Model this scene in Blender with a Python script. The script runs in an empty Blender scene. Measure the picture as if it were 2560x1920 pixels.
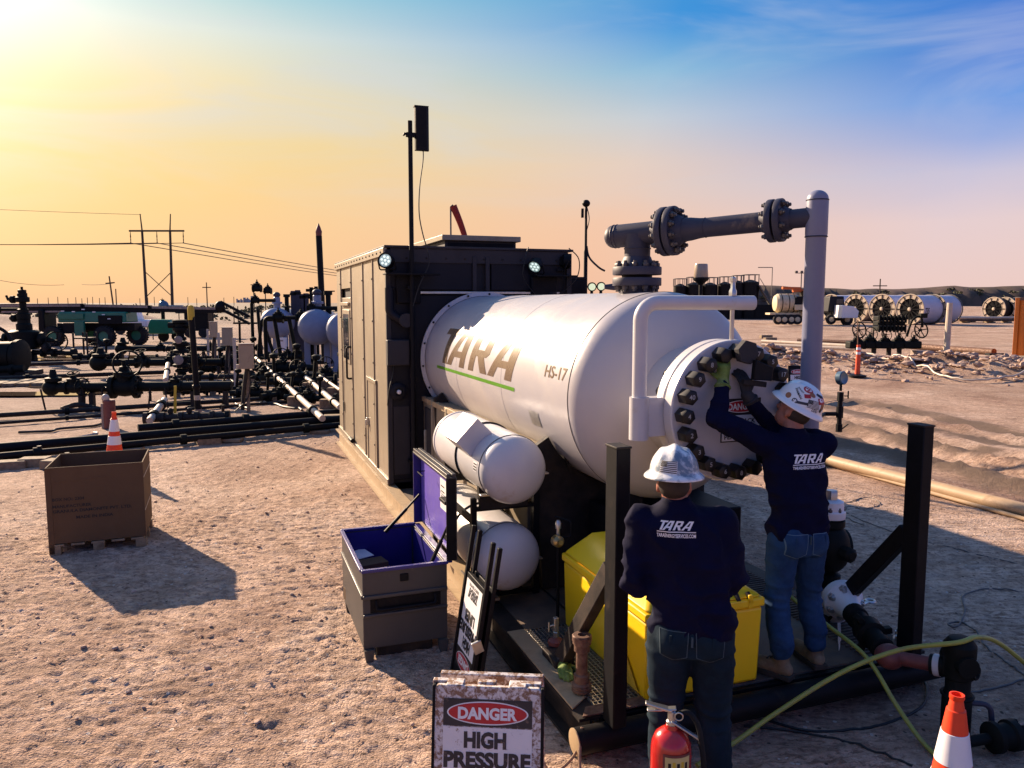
import bpy, bmesh, math, random
import numpy as np
from mathutils import Vector, Matrix, Quaternion

rad = math.radians
SC = bpy.context.scene
COL = SC.collection
random.seed(7)
RNG = np.random.default_rng(11)

# ------------------------------------------------------------------ camera, sky, sun, exposure
FPX, TILT, CAMH = 1950.0, math.atan(203 / 1950.0), 2.5
cam_data = bpy.data.cameras.new('camera')
cam_data.sensor_width = 36.0
cam_data.lens = FPX / 2560 * 36
cam_data.clip_start = 0.05
cam_data.clip_end = 12000
cam = bpy.data.objects.new('camera', cam_data)
cam.location = (0, 0, CAMH)
cam.rotation_euler = (math.pi / 2 - TILT, 0, 0)
COL.objects.link(cam)
SC.camera = cam

SUN_AZ, SUN_EL = rad(-44.7), rad(23.0)
SUNV = Vector((math.sin(SUN_AZ) * math.cos(SUN_EL), math.cos(SUN_AZ) * math.cos(SUN_EL), math.sin(SUN_EL)))
SC.view_settings.view_transform = 'Standard'
SC.view_settings.look = 'None'
SC.view_settings.gamma = 1.0
SC.view_settings.use_curve_mapping = False
SC.view_settings.exposure = 1.22
SC.cycles.max_bounces = 6
SC.cycles.diffuse_bounces = 3
SC.cycles.glossy_bounces = 3
SC.cycles.transmission_bounces = 4
SC.cycles.caustics_reflective = False
SC.cycles.caustics_refractive = False
SC.cycles.use_denoising = True


def lin(r, g, b):
    f = lambda c: (c / 255 / 12.92) if c / 255 <= 0.04045 else ((c / 255 + 0.055) / 1.055) ** 2.4
    return (f(r), f(g), f(b))


class NT:
    """tiny helper round a node tree"""
    def __init__(s, tree):
        s.t = tree

    def n(s, kind, **kw):
        nd = s.t.nodes.new(kind)
        for k, v in kw.items():
            if k.startswith('i_'):
                nd.inputs[int(k[2:]) if k[2:].isdigit() else k[2:].replace('_', ' ')].default_value = v
            else:
                setattr(nd, k, v)
        return nd

    def l(s, a, ao, b, bi):
        s.t.links.new(a.outputs[ao], b.inputs[bi])

    def math(s, op, a, b=None, clamp=False):
        nd = s.t.nodes.new('ShaderNodeMath')
        nd.operation = op
        nd.use_clamp = clamp
        for i, x in enumerate((a, b)):
            if x is None:
                continue
            if isinstance(x, (int, float)):
                nd.inputs[i].default_value = x
            else:
                s.t.links.new(x, nd.inputs[i])
        return nd.outputs[0]

    def mix(s, fac, a, b, blend='MIX'):
        nd = s.t.nodes.new('ShaderNodeMix')
        nd.data_type = 'RGBA'
        nd.blend_type = blend
        for idx, x in ((0, fac), (6, a), (7, b)):
            if isinstance(x, (int, float)):
                nd.inputs[idx].default_value = x
            elif isinstance(x, tuple):
                nd.inputs[idx].default_value = (*x[:3], 1)
            else:
                s.t.links.new(x, nd.inputs[idx])
        return nd.outputs[2]

    def ramp(s, fac, stops, interp='LINEAR'):
        nd = s.t.nodes.new('ShaderNodeValToRGB')
        nd.color_ramp.interpolation = interp
        e = nd.color_ramp.elements
        while len(e) < len(stops):
            e.new(0.5)
        for k, (p, c) in enumerate(stops):
            e[k].position = p
            e[k].color = (*c, 1) if len(c) == 3 else c
        s.t.links.new(fac, nd.inputs[0])
        return nd.outputs[0]

    def noise(s, vec, scale, detail=3, rough=0.55, dist=0.0):
        nd = s.t.nodes.new('ShaderNodeTexNoise')
        nd.inputs['Scale'].default_value = scale
        nd.inputs['Detail'].default_value = detail
        nd.inputs['Roughness'].default_value = rough
        nd.inputs['Distortion'].default_value = dist
        if vec is not None:
            s.t.links.new(vec, nd.inputs['Vector'])
        return nd.outputs[0]


def make_world():
    w = bpy.data.worlds.new('World')
    SC.world = w
    w.use_nodes = True
    w.node_tree.nodes.clear()
    T = NT(w.node_tree)
    sky = T.n('ShaderNodeTexSky', sky_type='NISHITA', sun_disc=False, sun_elevation=SUN_EL,
              sun_rotation=SUN_AZ, altitude=800, air_density=1.4, dust_density=5.0, ozone_density=1.5)
    tc = T.n('ShaderNodeTexCoord')
    vec = tc.outputs['Generated']
    sep = T.n('ShaderNodeSeparateXYZ')
    T.t.links.new(vec, sep.inputs[0])
    z = T.math('MAXIMUM', sep.outputs[2], 0.0)
    dot = T.n('ShaderNodeVectorMath', operation='DOT_PRODUCT')
    T.t.links.new(vec, dot.inputs[0])
    dot.inputs[1].default_value = SUNV
    d = dot.outputs['Value']
    # dusty air: warm towards the sun, pink then blue away from it
    side = T.ramp(d, [(0.30, (0, 0, 0)), (0.92, (1, 1, 1))])
    k = 1.0
    warm = T.ramp(z, [(0.0, lin(255, 202, 152)), (0.08, lin(255, 206, 140)), (0.18, lin(255, 216, 120)), (0.24, lin(250, 226, 168)), (0.30, lin(226, 234, 222)),
                      (0.36, lin(140, 210, 224)), (0.55, lin(98, 160, 215)), (1.0, lin(92, 140, 205))])
    cool = T.ramp(z, [(0.0, lin(250, 214, 204)), (0.09, lin(240, 214, 216)), (0.14, lin(212, 204, 226)), (0.175, lin(158, 178, 232)),
                      (0.215, lin(80, 150, 236)), (0.265, lin(10, 112, 222)), (0.5, lin(60, 115, 195)), (1.0, lin(84, 128, 195))])
    mid = T.ramp(z, [(0.0, lin(255, 200, 166)), (0.10, lin(252, 204, 174)), (0.17, lin(238, 212, 196)), (0.22, lin(206, 212, 220)),
                     (0.27, lin(140, 192, 226)), (0.32, lin(48, 150, 226)), (0.5, lin(76, 138, 205)), (1.0, lin(88, 134, 200))])
    s1 = T.math('MULTIPLY', side, 2.0, True)
    s2 = T.math('SUBTRACT', T.math('MULTIPLY', side, 2.0), 1.0, True)
    base = T.mix(s2, T.mix(s1, cool, mid), warm)
    # thin streaky cloud: direction flattened on to a plane overhead
    mp = T.n('ShaderNodeMapping')
    mp.inputs['Scale'].default_value = (1.3, 1.6, 7.5)
    mp.inputs['Rotation'].default_value = (0.0, 0.16, 0.3)
    T.t.links.new(vec, mp.inputs[0])
    n1 = T.noise(mp.outputs[0], 1.7, 5, 0.52, 0.7)
    cl = T.ramp(n1, [(0.40, (0, 0, 0)), (0.68, (1, 1, 1))], 'EASE')
    band = T.ramp(z, [(0.08, (0, 0, 0)), (0.24, (1, 1, 1)), (0.6, (.6, .6, .6))])
    cf = T.math('MULTIPLY', T.math('MULTIPLY', cl, band), 0.62)
    ccol = T.mix(s1, lin(176, 190, 232), lin(214, 220, 226))
    base = T.mix(cf, base, ccol)
    # glow of the sun behind thin haze (sun stands just left of the view)
    g = T.math('POWER', T.math('MAXIMUM', d, 0.0), 48.0)
    glow = T.math('MULTIPLY', g, 1.35)
    gmix = T.mix(1.0, base, T.mix(glow, (0, 0, 0), (1.0, 0.97, 0.90)), 'ADD')
    # away from the sun, behind the camera, the sky gets deeper
    back = T.ramp(T.math('MULTIPLY_ADD', d, 0.5), [(0.0, (.42, .50, .80)), (0.58, (1, 1, 1))])
    bk = back.node
    bk.inputs[0].links[0].from_node.inputs[2].default_value = 0.5
    gm2 = T.mix(1.0, gmix, back, 'MULTIPLY')
    sc = T.n('ShaderNodeVectorMath', operation='SCALE')
    sc.inputs['Scale'].default_value = 8.2
    T.t.links.new(gm2, sc.inputs[0])
    fin = T.mix(0.08, sc.outputs[0], sky.outputs[0])
    bg = T.n('ShaderNodeBackground')
    bg.inputs['Strength'].default_value = 0.05
    T.t.links.new(fin, bg.inputs[0])
    out = T.n('ShaderNodeOutputWorld')
    T.l(bg, 0, out, 0)


make_world()
sun_data = bpy.data.lights.new('sun', 'SUN')
sun_data.energy = 5.0
sun_data.angle = rad(0.6)
sun_data.color = (1.0, 0.76, 0.54)
sun = bpy.data.objects.new('sun', sun_data)
sun.rotation_euler = (-SUNV).to_track_quat('-Z', 'Y').to_euler()
COL.objects.link(sun)

# ------------------------------------------------------------------ site frame: the skid runs along L, across it is R
TH = rad(19.9)
RV, LV = Vector((math.cos(TH), math.sin(TH), 0)), Vector((-math.sin(TH), math.cos(TH), 0))
C0 = Vector((-1.57, 9.44, 0))


def S(r, l, z=0.0):
    return C0 + RV * r + LV * l + Vector((0, 0, z))


def G(u, v, z=0.0):
    """where a point of the survey photo lies on the level z"""
    a, b = (u - 1280) / FPX, (960 - v) / FPX
    d = Vector((a, math.cos(TILT) + b * math.sin(TILT), -math.sin(TILT) + b * math.cos(TILT)))
    k = (z - CAMH) / d.z
    return Vector((d.x * k, d.y * k, z))


def D(u, v, y):
    """the same at forward distance y"""
    a, b = (u - 1280) / FPX, (960 - v) / FPX
    d = Vector((a, math.cos(TILT) + b * math.sin(TILT), -math.sin(TILT) + b * math.cos(TILT)))
    k = y / d.y
    return Vector((d.x * k, y, CAMH + d.z * k))

# ------------------------------------------------------------------ materials
MATS = {}


def mat(name, col, rough=0.55, metal=0.0, var=0.18, scale=6.0, bump=0.0, bscale=60.0, dirt=None, damt=0.5, dscale=3.0, dsharp=0.12,
        coat=0.0, emit=None, estr=0.0, rvar=0.12, spec=0.5):
    if name in MATS:
        return MATS[name]
    m = bpy.data.materials.new(name)
    m.use_nodes = True
    T = NT(m.node_tree)
    b = m.node_tree.nodes['Principled BSDF']
    tc = T.n('ShaderNodeTexCoord')
    vec = tc.outputs['Object']
    n1 = T.noise(vec, scale, 5, 0.62)
    lo = tuple(c * (1 - var) for c in col)
    hi = tuple(min(1, c * (1 + var)) for c in col)
    c = T.ramp(n1, [(0.3, lo), (0.7, hi)])
    if dirt:
        n2 = T.noise(vec, dscale, 8, 0.68, 0.4)
        f = T.ramp(n2, [(1 - damt - dsharp, (0, 0, 0)), (1 - damt + dsharp, (1, 1, 1))])
        c = T.mix(f, c, dirt)
        r = T.math('ADD', T.math('MULTIPLY', f, 0.3), rough, True)
        T.t.links.new(r, b.inputs['Roughness'])
    else:
        r = T.math('MULTIPLY_ADD', n1, rvar * 2)
        r.node.inputs[2].default_value = rough - rvar
        T.t.links.new(r, b.inputs['Roughness'])
    T.t.links.new(c, b.inputs['Base Color'])
    b.inputs['Metallic'].default_value = metal
    b.inputs['Specular IOR Level'].default_value = spec
    if coat:
        b.inputs['Coat Weight'].default_value = coat
        b.inputs['Coat Roughness'].default_value = 0.15
    if bump:
        bn = T.n('ShaderNodeBump')
        bn.inputs['Strength'].default_value = bump
        bn.inputs['Distance'].default_value = 0.01
        T.t.links.new(T.noise(vec, bscale, 4, 0.6), bn.inputs['Height'])
        T.l(bn, 0, b, 'Normal')
    if emit:
        b.inputs['Emission Color'].default_value = (*emit, 1)
        b.inputs['Emission Strength'].default_value = estr
    MATS[name] = m
    return m


DUST = (0.36, 0.26, 0.18)
RUST = (0.16, 0.06, 0.03)
m_white = mat('white_enamel', (0.47, 0.445, 0.46), 0.32, var=0.03, scale=2, dirt=(0.50, 0.455, 0.42), damt=0.36, dscale=1.3, dsharp=0.16, bump=0.03, bscale=25)
m_white2 = mat('white_enamel_scuffed', (0.56, 0.545, 0.555), 0.35, var=0.03, dirt=(0.45, 0.38, 0.30), damt=0.30, dscale=4, dsharp=0.08)
m_pipegrey = mat('pipe_paint_grey', (0.042, 0.042, 0.066), 0.55, spec=.35, var=0.06, dirt=(0.22, 0.17, 0.13), damt=0.27, dscale=5, bump=0.05, bscale=50)
m_riser = mat('pipe_grey_lit', (0.20, 0.21, 0.30), 0.42, var=0.06, dirt=(0.25, 0.2, 0.17), damt=0.25, dscale=4, bump=0.05, bscale=50)  # pipe grey lightened to stand in for brighter light on the riser
m_bolt = mat('bolt_steel', (0.10, 0.095, 0.10), 0.45, 0.6, var=0.25, scale=30, dirt=(0.1, 0.06, 0.04), damt=0.4, dscale=30)
m_boltblack = mat('bolt_black', (0.010, 0.009, 0.009), 0.38, 0.0, spec=.35, var=0.4, scale=25, dirt=(0.03, 0.018, 0.012), damt=0.3, dscale=25)
m_black = mat('black_paint', (0.006, 0.006, 0.008), 0.55, spec=.16, var=0.3, scale=9, dirt=(0.04, 0.028, 0.021), damt=0.28, dscale=6, dsharp=0.15, bump=0.08, bscale=40)
m_blackr = mat('black_rubber', (0.010, 0.010, 0.011), 0.75, spec=.25, var=0.25, scale=12, dirt=(0.06, 0.045, 0.035), damt=0.3, dscale=5, bump=0.1)
m_darksteel = mat('weathered_steel', (0.020, 0.016, 0.015), 0.65, 0.0, spec=.3, var=0.4, scale=10, dirt=(0.06, 0.04, 0.028), damt=0.38, dscale=5, bump=0.15, bscale=60)
m_deck = mat('deck_plate', (0.06, 0.055, 0.052), 0.6, 0.3, var=0.3, scale=5, dirt=(0.22, 0.15, 0.10), damt=0.45, dscale=3.5, dsharp=0.2, bump=0.2, bscale=80)
m_beige = mat('cabin_beige', (0.31, 0.255, 0.18), 0.42, 0.1, var=0.08, scale=1.5, dirt=(0.22, 0.16, 0.10), damt=0.30, dscale=2.2, dsharp=0.18, bump=0.06, bscale=14)
m_beigeshade = mat('cabin_front_shaded', (0.036, 0.033, 0.040), 0.55, 0.0, spec=.3, var=0.12, scale=2, dirt=(0.025, 0.022, 0.022), damt=0.4, dscale=1.5, dsharp=0.3)  # the cabin's beige darkened to carry the shade of its front
m_navy = mat('cabin_panel_navy', (0.008, 0.008, 0.014), 0.55, spec=.25, var=0.2, scale=2, dirt=(0.018, 0.016, 0.015), damt=0.3, dscale=2)
m_skidtan = mat('skid_beam_tan', (0.40, 0.29, 0.17), 0.55, var=0.12, scale=3, dirt=(0.17, 0.11, 0.06), damt=0.34, dscale=3, dsharp=0.14, bump=0.1)
m_yellow = mat('yellow_polyethylene', (0.98, 0.61, 0.008), 0.42, var=0.05, scale=2, dirt=(0.45, 0.33, 0.06), damt=0.22, dscale=5, dsharp=0.12, bump=0.06, bscale=30)
m_red = mat('red_enamel', (0.52, 0.014, 0.012), 0.22, var=0.08, coat=0.6, dirt=(0.26, 0.06, 0.04), damt=0.24, dscale=6, rvar=.05)
m_redsteel = mat('red_oxide_steel', (0.17, 0.045, 0.04), 0.5, 0.1, var=0.25, scale=12, dirt=(0.10, 0.07, 0.06), damt=0.35, dscale=12, bump=0.1)
m_rust = mat('rusty_steel', (0.17, 0.10, 0.07), 0.62, 0.35, var=0.3, scale=16, dirt=(0.09, 0.04, 0.025), damt=0.45, dscale=14, bump=0.2)
m_steel = mat('bare_steel', (0.50, 0.49, 0.47), 0.32, 0.85, var=0.15, scale=14, dirt=(0.2, 0.15, 0.1), damt=0.25, dscale=9)
m_orange = mat('cone_orange', (0.85, 0.055, 0.012), 0.5, var=0.07, dirt=(0.42, 0.10, 0.04), damt=0.24, dscale=7)
m_reflect = mat('white_reflective_sleeve', (0.80, 0.79, 0.82), 0.35, var=0.04, dirt=(0.48, 0.40, 0.36), damt=0.28, dscale=8)
m_card = mat('brown_corrugated_board', (0.115, 0.064, 0.030), 0.85, var=0.10, scale=3, dirt=(0.11, 0.06, 0.028), damt=0.30, dscale=2.5, dsharp=0.2, bump=0.12, bscale=90)
m_wood = mat('weathered_wood', (0.26, 0.19, 0.12), 0.85, var=0.3, scale=5, dirt=(0.12, 0.08, 0.05), damt=0.4, dscale=7, bump=0.25)
m_ink = mat('print_ink_black', (0.012, 0.010, 0.011), 0.6, var=0.2)
m_boxout = mat('tool_chest_paint', (0.062, 0.058, 0.056), 0.42, 0.0, spec=.35, var=0.10, scale=3, dirt=(0.26, 0.19, 0.12), damt=0.25, dscale=4, bump=0.05)
m_boxin = mat('tool_chest_blue', (0.018, 0.013, 0.16), 0.35, var=0.12, scale=4, dirt=(0.07, 0.05, 0.20), damt=0.30, dscale=5, bump=0.06)
m_lidin = mat('chest_blue_sunlit', (0.12, 0.08, 0.46), 0.4, var=0.12, scale=4, dirt=(0.26, 0.2, 0.42), damt=0.32, dscale=5, bump=0.12, bscale=12)  # the chest's blue paint again, lightened as if sunlit
m_paper = mat('white_paper', (0.78, 0.76, 0.72), 0.8, var=0.04)
m_signwhite = mat('sign_white_scuffed', (0.78, 0.74, 0.72), 0.5, var=0.04, dirt=(0.30, 0.18, 0.11), damt=0.36, dscale=36, dsharp=0.035, bump=0.1)
m_signwhite2 = mat('sign_white', (0.78, 0.76, 0.76), 0.45, var=0.04, dirt=(0.5, 0.45, 0.42), damt=0.25, dscale=9)
m_signframe = mat('sign_frame_mud', (0.70, 0.64, 0.60), 0.6, var=0.1, dirt=(0.26, 0.15, 0.09), damt=0.50, dscale=34, dsharp=0.05, bump=0.15)
m_signblack = mat('sign_black_print', (0.025, 0.022, 0.026), 0.5, var=0.2, dirt=(0.20, 0.13, 0.09), damt=0.36, dscale=24, dsharp=0.05)
m_signred = mat('sign_red_print', (0.50, 0.012, 0.022), 0.42, var=0.08, dirt=(0.42, 0.25, 0.18), damt=0.22, dscale=40, dsharp=0.03)
m_textwhite = mat('white_print', (0.82, 0.80, 0.80), 0.5, var=0.03, dirt=(0.42, 0.26, 0.2), damt=0.24, dscale=45, dsharp=0.03)
m_chalk = mat('chalk_mark', (0.40, 0.39, 0.38), 0.8, var=0.3, scale=60)
m_tarabrown = mat('logo_bronze_film', (0.17, 0.115, 0.078), 0.28, 0.15, var=0.10, scale=2)
m_taragreen = mat('logo_green_film', (0.10, 0.30, 0.012), 0.35, var=0.05)
m_shirt = mat('navy_cotton', (0.0035, 0.0042, 0.024), 0.85, var=0.25, scale=9, bump=0.2, bscale=220, spec=.12)
m_jeans1 = mat('blue_denim', (0.014, 0.046, 0.115), 0.85, var=0.38, scale=7, dirt=(0.045, 0.095, 0.18), damt=0.30, dscale=6, dsharp=0.2, bump=0.3, bscale=260, spec=.2)
m_jeans2 = mat('dark_denim', (0.006, 0.018, 0.031), 0.8, var=0.35, scale=6, dirt=(0.022, 0.045, 0.06), damt=0.30, dscale=5, dsharp=0.15, bump=0.3, bscale=260, spec=.15)
m_stitch = mat('denim_stitch', (0.075, 0.14, 0.21), 0.8, var=0.1)
m_stitch2 = mat('dark_denim_stitch', (0.035, 0.065, 0.085), 0.8, var=0.1)
m_skin = mat('skin', (0.36, 0.14, 0.095), 0.5, var=0.1, scale=20)
m_boot = mat('boot_leather', (0.17, 0.115, 0.062), 0.75, var=0.35, scale=14, dirt=(0.28, 0.22, 0.15), damt=0.4, dscale=8, bump=0.2)
m_sole = mat('boot_sole', (0.035, 0.028, 0.022), 0.85, var=0.2)
m_hat1 = mat('hard_hat_white', (0.80, 0.80, 0.80), 0.22, var=0.03, coat=0.3, dirt=(0.40, 0.36, 0.32), damt=0.26, dscale=14, dsharp=0.05)
m_hat2 = mat('hard_hat_scuffed', (0.80, 0.80, 0.78), 0.25, var=0.03, coat=0.3, dirt=(0.14, 0.20, 0.26), damt=0.50, dscale=9, dsharp=0.07)
m_hair = mat('hair_dark', (0.025, 0.016, 0.012), 0.7, var=0.3, scale=30)
m_glove = mat('glove_green', (0.13, 0.20, 0.035), 0.8, var=0.35, scale=25, dirt=(0.30, 0.33, 0.16), damt=0.36, dscale=22, bump=0.2)
m_gloveblk = mat('glove_black', (0.025, 0.024, 0.028), 0.8, var=0.3, scale=25, bump=0.2)
m_hose = mat('hose_yellow_green', (0.30, 0.31, 0.055), 0.4, var=0.15, scale=8, dirt=(0.2, 0.17, 0.1), damt=0.36, dscale=10)
m_cable = mat('cable_grey', (0.13, 0.115, 0.105), 0.7, var=0.2)
m_cableblk = mat('cable_black', (0.012, 0.012, 0.013), 0.6, var=0.2)
m_rope = mat('rope_tan', (0.30, 0.20, 0.13), 0.9, var=0.2, scale=60, bump=0.3, bscale=200)
m_tanpipe = mat('tan_pipe', (0.45, 0.31, 0.18), 0.55, var=0.15, scale=4, dirt=(0.25, 0.16, 0.09), damt=0.35, dscale=4)
m_palepipe = mat('pale_pipe', (0.55, 0.46, 0.36), 0.5, var=0.1, dirt=(0.35, 0.26, 0.18), damt=0.35, dscale=5)
m_green = mat('lift_green', (0.006, 0.16, 0.10), 0.35, var=0.12, dirt=(0.04, 0.06, 0.045), damt=0.3, dscale=2)
m_tire = mat('tyre_rubber', (0.018, 0.017, 0.019), 0.85, spec=.3, var=0.3, scale=5, dirt=(0.07, 0.055, 0.045), damt=0.36, dscale=3)
m_vessel = mat('vessel_blue_grey', (0.21, 0.25, 0.36), 0.4, var=0.08, dirt=(0.22, 0.2, 0.2), damt=0.3, dscale=1)
m_glass = mat('window_glass', (0.02, 0.02, 0.022), 0.06, var=0.1, spec=0.8)
m_lens = mat('lamp_lens_lit', (0.7, 0.75, 0.7), 0.2, emit=(0.55, 1.0, 0.82), estr=0.07)
m_led = mat('led_lit', (0.8, 0.85, 0.8), 0.2, emit=(0.85, 1.0, 0.92), estr=0.38)
m_lens2 = mat('lamp_lens_warm', (0.7, 0.7, 0.6), 0.2, emit=(0.9, 1.0, 0.6), estr=0.3)
m_lampdark = mat('lamp_reflector', (0.10, 0.12, 0.12), 0.15, 0.8, var=0.2)
m_sock = mat('windsock_red', (0.30, 0.028, 0.02), 0.8, var=0.2, bump=.2)
m_conc = mat('concrete', (0.30, 0.24, 0.20), 0.9, var=0.25, scale=6, bump=0.3)
m_reel = mat('reel_pale', (0.56, 0.53, 0.60), 0.5, var=0.06, scale=1, dirt=(0.42, 0.34, 0.3), damt=0.34, dscale=0.9)
m_reelrim = mat('reel_wood', (0.58, 0.47, 0.34), 0.7, var=0.2, scale=2)
m_cream = mat('cream_paint', (0.60, 0.50, 0.32), 0.5, var=0.08, dirt=(0.25, 0.16, 0.1), damt=0.33, dscale=1.5)
m_truckorange = mat('boom_orange', (0.60, 0.12, 0.015), 0.4, var=0.1)
m_container = mat('container_orange', (0.62, 0.17, 0.015), 0.5, var=0.1, dirt=(0.2, 0.07, 0.03), damt=0.3, dscale=1.2)
m_pole = mat('pole_timber', (0.06, 0.045, 0.035), 0.85, var=0.2)
m_marker = mat('marker_orange', (0.70, 0.07, 0.02), 0.5, var=0.1)
m_yellowpaint = mat('yellow_paint', (0.62, 0.42, 0.03), 0.5, var=0.1, dirt=(0.3, 0.2, 0.06), damt=0.3, dscale=8)
m_tan_box = mat('instrument_box_beige', (0.40, 0.31, 0.20), 0.5, var=0.08, dirt=(0.24, 0.17, 0.1), damt=0.3, dscale=4)
m_foam = mat('plastic_clear_amber', (0.42, 0.33, 0.24), 0.25, var=0.1, spec=.6)
m_pink = mat('pipe_pinkbrown', (0.28, 0.15, 0.14), 0.5, var=0.2, dirt=(0.2, 0.15, 0.12), damt=0.4, dscale=8)
m_valve = mat('valve_dark', (0.006, 0.008, 0.0075), 0.6, var=0.3, scale=6, spec=.15, dirt=(0.02, 0.016, 0.013), damt=0.33, dscale=4)
m_bronze = mat('brass', (0.36, 0.27, 0.12), 0.35, 0.8, var=0.2, scale=20)
m_sticker_red = mat('sticker_red', (0.42, 0.02, 0.02), 0.4, var=0.1)
m_sticker_brown = mat('sticker_brown', (0.30, 0.12, 0.05), 0.4, var=0.2, scale=40)
m_sticker_dark = mat('sticker_dark', (0.03, 0.025, 0.035), 0.4, var=0.2)
m_gauge = mat('gauge_blue', (0.10, 0.17, 0.23), 0.3, 0.3, var=0.1)


# ------------------------------------------------------------------ mesh builder
class MB:
    def __init__(s):
        s.v, s.f, s.m = [], [], []

    def add(s, vs, fs, m=0):
        o = len(s.v)
        s.v.extend([tuple(p) for p in vs])
        for f in fs:
            s.f.append(tuple(i + o for i in f))
            s.m.append(m)
        return s

    def box(s, c, d, rot=None, m=0, taper=None):
        hx, hy, hz = d[0] / 2, d[1] / 2, d[2] / 2
        tx, ty = taper or (1, 1)
        P = [(-hx, -hy, -hz), (hx, -hy, -hz), (hx, hy, -hz), (-hx, hy, -hz),
             (-hx * tx, -hy * ty, hz), (hx * tx, -hy * ty, hz), (hx * tx, hy * ty, hz), (-hx * tx, hy * ty, hz)]
        c = Vector(c)
        if rot is not None:
            P = [rot @ Vector(p) for p in P]
        P = [Vector(p) + c for p in P]
        return s.add(P, [(0, 3, 2, 1), (4, 5, 6, 7), (0, 1, 5, 4), (1, 2, 6, 5), (2, 3, 7, 6), (3, 0, 4, 7)], m)

    def bar(s, p0, p1, w, h, up=(0, 0, 1), m=0):
        """rectangular bar from p0 to p1, w across, h along up"""
        p0, p1 = Vector(p0), Vector(p1)
        ax = (p1 - p0).normalized()
        up = Vector(up)
        x = ax.cross(up)
        if x.length < 1e-5:
            x = ax.cross(Vector((1, 0, 0)))
        x.normalize()
        u = x.cross(ax)
        R = Matrix((x, ax, u)).transposed()
        return s.box((p0 + p1) / 2, (w, (p1 - p0).length, h), R, m)

    def ring(s, c, x, y, r, n):
        return [c + x * (r * math.cos(2 * math.pi * i / n)) + y * (r * math.sin(2 * math.pi * i / n)) for i in range(n)]

    def lathe(s, prof, p0, ax=(0, 0, 1), n=20, cap0=True, cap1=True, m=0, ph=0.0):
        """prof: (radius, distance along axis)"""
        p0, ax = Vector(p0), Vector(ax).normalized()
        x = ax.orthogonal().normalized()
        y = ax.cross(x)
        if ph:
            q = Quaternion(ax, ph)
            x, y = q @ x, q @ y
        o = len(s.v)
        for r, h in prof:
            s.v.extend([tuple(q) for q in s.ring(p0 + ax * h, x, y, max(r, 1e-4), n)])
        for k in range(len(prof) - 1):
            a, b = o + k * n, o + (k + 1) * n
            for i in range(n):
                j = (i + 1) % n
                s.f.append((a + i, a + j, b + j, b + i))
                s.m.append(m)
        if cap0:
            s.f.append(tuple(o + i for i in reversed(range(n))))
            s.m.append(m)
        if cap1:
            e = o + (len(prof) - 1) * n
            s.f.append(tuple(e + i for i in range(n)))
            s.m.append(m)
        return s

    def cyl(s, p0, p1, r, r1=None, n=16, m=0, ph=0.0):
        p0, p1 = Vector(p0), Vector(p1)
        d = p1 - p0
        return s.lathe([(r, 0), (r if r1 is None else r1, d.length)], p0, d, n, m=m, ph=ph)

    def tube(s, pts, r, n=8, m=0, radii=None, cap=True):
        pts = [Vector(p) for p in pts]
        T = []
        for i in range(len(pts)):
            a = pts[max(i - 1, 0)]
            b = pts[min(i + 1, len(pts) - 1)]
            T.append((b - a).normalized())
        x = T[0].orthogonal().normalized()
        o = len(s.v)
        for i, p in enumerate(pts):
            if i:
                q = T[i - 1].rotation_difference(T[i])
                x = q @ x
            x = (x - T[i] * x.dot(T[i])).normalized()
            y = T[i].cross(x)
            rr = radii[i] if radii else r
            s.v.extend([tuple(q) for q in s.ring(p, x, y, rr, n)])
        for k in range(len(pts) - 1):
            a, b = o + k * n, o + (k + 1) * n
            for i in range(n):
                j = (i + 1) % n
                s.f.append((a + i, a + j, b + j, b + i))
                s.m.append(m)
        if cap:
            s.f.append(tuple(o + i for i in reversed(range(n))))
            e = o + (len(pts) - 1) * n
            s.f.append(tuple(e + i for i in range(n)))
            s.m.extend([m, m])
        return s

    def torus(s, c, ax, R, r, n=24, k=8, m=0, a0=0.0, a1=2 * math.pi):
        c, ax = Vector(c), Vector(ax).normalized()
        x = ax.orthogonal().normalized()
        y = ax.cross(x)
        full = abs(a1 - a0 - 2 * math.pi) < 1e-4
        cnt = n if full else n + 1
        o = len(s.v)
        for i in range(cnt):
            t = a0 + (a1 - a0) * i / n
            d = x * math.cos(t) + y * math.sin(t)
            s.v.extend([tuple(q) for q in s.ring(c + d * R, d, ax, r, k)])
        for i in range(n):
            a, b = o + i * k, o + ((i + 1) % cnt) * k
            for j in range(k):
                jj = (j + 1) % k
                s.f.append((a + j, b + j, b + jj, a + jj))
                s.m.append(m)
        return s

    def ell(s, c, r, n=16, k=10, m=0, rot=None):
        """ellipsoid"""
        c = Vector(c)
        r = r if isinstance(r, (tuple, list)) else (r, r, r)
        o = len(s.v)
        rows = []
        for j in range(k + 1):
            ph = -math.pi / 2 + math.pi * j / k
            cnt = 1 if j in (0, k) else n
            rows.append((len(s.v), cnt))
            for i in range(cnt):
                t = 2 * math.pi * i / n
                p = Vector((r[0] * math.cos(ph) * math.cos(t), r[1] * math.cos(ph) * math.sin(t), r[2] * math.sin(ph)))
                if rot is not None:
                    p = rot @ p
                s.v.append(tuple(p + c))
        for j in range(k):
            (a, ca), (b, cb) = rows[j], rows[j + 1]
            for i in range(n):
                ii = (i + 1) % n
                if ca == 1:
                    s.f.append((a, b + ii, b + i))
                elif cb == 1:
                    s.f.append((a + i, a + ii, b))
                else:
                    s.f.append((a + i, a + ii, b + ii, b + i))
                s.m.append(m)
        return s

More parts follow.
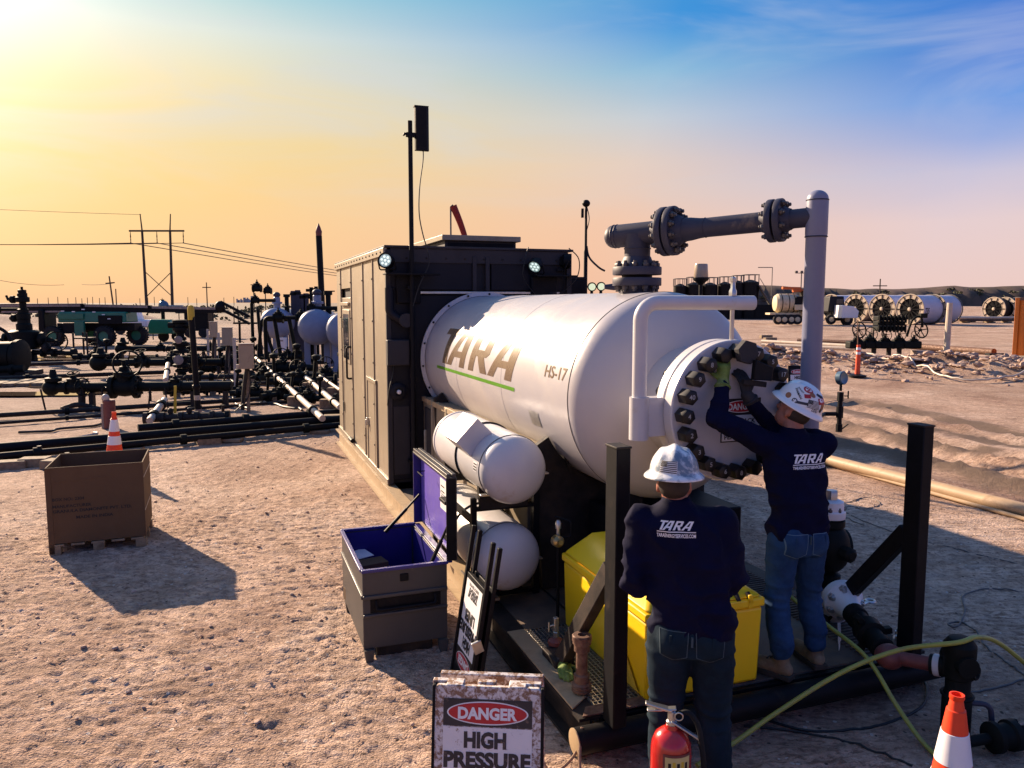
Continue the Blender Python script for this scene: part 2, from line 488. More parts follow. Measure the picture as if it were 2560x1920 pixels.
    def prism(s, poly, o, ux, uy, depth, m=0):
        """polygon (2d) in the plane o,ux,uy pushed back by depth along ux x uy * -1"""
        o, ux, uy = Vector(o), Vector(ux), Vector(uy)
        nn = ux.cross(uy).normalized()
        k = len(poly)
        A = [o + ux * a + uy * b for a, b in poly]
        B = [p - nn * depth for p in A]
        fs = [tuple(range(k)), tuple(reversed(range(k, 2 * k)))]
        for i in range(k):
            j = (i + 1) % k
            fs.append((i, k + i, k + j, j))
        return s.add(A + B, fs, m)

    def mesh(s, name, mats, sharp=35):
        me = bpy.data.meshes.new(name)
        me.from_pydata(s.v, [], s.f)
        for mm in (mats if isinstance(mats, (list, tuple)) else [mats]):
            me.materials.append(mm)
        if len(me.materials) > 1:
            me.polygons.foreach_set('material_index', s.m)
        me.polygons.foreach_set('use_smooth', [True] * len(s.f))
        me.update()
        if sharp is not None:
            me.set_sharp_from_angle(angle=rad(sharp))
        return me

    def build(s, name, mats, parent=None, bevel=0.0, loc=None, rot=None, sharp=35):
        return link(name, s.mesh(name, mats, sharp), parent, loc, rot, bevel)


def link(name, me, parent=None, loc=None, rot=None, bevel=0.0):
    o = bpy.data.objects.new(name, me)
    COL.objects.link(o)
    if parent is not None:
        o.parent = parent
    if loc is not None:
        o.location = loc
    if rot is not None:
        o.rotation_euler = rot
    if bevel:
        b = o.modifiers.new('bevel', 'BEVEL')
        b.width = bevel
        b.segments = 2
        b.limit_method = 'ANGLE'
        b.angle_limit = rad(40)
        b.use_clamp_overlap = True
    return o


def tag(o, label, cat, group=None, kind=None):
    if label:
        o['label'] = label
    if cat:
        o['category'] = cat
    if group:
        o['group'] = group
    if kind:
        o['kind'] = kind
    return o


def thing(name, label, cat, loc=(0, 0, 0), rz=0.0, group=None):
    o = bpy.data.objects.new(name, None)
    o.empty_display_size = 0.1
    COL.objects.link(o)
    o.location = loc
    o.rotation_euler = (0, 0, rz)
    return tag(o, label, cat, group)


def structure(o):
    o['kind'] = 'structure'
    return o


def dup(root, loc, rz=0.0, label=None, group=None, scale=None):
    r = root.copy()
    COL.objects.link(r)
    r.location = loc
    r.rotation_euler = (0, 0, rz)
    if scale:
        r.scale = (scale, scale, scale)
    if label:
        r['label'] = label
    if group:
        r['group'] = group
    for ch in list(root.children):
        c = ch.copy()
        COL.objects.link(c)
        c.parent = r
        for g in list(ch.children):
            e = g.copy()
            COL.objects.link(e)
            e.parent = c
    return r


# ------------------------------------------------------------------ value noise for geometry
def vnoise(x, y, z=None, seed=0):
    x = np.asarray(x, float)
    y = np.asarray(y, float)
    z = np.zeros_like(x) if z is None else np.asarray(z, float)
    xi, yi, zi = np.floor(x).astype(np.int64), np.floor(y).astype(np.int64), np.floor(z).astype(np.int64)
    fx, fy, fz = x - xi, y - yi, z - zi
    fx, fy, fz = fx * fx * (3 - 2 * fx), fy * fy * (3 - 2 * fy), fz * fz * (3 - 2 * fz)

    def h(a, b, c):
        n = (a * 374761393 + b * 668265263 + c * 1274126177 + seed * 974711) & 0x7fffffff
        n = ((n ^ (n >> 13)) * 1274126177) & 0x7fffffff
        n = (n ^ (n >> 16)) & 0xffff
        return n / 65535.0
    c000, c100 = h(xi, yi, zi), h(xi + 1, yi, zi)
    c010, c110 = h(xi, yi + 1, zi), h(xi + 1, yi + 1, zi)
    a = (c000 * (1 - fx) + c100 * fx) * (1 - fy) + (c010 * (1 - fx) + c110 * fx) * fy
    if not fz.any():
        return a
    c001, c101 = h(xi, yi, zi + 1), h(xi + 1, yi, zi + 1)
    c011, c111 = h(xi, yi + 1, zi + 1), h(xi + 1, yi + 1, zi + 1)
    b = (c001 * (1 - fx) + c101 * fx) * (1 - fy) + (c011 * (1 - fx) + c111 * fx) * fy
    return a * (1 - fz) + b * fz


# ------------------------------------------------------------------ lettering
TXT = {}


def glyphs(s, bold=0.0, xs=1.0, shear=0.0):
    """2d faces of a line of text, cap height 1, starting at x=0"""
    key = (s, bold, xs, shear)
    if key in TXT:
        return TXT[key]
    cu = bpy.data.curves.new('lettering', 'FONT')
    cu.body = s
    cu.size = 1.0
    cu.offset = bold
    cu.resolution_u = 3
    cu.shear = shear
    o = bpy.data.objects.new('lettering', cu)
    COL.objects.link(o)
    dg = bpy.context.evaluated_depsgraph_get()
    dg.update()
    me = bpy.data.meshes.new_from_object(o.evaluated_get(dg))
    V = [(v.co.x, v.co.y) for v in me.vertices]
    F = [tuple(p.vertices) for p in me.polygons]
    bpy.data.objects.remove(o)
    bpy.data.curves.remove(cu)
    bpy.data.meshes.remove(me)
    x0 = min(p[0] for p in V)
    caph = 0.73
    V = [((p[0] - x0) / caph * xs, p[1] / caph) for p in V]
    w = max(p[0] for p in V)
    TXT[key] = (V, F, w)
    return TXT[key]


LOGO = {
    'T': ([[(0, .82), (.24, .82), (.24, 1), (0, 1)], [(.24, 0), (.46, 0), (.46, 1), (.24, 1)], [(.46, .82), (.74, .82), (.74, 1), (.46, 1)]], .60),
    'A': ([[(-.12, 0), (.11, 0), (.40, .80), (.28, 1)], [(.40, .80), (.50, .80), (.50, 1), (.28, 1)], [(.50, 0), (.73, 0), (.73, 1), (.50, 1)],
           [(.195, .24), (.50, .24), (.50, .40), (.253, .40)]], .93),
    'R': ([[(0, 0), (.22, 0), (.22, 1), (0, 1)], [(.22, .82), (.50, .82), (.64, 1), (.22, 1)], [(.50, .82), (.50, .54), (.72, .47), (.72, .92), (.64, 1)],
           [(.22, .38), (.62, .38), (.72, .47), (.50, .54), (.22, .54)], [(.52, 0), (.78, 0), (.55, .38), (.30, .38)]], .93)}


def logo_faces(shear=0.36):
    V, F = [], []
    x = 0.0
    for ch in 'TARA':
        polys, adv = LOGO[ch]
        for p in polys:
            o = len(V)
            V += [(a + x + b * shear, b) for a, b in p]
            F.append(tuple(range(o, o + len(p))))
        x += adv
    return V, F, x


def put2d(V, F, fn, step=None):
    """map 2d faces on to a surface, cutting them finer than step first"""
    bm = bmesh.new()
    vs = [bm.verts.new((a, b, 0)) for a, b in V]
    for f in F:
        try:
            bm.faces.new([vs[i] for i in f])
        except ValueError:
            pass
    if step:
        for ax in (0, 1):
            lo = min(v.co[ax] for v in bm.verts)
            hi = max(v.co[ax] for v in bm.verts)
            k = lo + step
            while k < hi:
                co = (k, 0, 0) if ax == 0 else (0, k, 0)
                no = (1, 0, 0) if ax == 0 else (0, 1, 0)
                bmesh.ops.bisect_plane(bm, geom=bm.verts[:] + bm.edges[:] + bm.faces[:], plane_co=co, plane_no=no)
                k += step
    bm.verts.index_update()
    mb = MB()
    mb.add([fn(v.co.x, v.co.y) for v in bm.verts], [[v.index for v in f.verts] for f in bm.faces])
    bm.free()
    return mb


def flat_text(s, h, o, ux, uy, bold=0.02, xs=1.0, width=None, align='c'):
    """a line of text h tall, base line centred at o"""
    V, F, w = glyphs(s, bold, xs)
    k = h
    kx = h if width is None else width / w
    o, ux, uy = Vector(o), Vector(ux), Vector(uy)
    off = {'c': w * kx / 2, 'l': 0, 'r': w * kx}[align]
    return put2d(V, F, lambda a, b: o + ux * (a * kx - off) + uy * (b * k))


def flat_logo(h, width, o, ux, uy, shear=0.36):
    V, F, w = logo_faces(shear)
    wid = w + shear
    o, ux, uy = Vector(o), Vector(ux), Vector(uy)
    return put2d(V, F, lambda a, b: o + ux * ((a / wid - 0.5) * width) + uy * (b * h))


# ------------------------------------------------------------------ bolts and flanges
def hexnut(r, h, stud=0.0, sr=0.5):
    mb = MB()
    mb.lathe([(r * .96, 0), (r, h * .06), (r, h * .86), (r * .9, h)], (0, 0, 0), (0, 0, 1), 6)
    if stud:
        mb.lathe([(r * sr, h * .9), (r * sr, h + stud * .85), (r * sr * .8, h + stud)], (0, 0, 0), (0, 0, 1), 10, cap0=False)
    return mb


def frame_from(ax):
    ax = Vector(ax).normalized()
    return ax.to_track_quat('Z', 'Y').to_matrix()


def bolt_ring(parent, me, c, ax, R, n, ph=0.0, name='bolt', both=None):
    """n bolts (shared mesh) round c, standing along ax; with both, a nut on the far side at that distance too"""
    M = frame_from(ax)
    c = Vector(c)
    for i in range(n):
        t = ph + 2 * math.pi * i / n
        d = M @ Vector((R * math.cos(t), R * math.sin(t), 0))
        o = link(name, me, parent, c + d)
        o.rotation_euler = M.to_euler()
        if both:
            o2 = link(name, me, parent, c + d - Vector(ax).normalized() * both)
            o2.rotation_euler = frame_from(-Vector(ax)).to_euler()


def arc_pts(p, a, b, r, n=8):
    """round the corner p between directions to a and b with bend radius r"""
    p, a, b = Vector(p), Vector(a), Vector(b)
    u, v = (a - p).normalized(), (b - p).normalized()
    ang = u.angle(v)
    if ang > 3.12:
        return [p]
    t = r / math.tan(ang / 2)
    s0, s1 = p + u * t, p + v * t
    cc = p + (u + v).normalized() * (r / math.sin(ang / 2))
    out = []
    x0, x1 = (s0 - cc).normalized(), (s1 - cc).normalized()
    tot = x0.angle(x1)
    for i in range(n + 1):
        k = i / n
        w = (x0 * math.sin((1 - k) * tot) + x1 * math.sin(k * tot)) / math.sin(tot)
        out.append(cc + w * r)
    return out


def path(pts, r, n=8):
    """poly-line with rounded corners"""
    pts = [Vector(p) for p in pts]
    out = [pts[0]]
    for i in range(1, len(pts) - 1):
        out += arc_pts(pts[i], pts[i - 1], pts[i + 1], r, n)
    out.append(pts[-1])
    return out


def spline(pts, sub=8):
    """smooth curve through the points"""
    P = [Vector(p) for p in pts]
    out = []
    for i in range(len(P) - 1):
        p0, p1, p2, p3 = P[max(i - 1, 0)], P[i], P[i + 1], P[min(i + 2, len(P) - 1)]
        for k in range(sub):
            t = k / sub
            out.append(0.5 * ((2 * p1) + (p2 - p0) * t + (2 * p0 - 5 * p1 + 4 * p2 - p3) * t * t + (3 * p1 - p0 - 3 * p2 + p3) * t ** 3))
    out.append(P[-1])
    return out

# ------------------------------------------------------------------ ground: one sheet to the horizon
def ground_material():
    m = bpy.data.materials.new('caliche_ground')
    m.use_nodes = True
    T = NT(m.node_tree)
    b = m.node_tree.nodes['Principled BSDF']
    tc = T.n('ShaderNodeTexCoord')
    vec = tc.outputs['Object']
    big = T.noise(vec, 0.35, 6, 0.65, 0.6)
    med = T.noise(vec, 3.2, 6, 0.65)
    fine = T.noise(vec, 26.0, 5, 0.7)
    c = T.ramp(big, [(0.34, (0.33, 0.205, 0.145)), (0.5, (0.51, 0.35, 0.255)), (0.68, (0.63, 0.475, 0.37))])
    c2 = T.ramp(med, [(0.30, (0.60, 0.58, 0.57)), (0.62, (1.08, 1.08, 1.08))])
    c = T.mix(1.0, c, c2, 'MULTIPLY')
    c3 = T.ramp(fine, [(0.34, (0.55, 0.50, 0.47)), (0.47, (0.98, 0.98, 0.98)), (0.70, (1.18, 1.17, 1.15))])
    c = T.mix(1.0, c, c3, 'MULTIPLY')
    # scaly flakes of crust, longer than wide; clod shade painted into dark flecks
    mf = T.n('ShaderNodeMapping')
    mf.inputs['Scale'].default_value = (9.0, 21.0, 9.0)
    T.t.links.new(vec, mf.inputs[0])
    fl = T.noise(mf.outputs[0], 1.0, 6, 0.72, 0.5)
    patch = T.ramp(T.noise(vec, 0.8, 4, 0.6), [(0.35, (0.35, 0.35, 0.35)), (0.62, (1, 1, 1))])
    dk = T.math('MULTIPLY', T.ramp(fl, [(0.43, (1, 1, 1)), (0.50, (0, 0, 0))]), patch)
    c = T.mix(T.math('MULTIPLY', dk, 0.74), c, (0.16, 0.095, 0.062))
    c = T.mix(T.math('MULTIPLY', T.ramp(fl, [(0.58, (0, 0, 0)), (0.68, (1, 1, 1))]), 0.45), c, (0.72, 0.58, 0.47))
    # small dark crumbs and pale stones
    vo = T.n('ShaderNodeTexVoronoi', feature='F1')
    vo.inputs['Scale'].default_value = 17.0
    vo.inputs['Randomness'].default_value = 1.0
    T.t.links.new(vec, vo.inputs['Vector'])
    crumb = T.math('LESS_THAN', vo.outputs['Distance'], 0.20)
    sel = T.n('ShaderNodeSeparateColor')
    T.t.links.new(vo.outputs['Color'], sel.inputs[0])
    pick = T.math('GREATER_THAN', sel.outputs[0], 0.80)
    pick2 = T.math('GREATER_THAN', sel.outputs[1], 0.86)
    c = T.mix(T.math('MULTIPLY', crumb, pick), c, (0.10, 0.065, 0.045))
    c = T.mix(T.math('MULTIPLY', crumb, pick2), c, (0.55, 0.47, 0.40))
    # damp stretches
    damp = T.ramp(T.noise(vec, 0.10, 4, 0.6, 0.8), [(0.53, (0, 0, 0)), (0.68, (1, 1, 1))])
    sx = T.n('ShaderNodeSeparateXYZ')
    T.t.links.new(vec, sx.inputs[0])
    farm = T.ramp(T.math('DIVIDE', sx.outputs[1], 40.0), [(0.25, (0, 0, 0)), (0.45, (1, 1, 1))])
    c = T.mix(T.math('MULTIPLY', T.math('MULTIPLY', damp, farm), 0.6), c, (0.13, 0.085, 0.06))
    # damp, churned tyre lanes on the right
    lane = T.math('ADD', T.math('MULTIPLY', sx.outputs[0], 0.967), T.math('MULTIPLY', sx.outputs[1], 0.252))
    ln = T.math('ADD', T.math('SUBTRACT', lane, 10.0), T.math('MULTIPLY', T.math('SUBTRACT', T.noise(vec, 0.9, 4, 0.6), 0.5), 1.6))
    w1 = T.ramp(T.math('ABSOLUTE', T.math('SUBTRACT', T.math('PINGPONG', ln, 1.3), 0.65)), [(0.22, (1, 1, 1)), (0.55, (0, 0, 0))])
    wband = T.ramp(T.math('MULTIPLY', T.math('ABSOLUTE', T.math('SUBTRACT', ln, 1.3)), 0.25), [(0.5, (1, 1, 1)), (0.7, (0, 0, 0))])
    yband = T.ramp(T.math('MULTIPLY', T.math('ABSOLUTE', T.math('SUBTRACT', sx.outputs[1], 14.5)), 0.1), [(0.55, (1, 1, 1)), (0.9, (0, 0, 0))])
    c = T.mix(T.math('MULTIPLY', T.math('MULTIPLY', T.math('MULTIPLY', w1, wband), yband), 0.92), c, (0.13, 0.09, 0.065))
    # oil-darkened soil of the old well pad on the left
    padx = T.ramp(T.math('MULTIPLY_ADD', sx.outputs[0], -0.05), [(0.0, (0, 0, 0)), (0.25, (1, 1, 1))])
    pady = T.ramp(T.math('MULTIPLY', T.math('ADD', sx.outputs[1], T.math('MULTIPLY', big, 6.0)), 0.01), [(0.15, (0, 0, 0)), (0.21, (1, 1, 1)), (0.62, (1, 1, 1)), (0.95, (.4, .4, .4))])
    c = T.mix(T.math('MULTIPLY', T.math('MULTIPLY', padx, pady), 0.62), c, T.mix(med, (0.15, 0.095, 0.075), (0.30, 0.20, 0.16)))
    # dry scrubland beyond the pad
    fary = T.ramp(T.math('MULTIPLY', sx.outputs[1], 0.002), [(0.13, (0, 0, 0)), (0.30, (1, 1, 1))])
    farx = T.ramp(T.math('MULTIPLY_ADD', sx.outputs[0], -0.005), [(0.40, (0, 0, 0)), (0.55, (1, 1, 1))])
    farx.node.inputs[0].links[0].from_node.inputs[2].default_value = 0.5
    c = T.mix(T.math('MULTIPLY', T.math('MULTIPLY', fary, farx), 0.8), c, T.mix(big, (0.16, 0.14, 0.09), (0.27, 0.21, 0.15)))
    T.t.links.new(c, b.inputs['Base Color'])
    b.inputs['Roughness'].default_value = 0.92
    b.inputs['Specular IOR Level'].default_value = 0.25
    vo2 = T.n('ShaderNodeTexVoronoi', feature='DISTANCE_TO_EDGE')
    vo2.inputs['Scale'].default_value = 34.0
    mpx = T.n('ShaderNodeMapping')
    mpx.inputs['Scale'].default_value = (1.0, 1.6, 1.0)
    T.t.links.new(vec, mpx.inputs[0])
    T.t.links.new(mpx.outputs[0], vo2.inputs['Vector'])
    e = T.math('MULTIPLY', T.math('MINIMUM', vo2.outputs[0], 0.25), 0.9)
    hgt = T.math('ADD', T.math('ADD', fine, T.math('MULTIPLY', T.noise(vec, 80.0, 3, 0.6), 0.5)), e)
    bn = T.n('ShaderNodeBump')
    bn.inputs['Strength'].default_value = 0.85
    bn.inputs['Distance'].default_value = 0.022
    T.t.links.new(hgt, bn.inputs['Height'])
    T.l(bn, 0, b, 'Normal')
    return m


m_ground = ground_material()


def seg_dist(X, Y, a, b):
    ax, ay, bx, by = a[0], a[1], b[0], b[1]
    dx, dy = bx - ax, by - ay
    t = np.clip(((X - ax) * dx + (Y - ay) * dy) / (dx * dx + dy * dy), 0, 1)
    return np.hypot(X - ax - t * dx, Y - ay - t * dy), t


BERM = [(4.0, 36.0), (10.5, 31.0), (14.5, 27.5), (22.0, 23.2)]


def berm_h(X, Y):
    h = np.zeros_like(X)
    for a, b in zip(BERM[:-1], BERM[1:]):
        d, _ = seg_dist(X, Y, a, b)
        h = np.maximum(h, np.exp(-(d / 2.0) ** 2))
    return h


def axis_steps(lo, hi, step, growth, lim, growth_lo=None):
    a = list(np.arange(lo, hi, step))
    x, s = a[-1], step
    while x < lim:
        s *= growth
        x += s
        a.append(x)
    x, s = a[0], step
    out = []
    while x > -lim:
        s *= growth_lo or growth
        x -= s
        out.append(x)
    return np.array(out[::-1] + a)


def make_ground():
    xs = axis_steps(-5.2, 1.2, 0.022, 1.028, 5200)
    ys = axis_steps(2.9, 9.0, 0.024, 1.028, 9000, 1.35)
    X, Y = np.meshgrid(xs, ys)
    dist = np.hypot(X, Y)
    near = np.exp(-(dist / 22.0) ** 2)
    H = np.zeros_like(X)
    # trampled, clodded crust
    wx = X + 0.25 * vnoise(X * 1.3, Y * 1.3, seed=5)
    wy = Y + 0.25 * vnoise(X * 1.3 + 9, Y * 1.3, seed=6)
    n = vnoise(wx * 4.2, wy * 5.2, seed=1)
    n2 = vnoise(wx * 8.0, wy * 16.0, seed=2)
    n3 = vnoise(wx * 16.0, wy * 32.0, seed=3)
    H += near * (0.005 * (n - .5) + 0.008 * np.abs(n2 - .5) * 2 + 0.010 * np.abs(n3 - .5) * 2)
    H += near * (0.009 * np.clip((n3 - .52) * 6, 0, 1) + 0.005 * np.clip((n2 - .52) * 5, 0, 1))
    clod = np.clip(vnoise(wx * 7.0, wy * 9.0, seed=8) - 0.66, 0, 1)
    H += near * 0.012 * clod
    H += 0.05 * (vnoise(X * .5, Y * .5, seed=4) - .5) * np.exp(-(dist / 60) ** 2)
    H += 0.35 * (vnoise(X * .03, Y * .03, seed=14) - .5) * np.clip((dist - 30) / 40, 0, 1) * np.exp(-(dist / 400) ** 2)
    # boot prints with tread
    for k in range(240):
        px, py = RNG.uniform(-5.0, 1.0), RNG.uniform(2.9, 9.5)
        t = RNG.uniform(0, math.pi)
        i0, i1 = np.searchsorted(xs, px - .2), np.searchsorted(xs, px + .2)
        j0, j1 = np.searchsorted(ys, py - .2), np.searchsorted(ys, py + .2)
        if i1 - i0 < 3 or j1 - j0 < 3:
            continue
        dx, dy = X[j0:j1, i0:i1] - px, Y[j0:j1, i0:i1] - py
        a, b = dx * math.cos(t) + dy * math.sin(t), -dx * math.sin(t) + dy * math.cos(t)
        w = 0.048 * (1 - 0.25 * np.sin(a * 18))
        q = (a / 0.145) ** 4 + (b / w) ** 4
        inside = np.clip(1.3 - q, 0, 1)
        rim = np.exp(-((q - 1.5) / 0.9) ** 2)
        tread = (np.sin(a * 2 * math.pi / 0.048) > 0.1) * 0.007
        H[j0:j1, i0:i1] += -0.007 * inside + 0.005 * rim + tread * inside * (0.7 if k % 3 else 1.2)
    # wheel ruts crossing on the right
    for off, dep in ((0, .10), (1.1, .09), (2.6, .08), (3.4, .07), (-1.2, .05)):
        d, _ = seg_dist(X, Y, (5.2 + off, 19.5), (8.2 + off * .8, 8.0))
        lug = 0.5 + 0.5 * np.sin((Y * 1.0 + X * .2) * 2 * math.pi / .16)
        H += -dep * np.exp(-(d / .27) ** 2) * (1 - .35 * lug) + dep * .7 * np.exp(-((d - .42) / .16) ** 2) * (0.5 + n2)
    # dug berm with spoil
    bh = berm_h(X, Y)
    rough = vnoise(X * 1.1, Y * 1.1, seed=21) * .6 + vnoise(X * 2.7, Y * 2.7, seed=22) * .4
    H += 0.85 * bh * (0.25 + 0.85 * rough) + 0.12 * bh * vnoise(X * 6, Y * 6, seed=23)
    # spoil heaps and low scrub rise far left, low ridge far right
    for cx, cy, hh, w in ((-56, 88, .9, 4.5), (-49, 92, .8, 4), (-44, 90, 1.3, 3.5), (-61, 84, 1.0, 5), (-38, 96, .6, 4)):
        H += hh * np.exp(-((X - cx) ** 2 + ((Y - cy) * .8) ** 2) / w ** 2)
    H += 2.0 * np.clip((Y - 130) / 80, 0, 1) * np.clip((X + 10) / 50, 0, 1) * np.clip((1200 - Y) / 600, 0, 1)
    # keep the place the machines stand on level
    r = (X - C0.x) * RV.x + (Y - C0.y) * RV.y
    l = (X - C0.x) * LV.x + (Y - C0.y) * LV.y
    under = np.clip(1 - np.maximum(np.maximum(-r, r - 2.5), np.maximum(-5.9 - l, l - 4.7)) / .25, 0, 1)
    H = H * (1 - under) - 0.01 * under
    ny, nx = X.shape
    co = np.empty((ny * nx, 3), np.float32)
    co[:, 0], co[:, 1], co[:, 2] = X.ravel(), Y.ravel(), H.ravel()
    me = bpy.data.meshes.new('ground')
    me.vertices.add(ny * nx)
    me.vertices.foreach_set('co', co.ravel())
    idx = np.arange(ny * nx).reshape(ny, nx)
    quad = np.stack([idx[:-1, :-1], idx[:-1, 1:], idx[1:, 1:], idx[1:, :-1]], -1).reshape(-1, 4)
    nf = len(quad)
    me.loops.add(nf * 4)
    me.polygons.add(nf)
    me.loops.foreach_set('vertex_index', quad.ravel().astype(np.int32))
    me.polygons.foreach_set('loop_start', np.arange(0, nf * 4, 4, dtype=np.int32))
    me.polygons.foreach_set('use_smooth', np.ones(nf, bool))
    me.update()
    me.validate()
    me.materials.append(m_ground)
    o = link('ground', me)
    structure(o)
    return (xs, ys, H)


GXS, GYS, GH = make_ground()


def gz(x, y):
    i = int(np.clip(np.searchsorted(GXS, x), 1, len(GXS) - 1))
    j = int(np.clip(np.searchsorted(GYS, y), 1, len(GYS) - 1))
    return float(GH[j, i])


def rock_mesh(mb, c, s, seed):
    rg = random.Random(seed)
    t = (1 + 5 ** .5) / 2
    P = [(-1, t, 0), (1, t, 0), (-1, -t, 0), (1, -t, 0), (0, -1, t), (0, 1, t), (0, -1, -t), (0, 1, -t), (t, 0, -1), (t, 0, 1), (-t, 0, -1), (-t, 0, 1)]
    F = [(0, 11, 5), (0, 5, 1), (0, 1, 7), (0, 7, 10), (0, 10, 11), (1, 5, 9), (5, 11, 4), (11, 10, 2), (10, 7, 6), (7, 1, 8), (3, 9, 4), (3, 4, 2), (3, 2, 6), (3, 6, 8), (3, 8, 9), (4, 9, 5), (2, 4, 11), (6, 2, 10), (8, 6, 7), (9, 8, 1)]
    sx, sy, sz = rg.uniform(.6, 1.3), rg.uniform(.6, 1.2), rg.uniform(.35, .75)
    a = rg.uniform(0, 6.28)
    V = []
    for p in P:
        k = s / 1.9 * rg.uniform(.75, 1.2)
        x, y, z = p[0] * k * sx, p[1] * k * sy, p[2] * k * sz
        V.append((c[0] + x * math.cos(a) - y * math.sin(a), c[1] + x * math.sin(a) + y * math.cos(a), c[2] + z))
    mb.add(V, F)


m_rock = mat('caliche_stone', (0.40, 0.28, 0.215), 0.9, var=0.35, scale=1.3, bump=0.3, bscale=30)
mb = MB()
for k in range(2600):                                        # pebbles and clods round the trampled pad
    px, py = RNG.uniform(-6.5, 4.5), 3.0 + 11 * RNG.random() ** 1.4
    r = (px - C0.x) * RV.x + (py - C0.y) * RV.y
    if -.15 < r < 2.6 and py < 13:
        continue
    s = 0.006 + 0.020 * RNG.random() ** 4
    rock_mesh(mb, (px, py, gz(px, py) + s * .15), s, k)
o = mb.build('pebbles', m_rock, sharp=25)
tag(o, 'loose pebbles and crumbs of dry earth over the trampled ground', 'pebbles', kind='stuff')
mb = MB()
for k in range(6000):                                        # broken caliche on the berm
    sgi = RNG.integers(0, 3)
    a, b = BERM[sgi], BERM[sgi + 1]
    t = RNG.random()
    px = a[0] + (b[0] - a[0]) * t + RNG.normal(0, 1.25)
    py = a[1] + (b[1] - a[1]) * t + RNG.normal(0, 1.25)
    s = 0.03 + 0.15 * RNG.random() ** 5
    rock_mesh(mb, (px, py, gz(px, py) + s * .12), s, 9000 + k)
o = mb.build('berm_rubble', m_rock, sharp=25)
tag(o, 'broken pale stones covering the dug earth berm', 'rubble', kind='stuff')


# ------------------------------------------------------------------ standing water on the left
def water_material():
    m = bpy.data.materials.new('muddy_water')
    m.use_nodes = True
    T = NT(m.node_tree)
    b = m.node_tree.nodes['Principled BSDF']
    b.inputs['Base Color'].default_value = (0.10, 0.07, 0.045, 1)
    b.inputs['Roughness'].default_value = 0.04
    b.inputs['Specular IOR Level'].default_value = 0.9
    tc = T.n('ShaderNodeTexCoord')
    bn = T.n('ShaderNodeBump')
    bn.inputs['Strength'].default_value = 0.05
    bn.inputs['Distance'].default_value = 0.01
    T.t.links.new(T.noise(tc.outputs['Object'], 3.0, 3), bn.inputs['Height'])
    T.l(bn, 0, b, 'Normal')
    return m


m_water = water_material()


def puddle(c, rx, ry, seed, z=.035, ang=0):
    rg = random.Random(seed)
    ph = [rg.uniform(0, 6.28) for _ in range(6)]
    P = []
    for i in range(48):
        t = 2 * math.pi * i / 48
        k = 1 + .16 * math.sin(2 * t + ph[0]) + .14 * math.sin(3 * t + ph[1]) + .09 * math.sin(5 * t + ph[2]) + .06 * math.sin(9 * t + ph[3])
        x, y = rx * k * math.cos(t), ry * k * math.sin(t)
        P.append((x * math.cos(ang) - y * math.sin(ang), x * math.sin(ang) + y * math.cos(ang), 0))
    mb = MB()
    mb.add(P, [tuple(range(48))])
    o = mb.build('water', m_water, loc=(c[0], c[1], gz(c[0], c[1]) + z))
    structure(o)


for (u, v, rx, ry, sd) in ((60, 988, 2.2, .55, 1), (215, 965, 1.9, .75, 2), (40, 955, 1.6, .6, 7), (170, 893, 4.2, .9, 3), (120, 900, 1.5, .5, 4), (60, 912, 1.2, .35, 5), (330, 890, 1.5, .4, 6)):
    puddle(G(u, v), rx, ry, sd)

# timber mat lying in the water
t = thing('timber_mat', 'flat timber mat lying in the puddle at the far left', 'mat', G(45, 962) + Vector((0, 0, .07)), rad(12))
for k in range(9):
    MB().box((-1.6 + k * .4, 0, 0), (.34, 1.5, .09)).build('plank', m_wood, t, .01)

# ------------------------------------------------------------------ scrub, far land, skyline
def leaf_cloud(mb, c, rx, rz, n, size, rg):
    for _ in range(n):
        d = Vector((rg.gauss(0, 1), rg.gauss(0, 1), rg.gauss(0, 1))).normalized() * rg.random() ** .45
        p = Vector(c) + Vector((d.x * rx, d.y * rx, abs(d.z) * rz))
        a = Vector((rg.uniform(-1, 1), rg.uniform(-1, 1), rg.uniform(-.6, 1))).normalized()
        b = a.orthogonal().normalized()
        b = Quaternion(a, rg.uniform(0, 6.28)) @ b
        s = size * rg.uniform(.5, 1.3)
        mb.add([p - a * s, p + b * s * .6, p + a * s, p - b * s * .6], [(0, 1, 2, 3)])


m_scrub = mat('scrub_leaf', (0.085, 0.085, 0.045), 0.9, var=0.45, scale=.3)
rg = random.Random(3)
mb = MB()
for k in range(420):
    y = rg.uniform(75, 420)
    x = rg.uniform(-.75, .75) * y
    if x > -8 or (x < -20 and y < 95):
        continue
    s = rg.uniform(.5, 1.5) * (1 + y / 400)
    leaf_cloud(mb, (x, y, gz(x, y) - .1), s, s * .75, 46, .22 * (1 + y / 200), rg)
o = mb.build('scrub', m_scrub, sharp=None)
tag(o, 'low desert scrub scattered over the plain towards the horizon', 'scrub', kind='stuff')

# dark brushy ridge behind the reels
mb = MB()
NX = 160
prof = []
for i in range(NX + 1):
    x = 15 + 330 * i / NX
    n = float(vnoise(np.array([x * .05]), np.array([.3]), seed=31)[0]) * 1.6 + float(vnoise(np.array([x * .2]), np.array([.7]), seed=32)[0]) * .8
    hh = (5.2 + n) * min(1, (x - 15) / 40)
    prof.append((x, hh))
for i, (x, hh) in enumerate(prof):
    mb.v += [(x, 196, 0), (x, 200 + 2 * math.sin(x), hh * .55 + .3), (x, 206, hh), (x, 240, hh * .9), (x, 300, 0)]
for i in range(NX):
    for k in range(4):
        a, b = i * 5 + k, (i + 1) * 5 + k
        mb.f.append((a, b, b + 1, a + 1))
        mb.m.append(0)
m_hill = mat('ridge_earth', (0.13, 0.082, 0.06), 0.95, var=0.45, scale=.12, dirt=(0.065, 0.045, 0.03), damt=.5, dscale=.2)
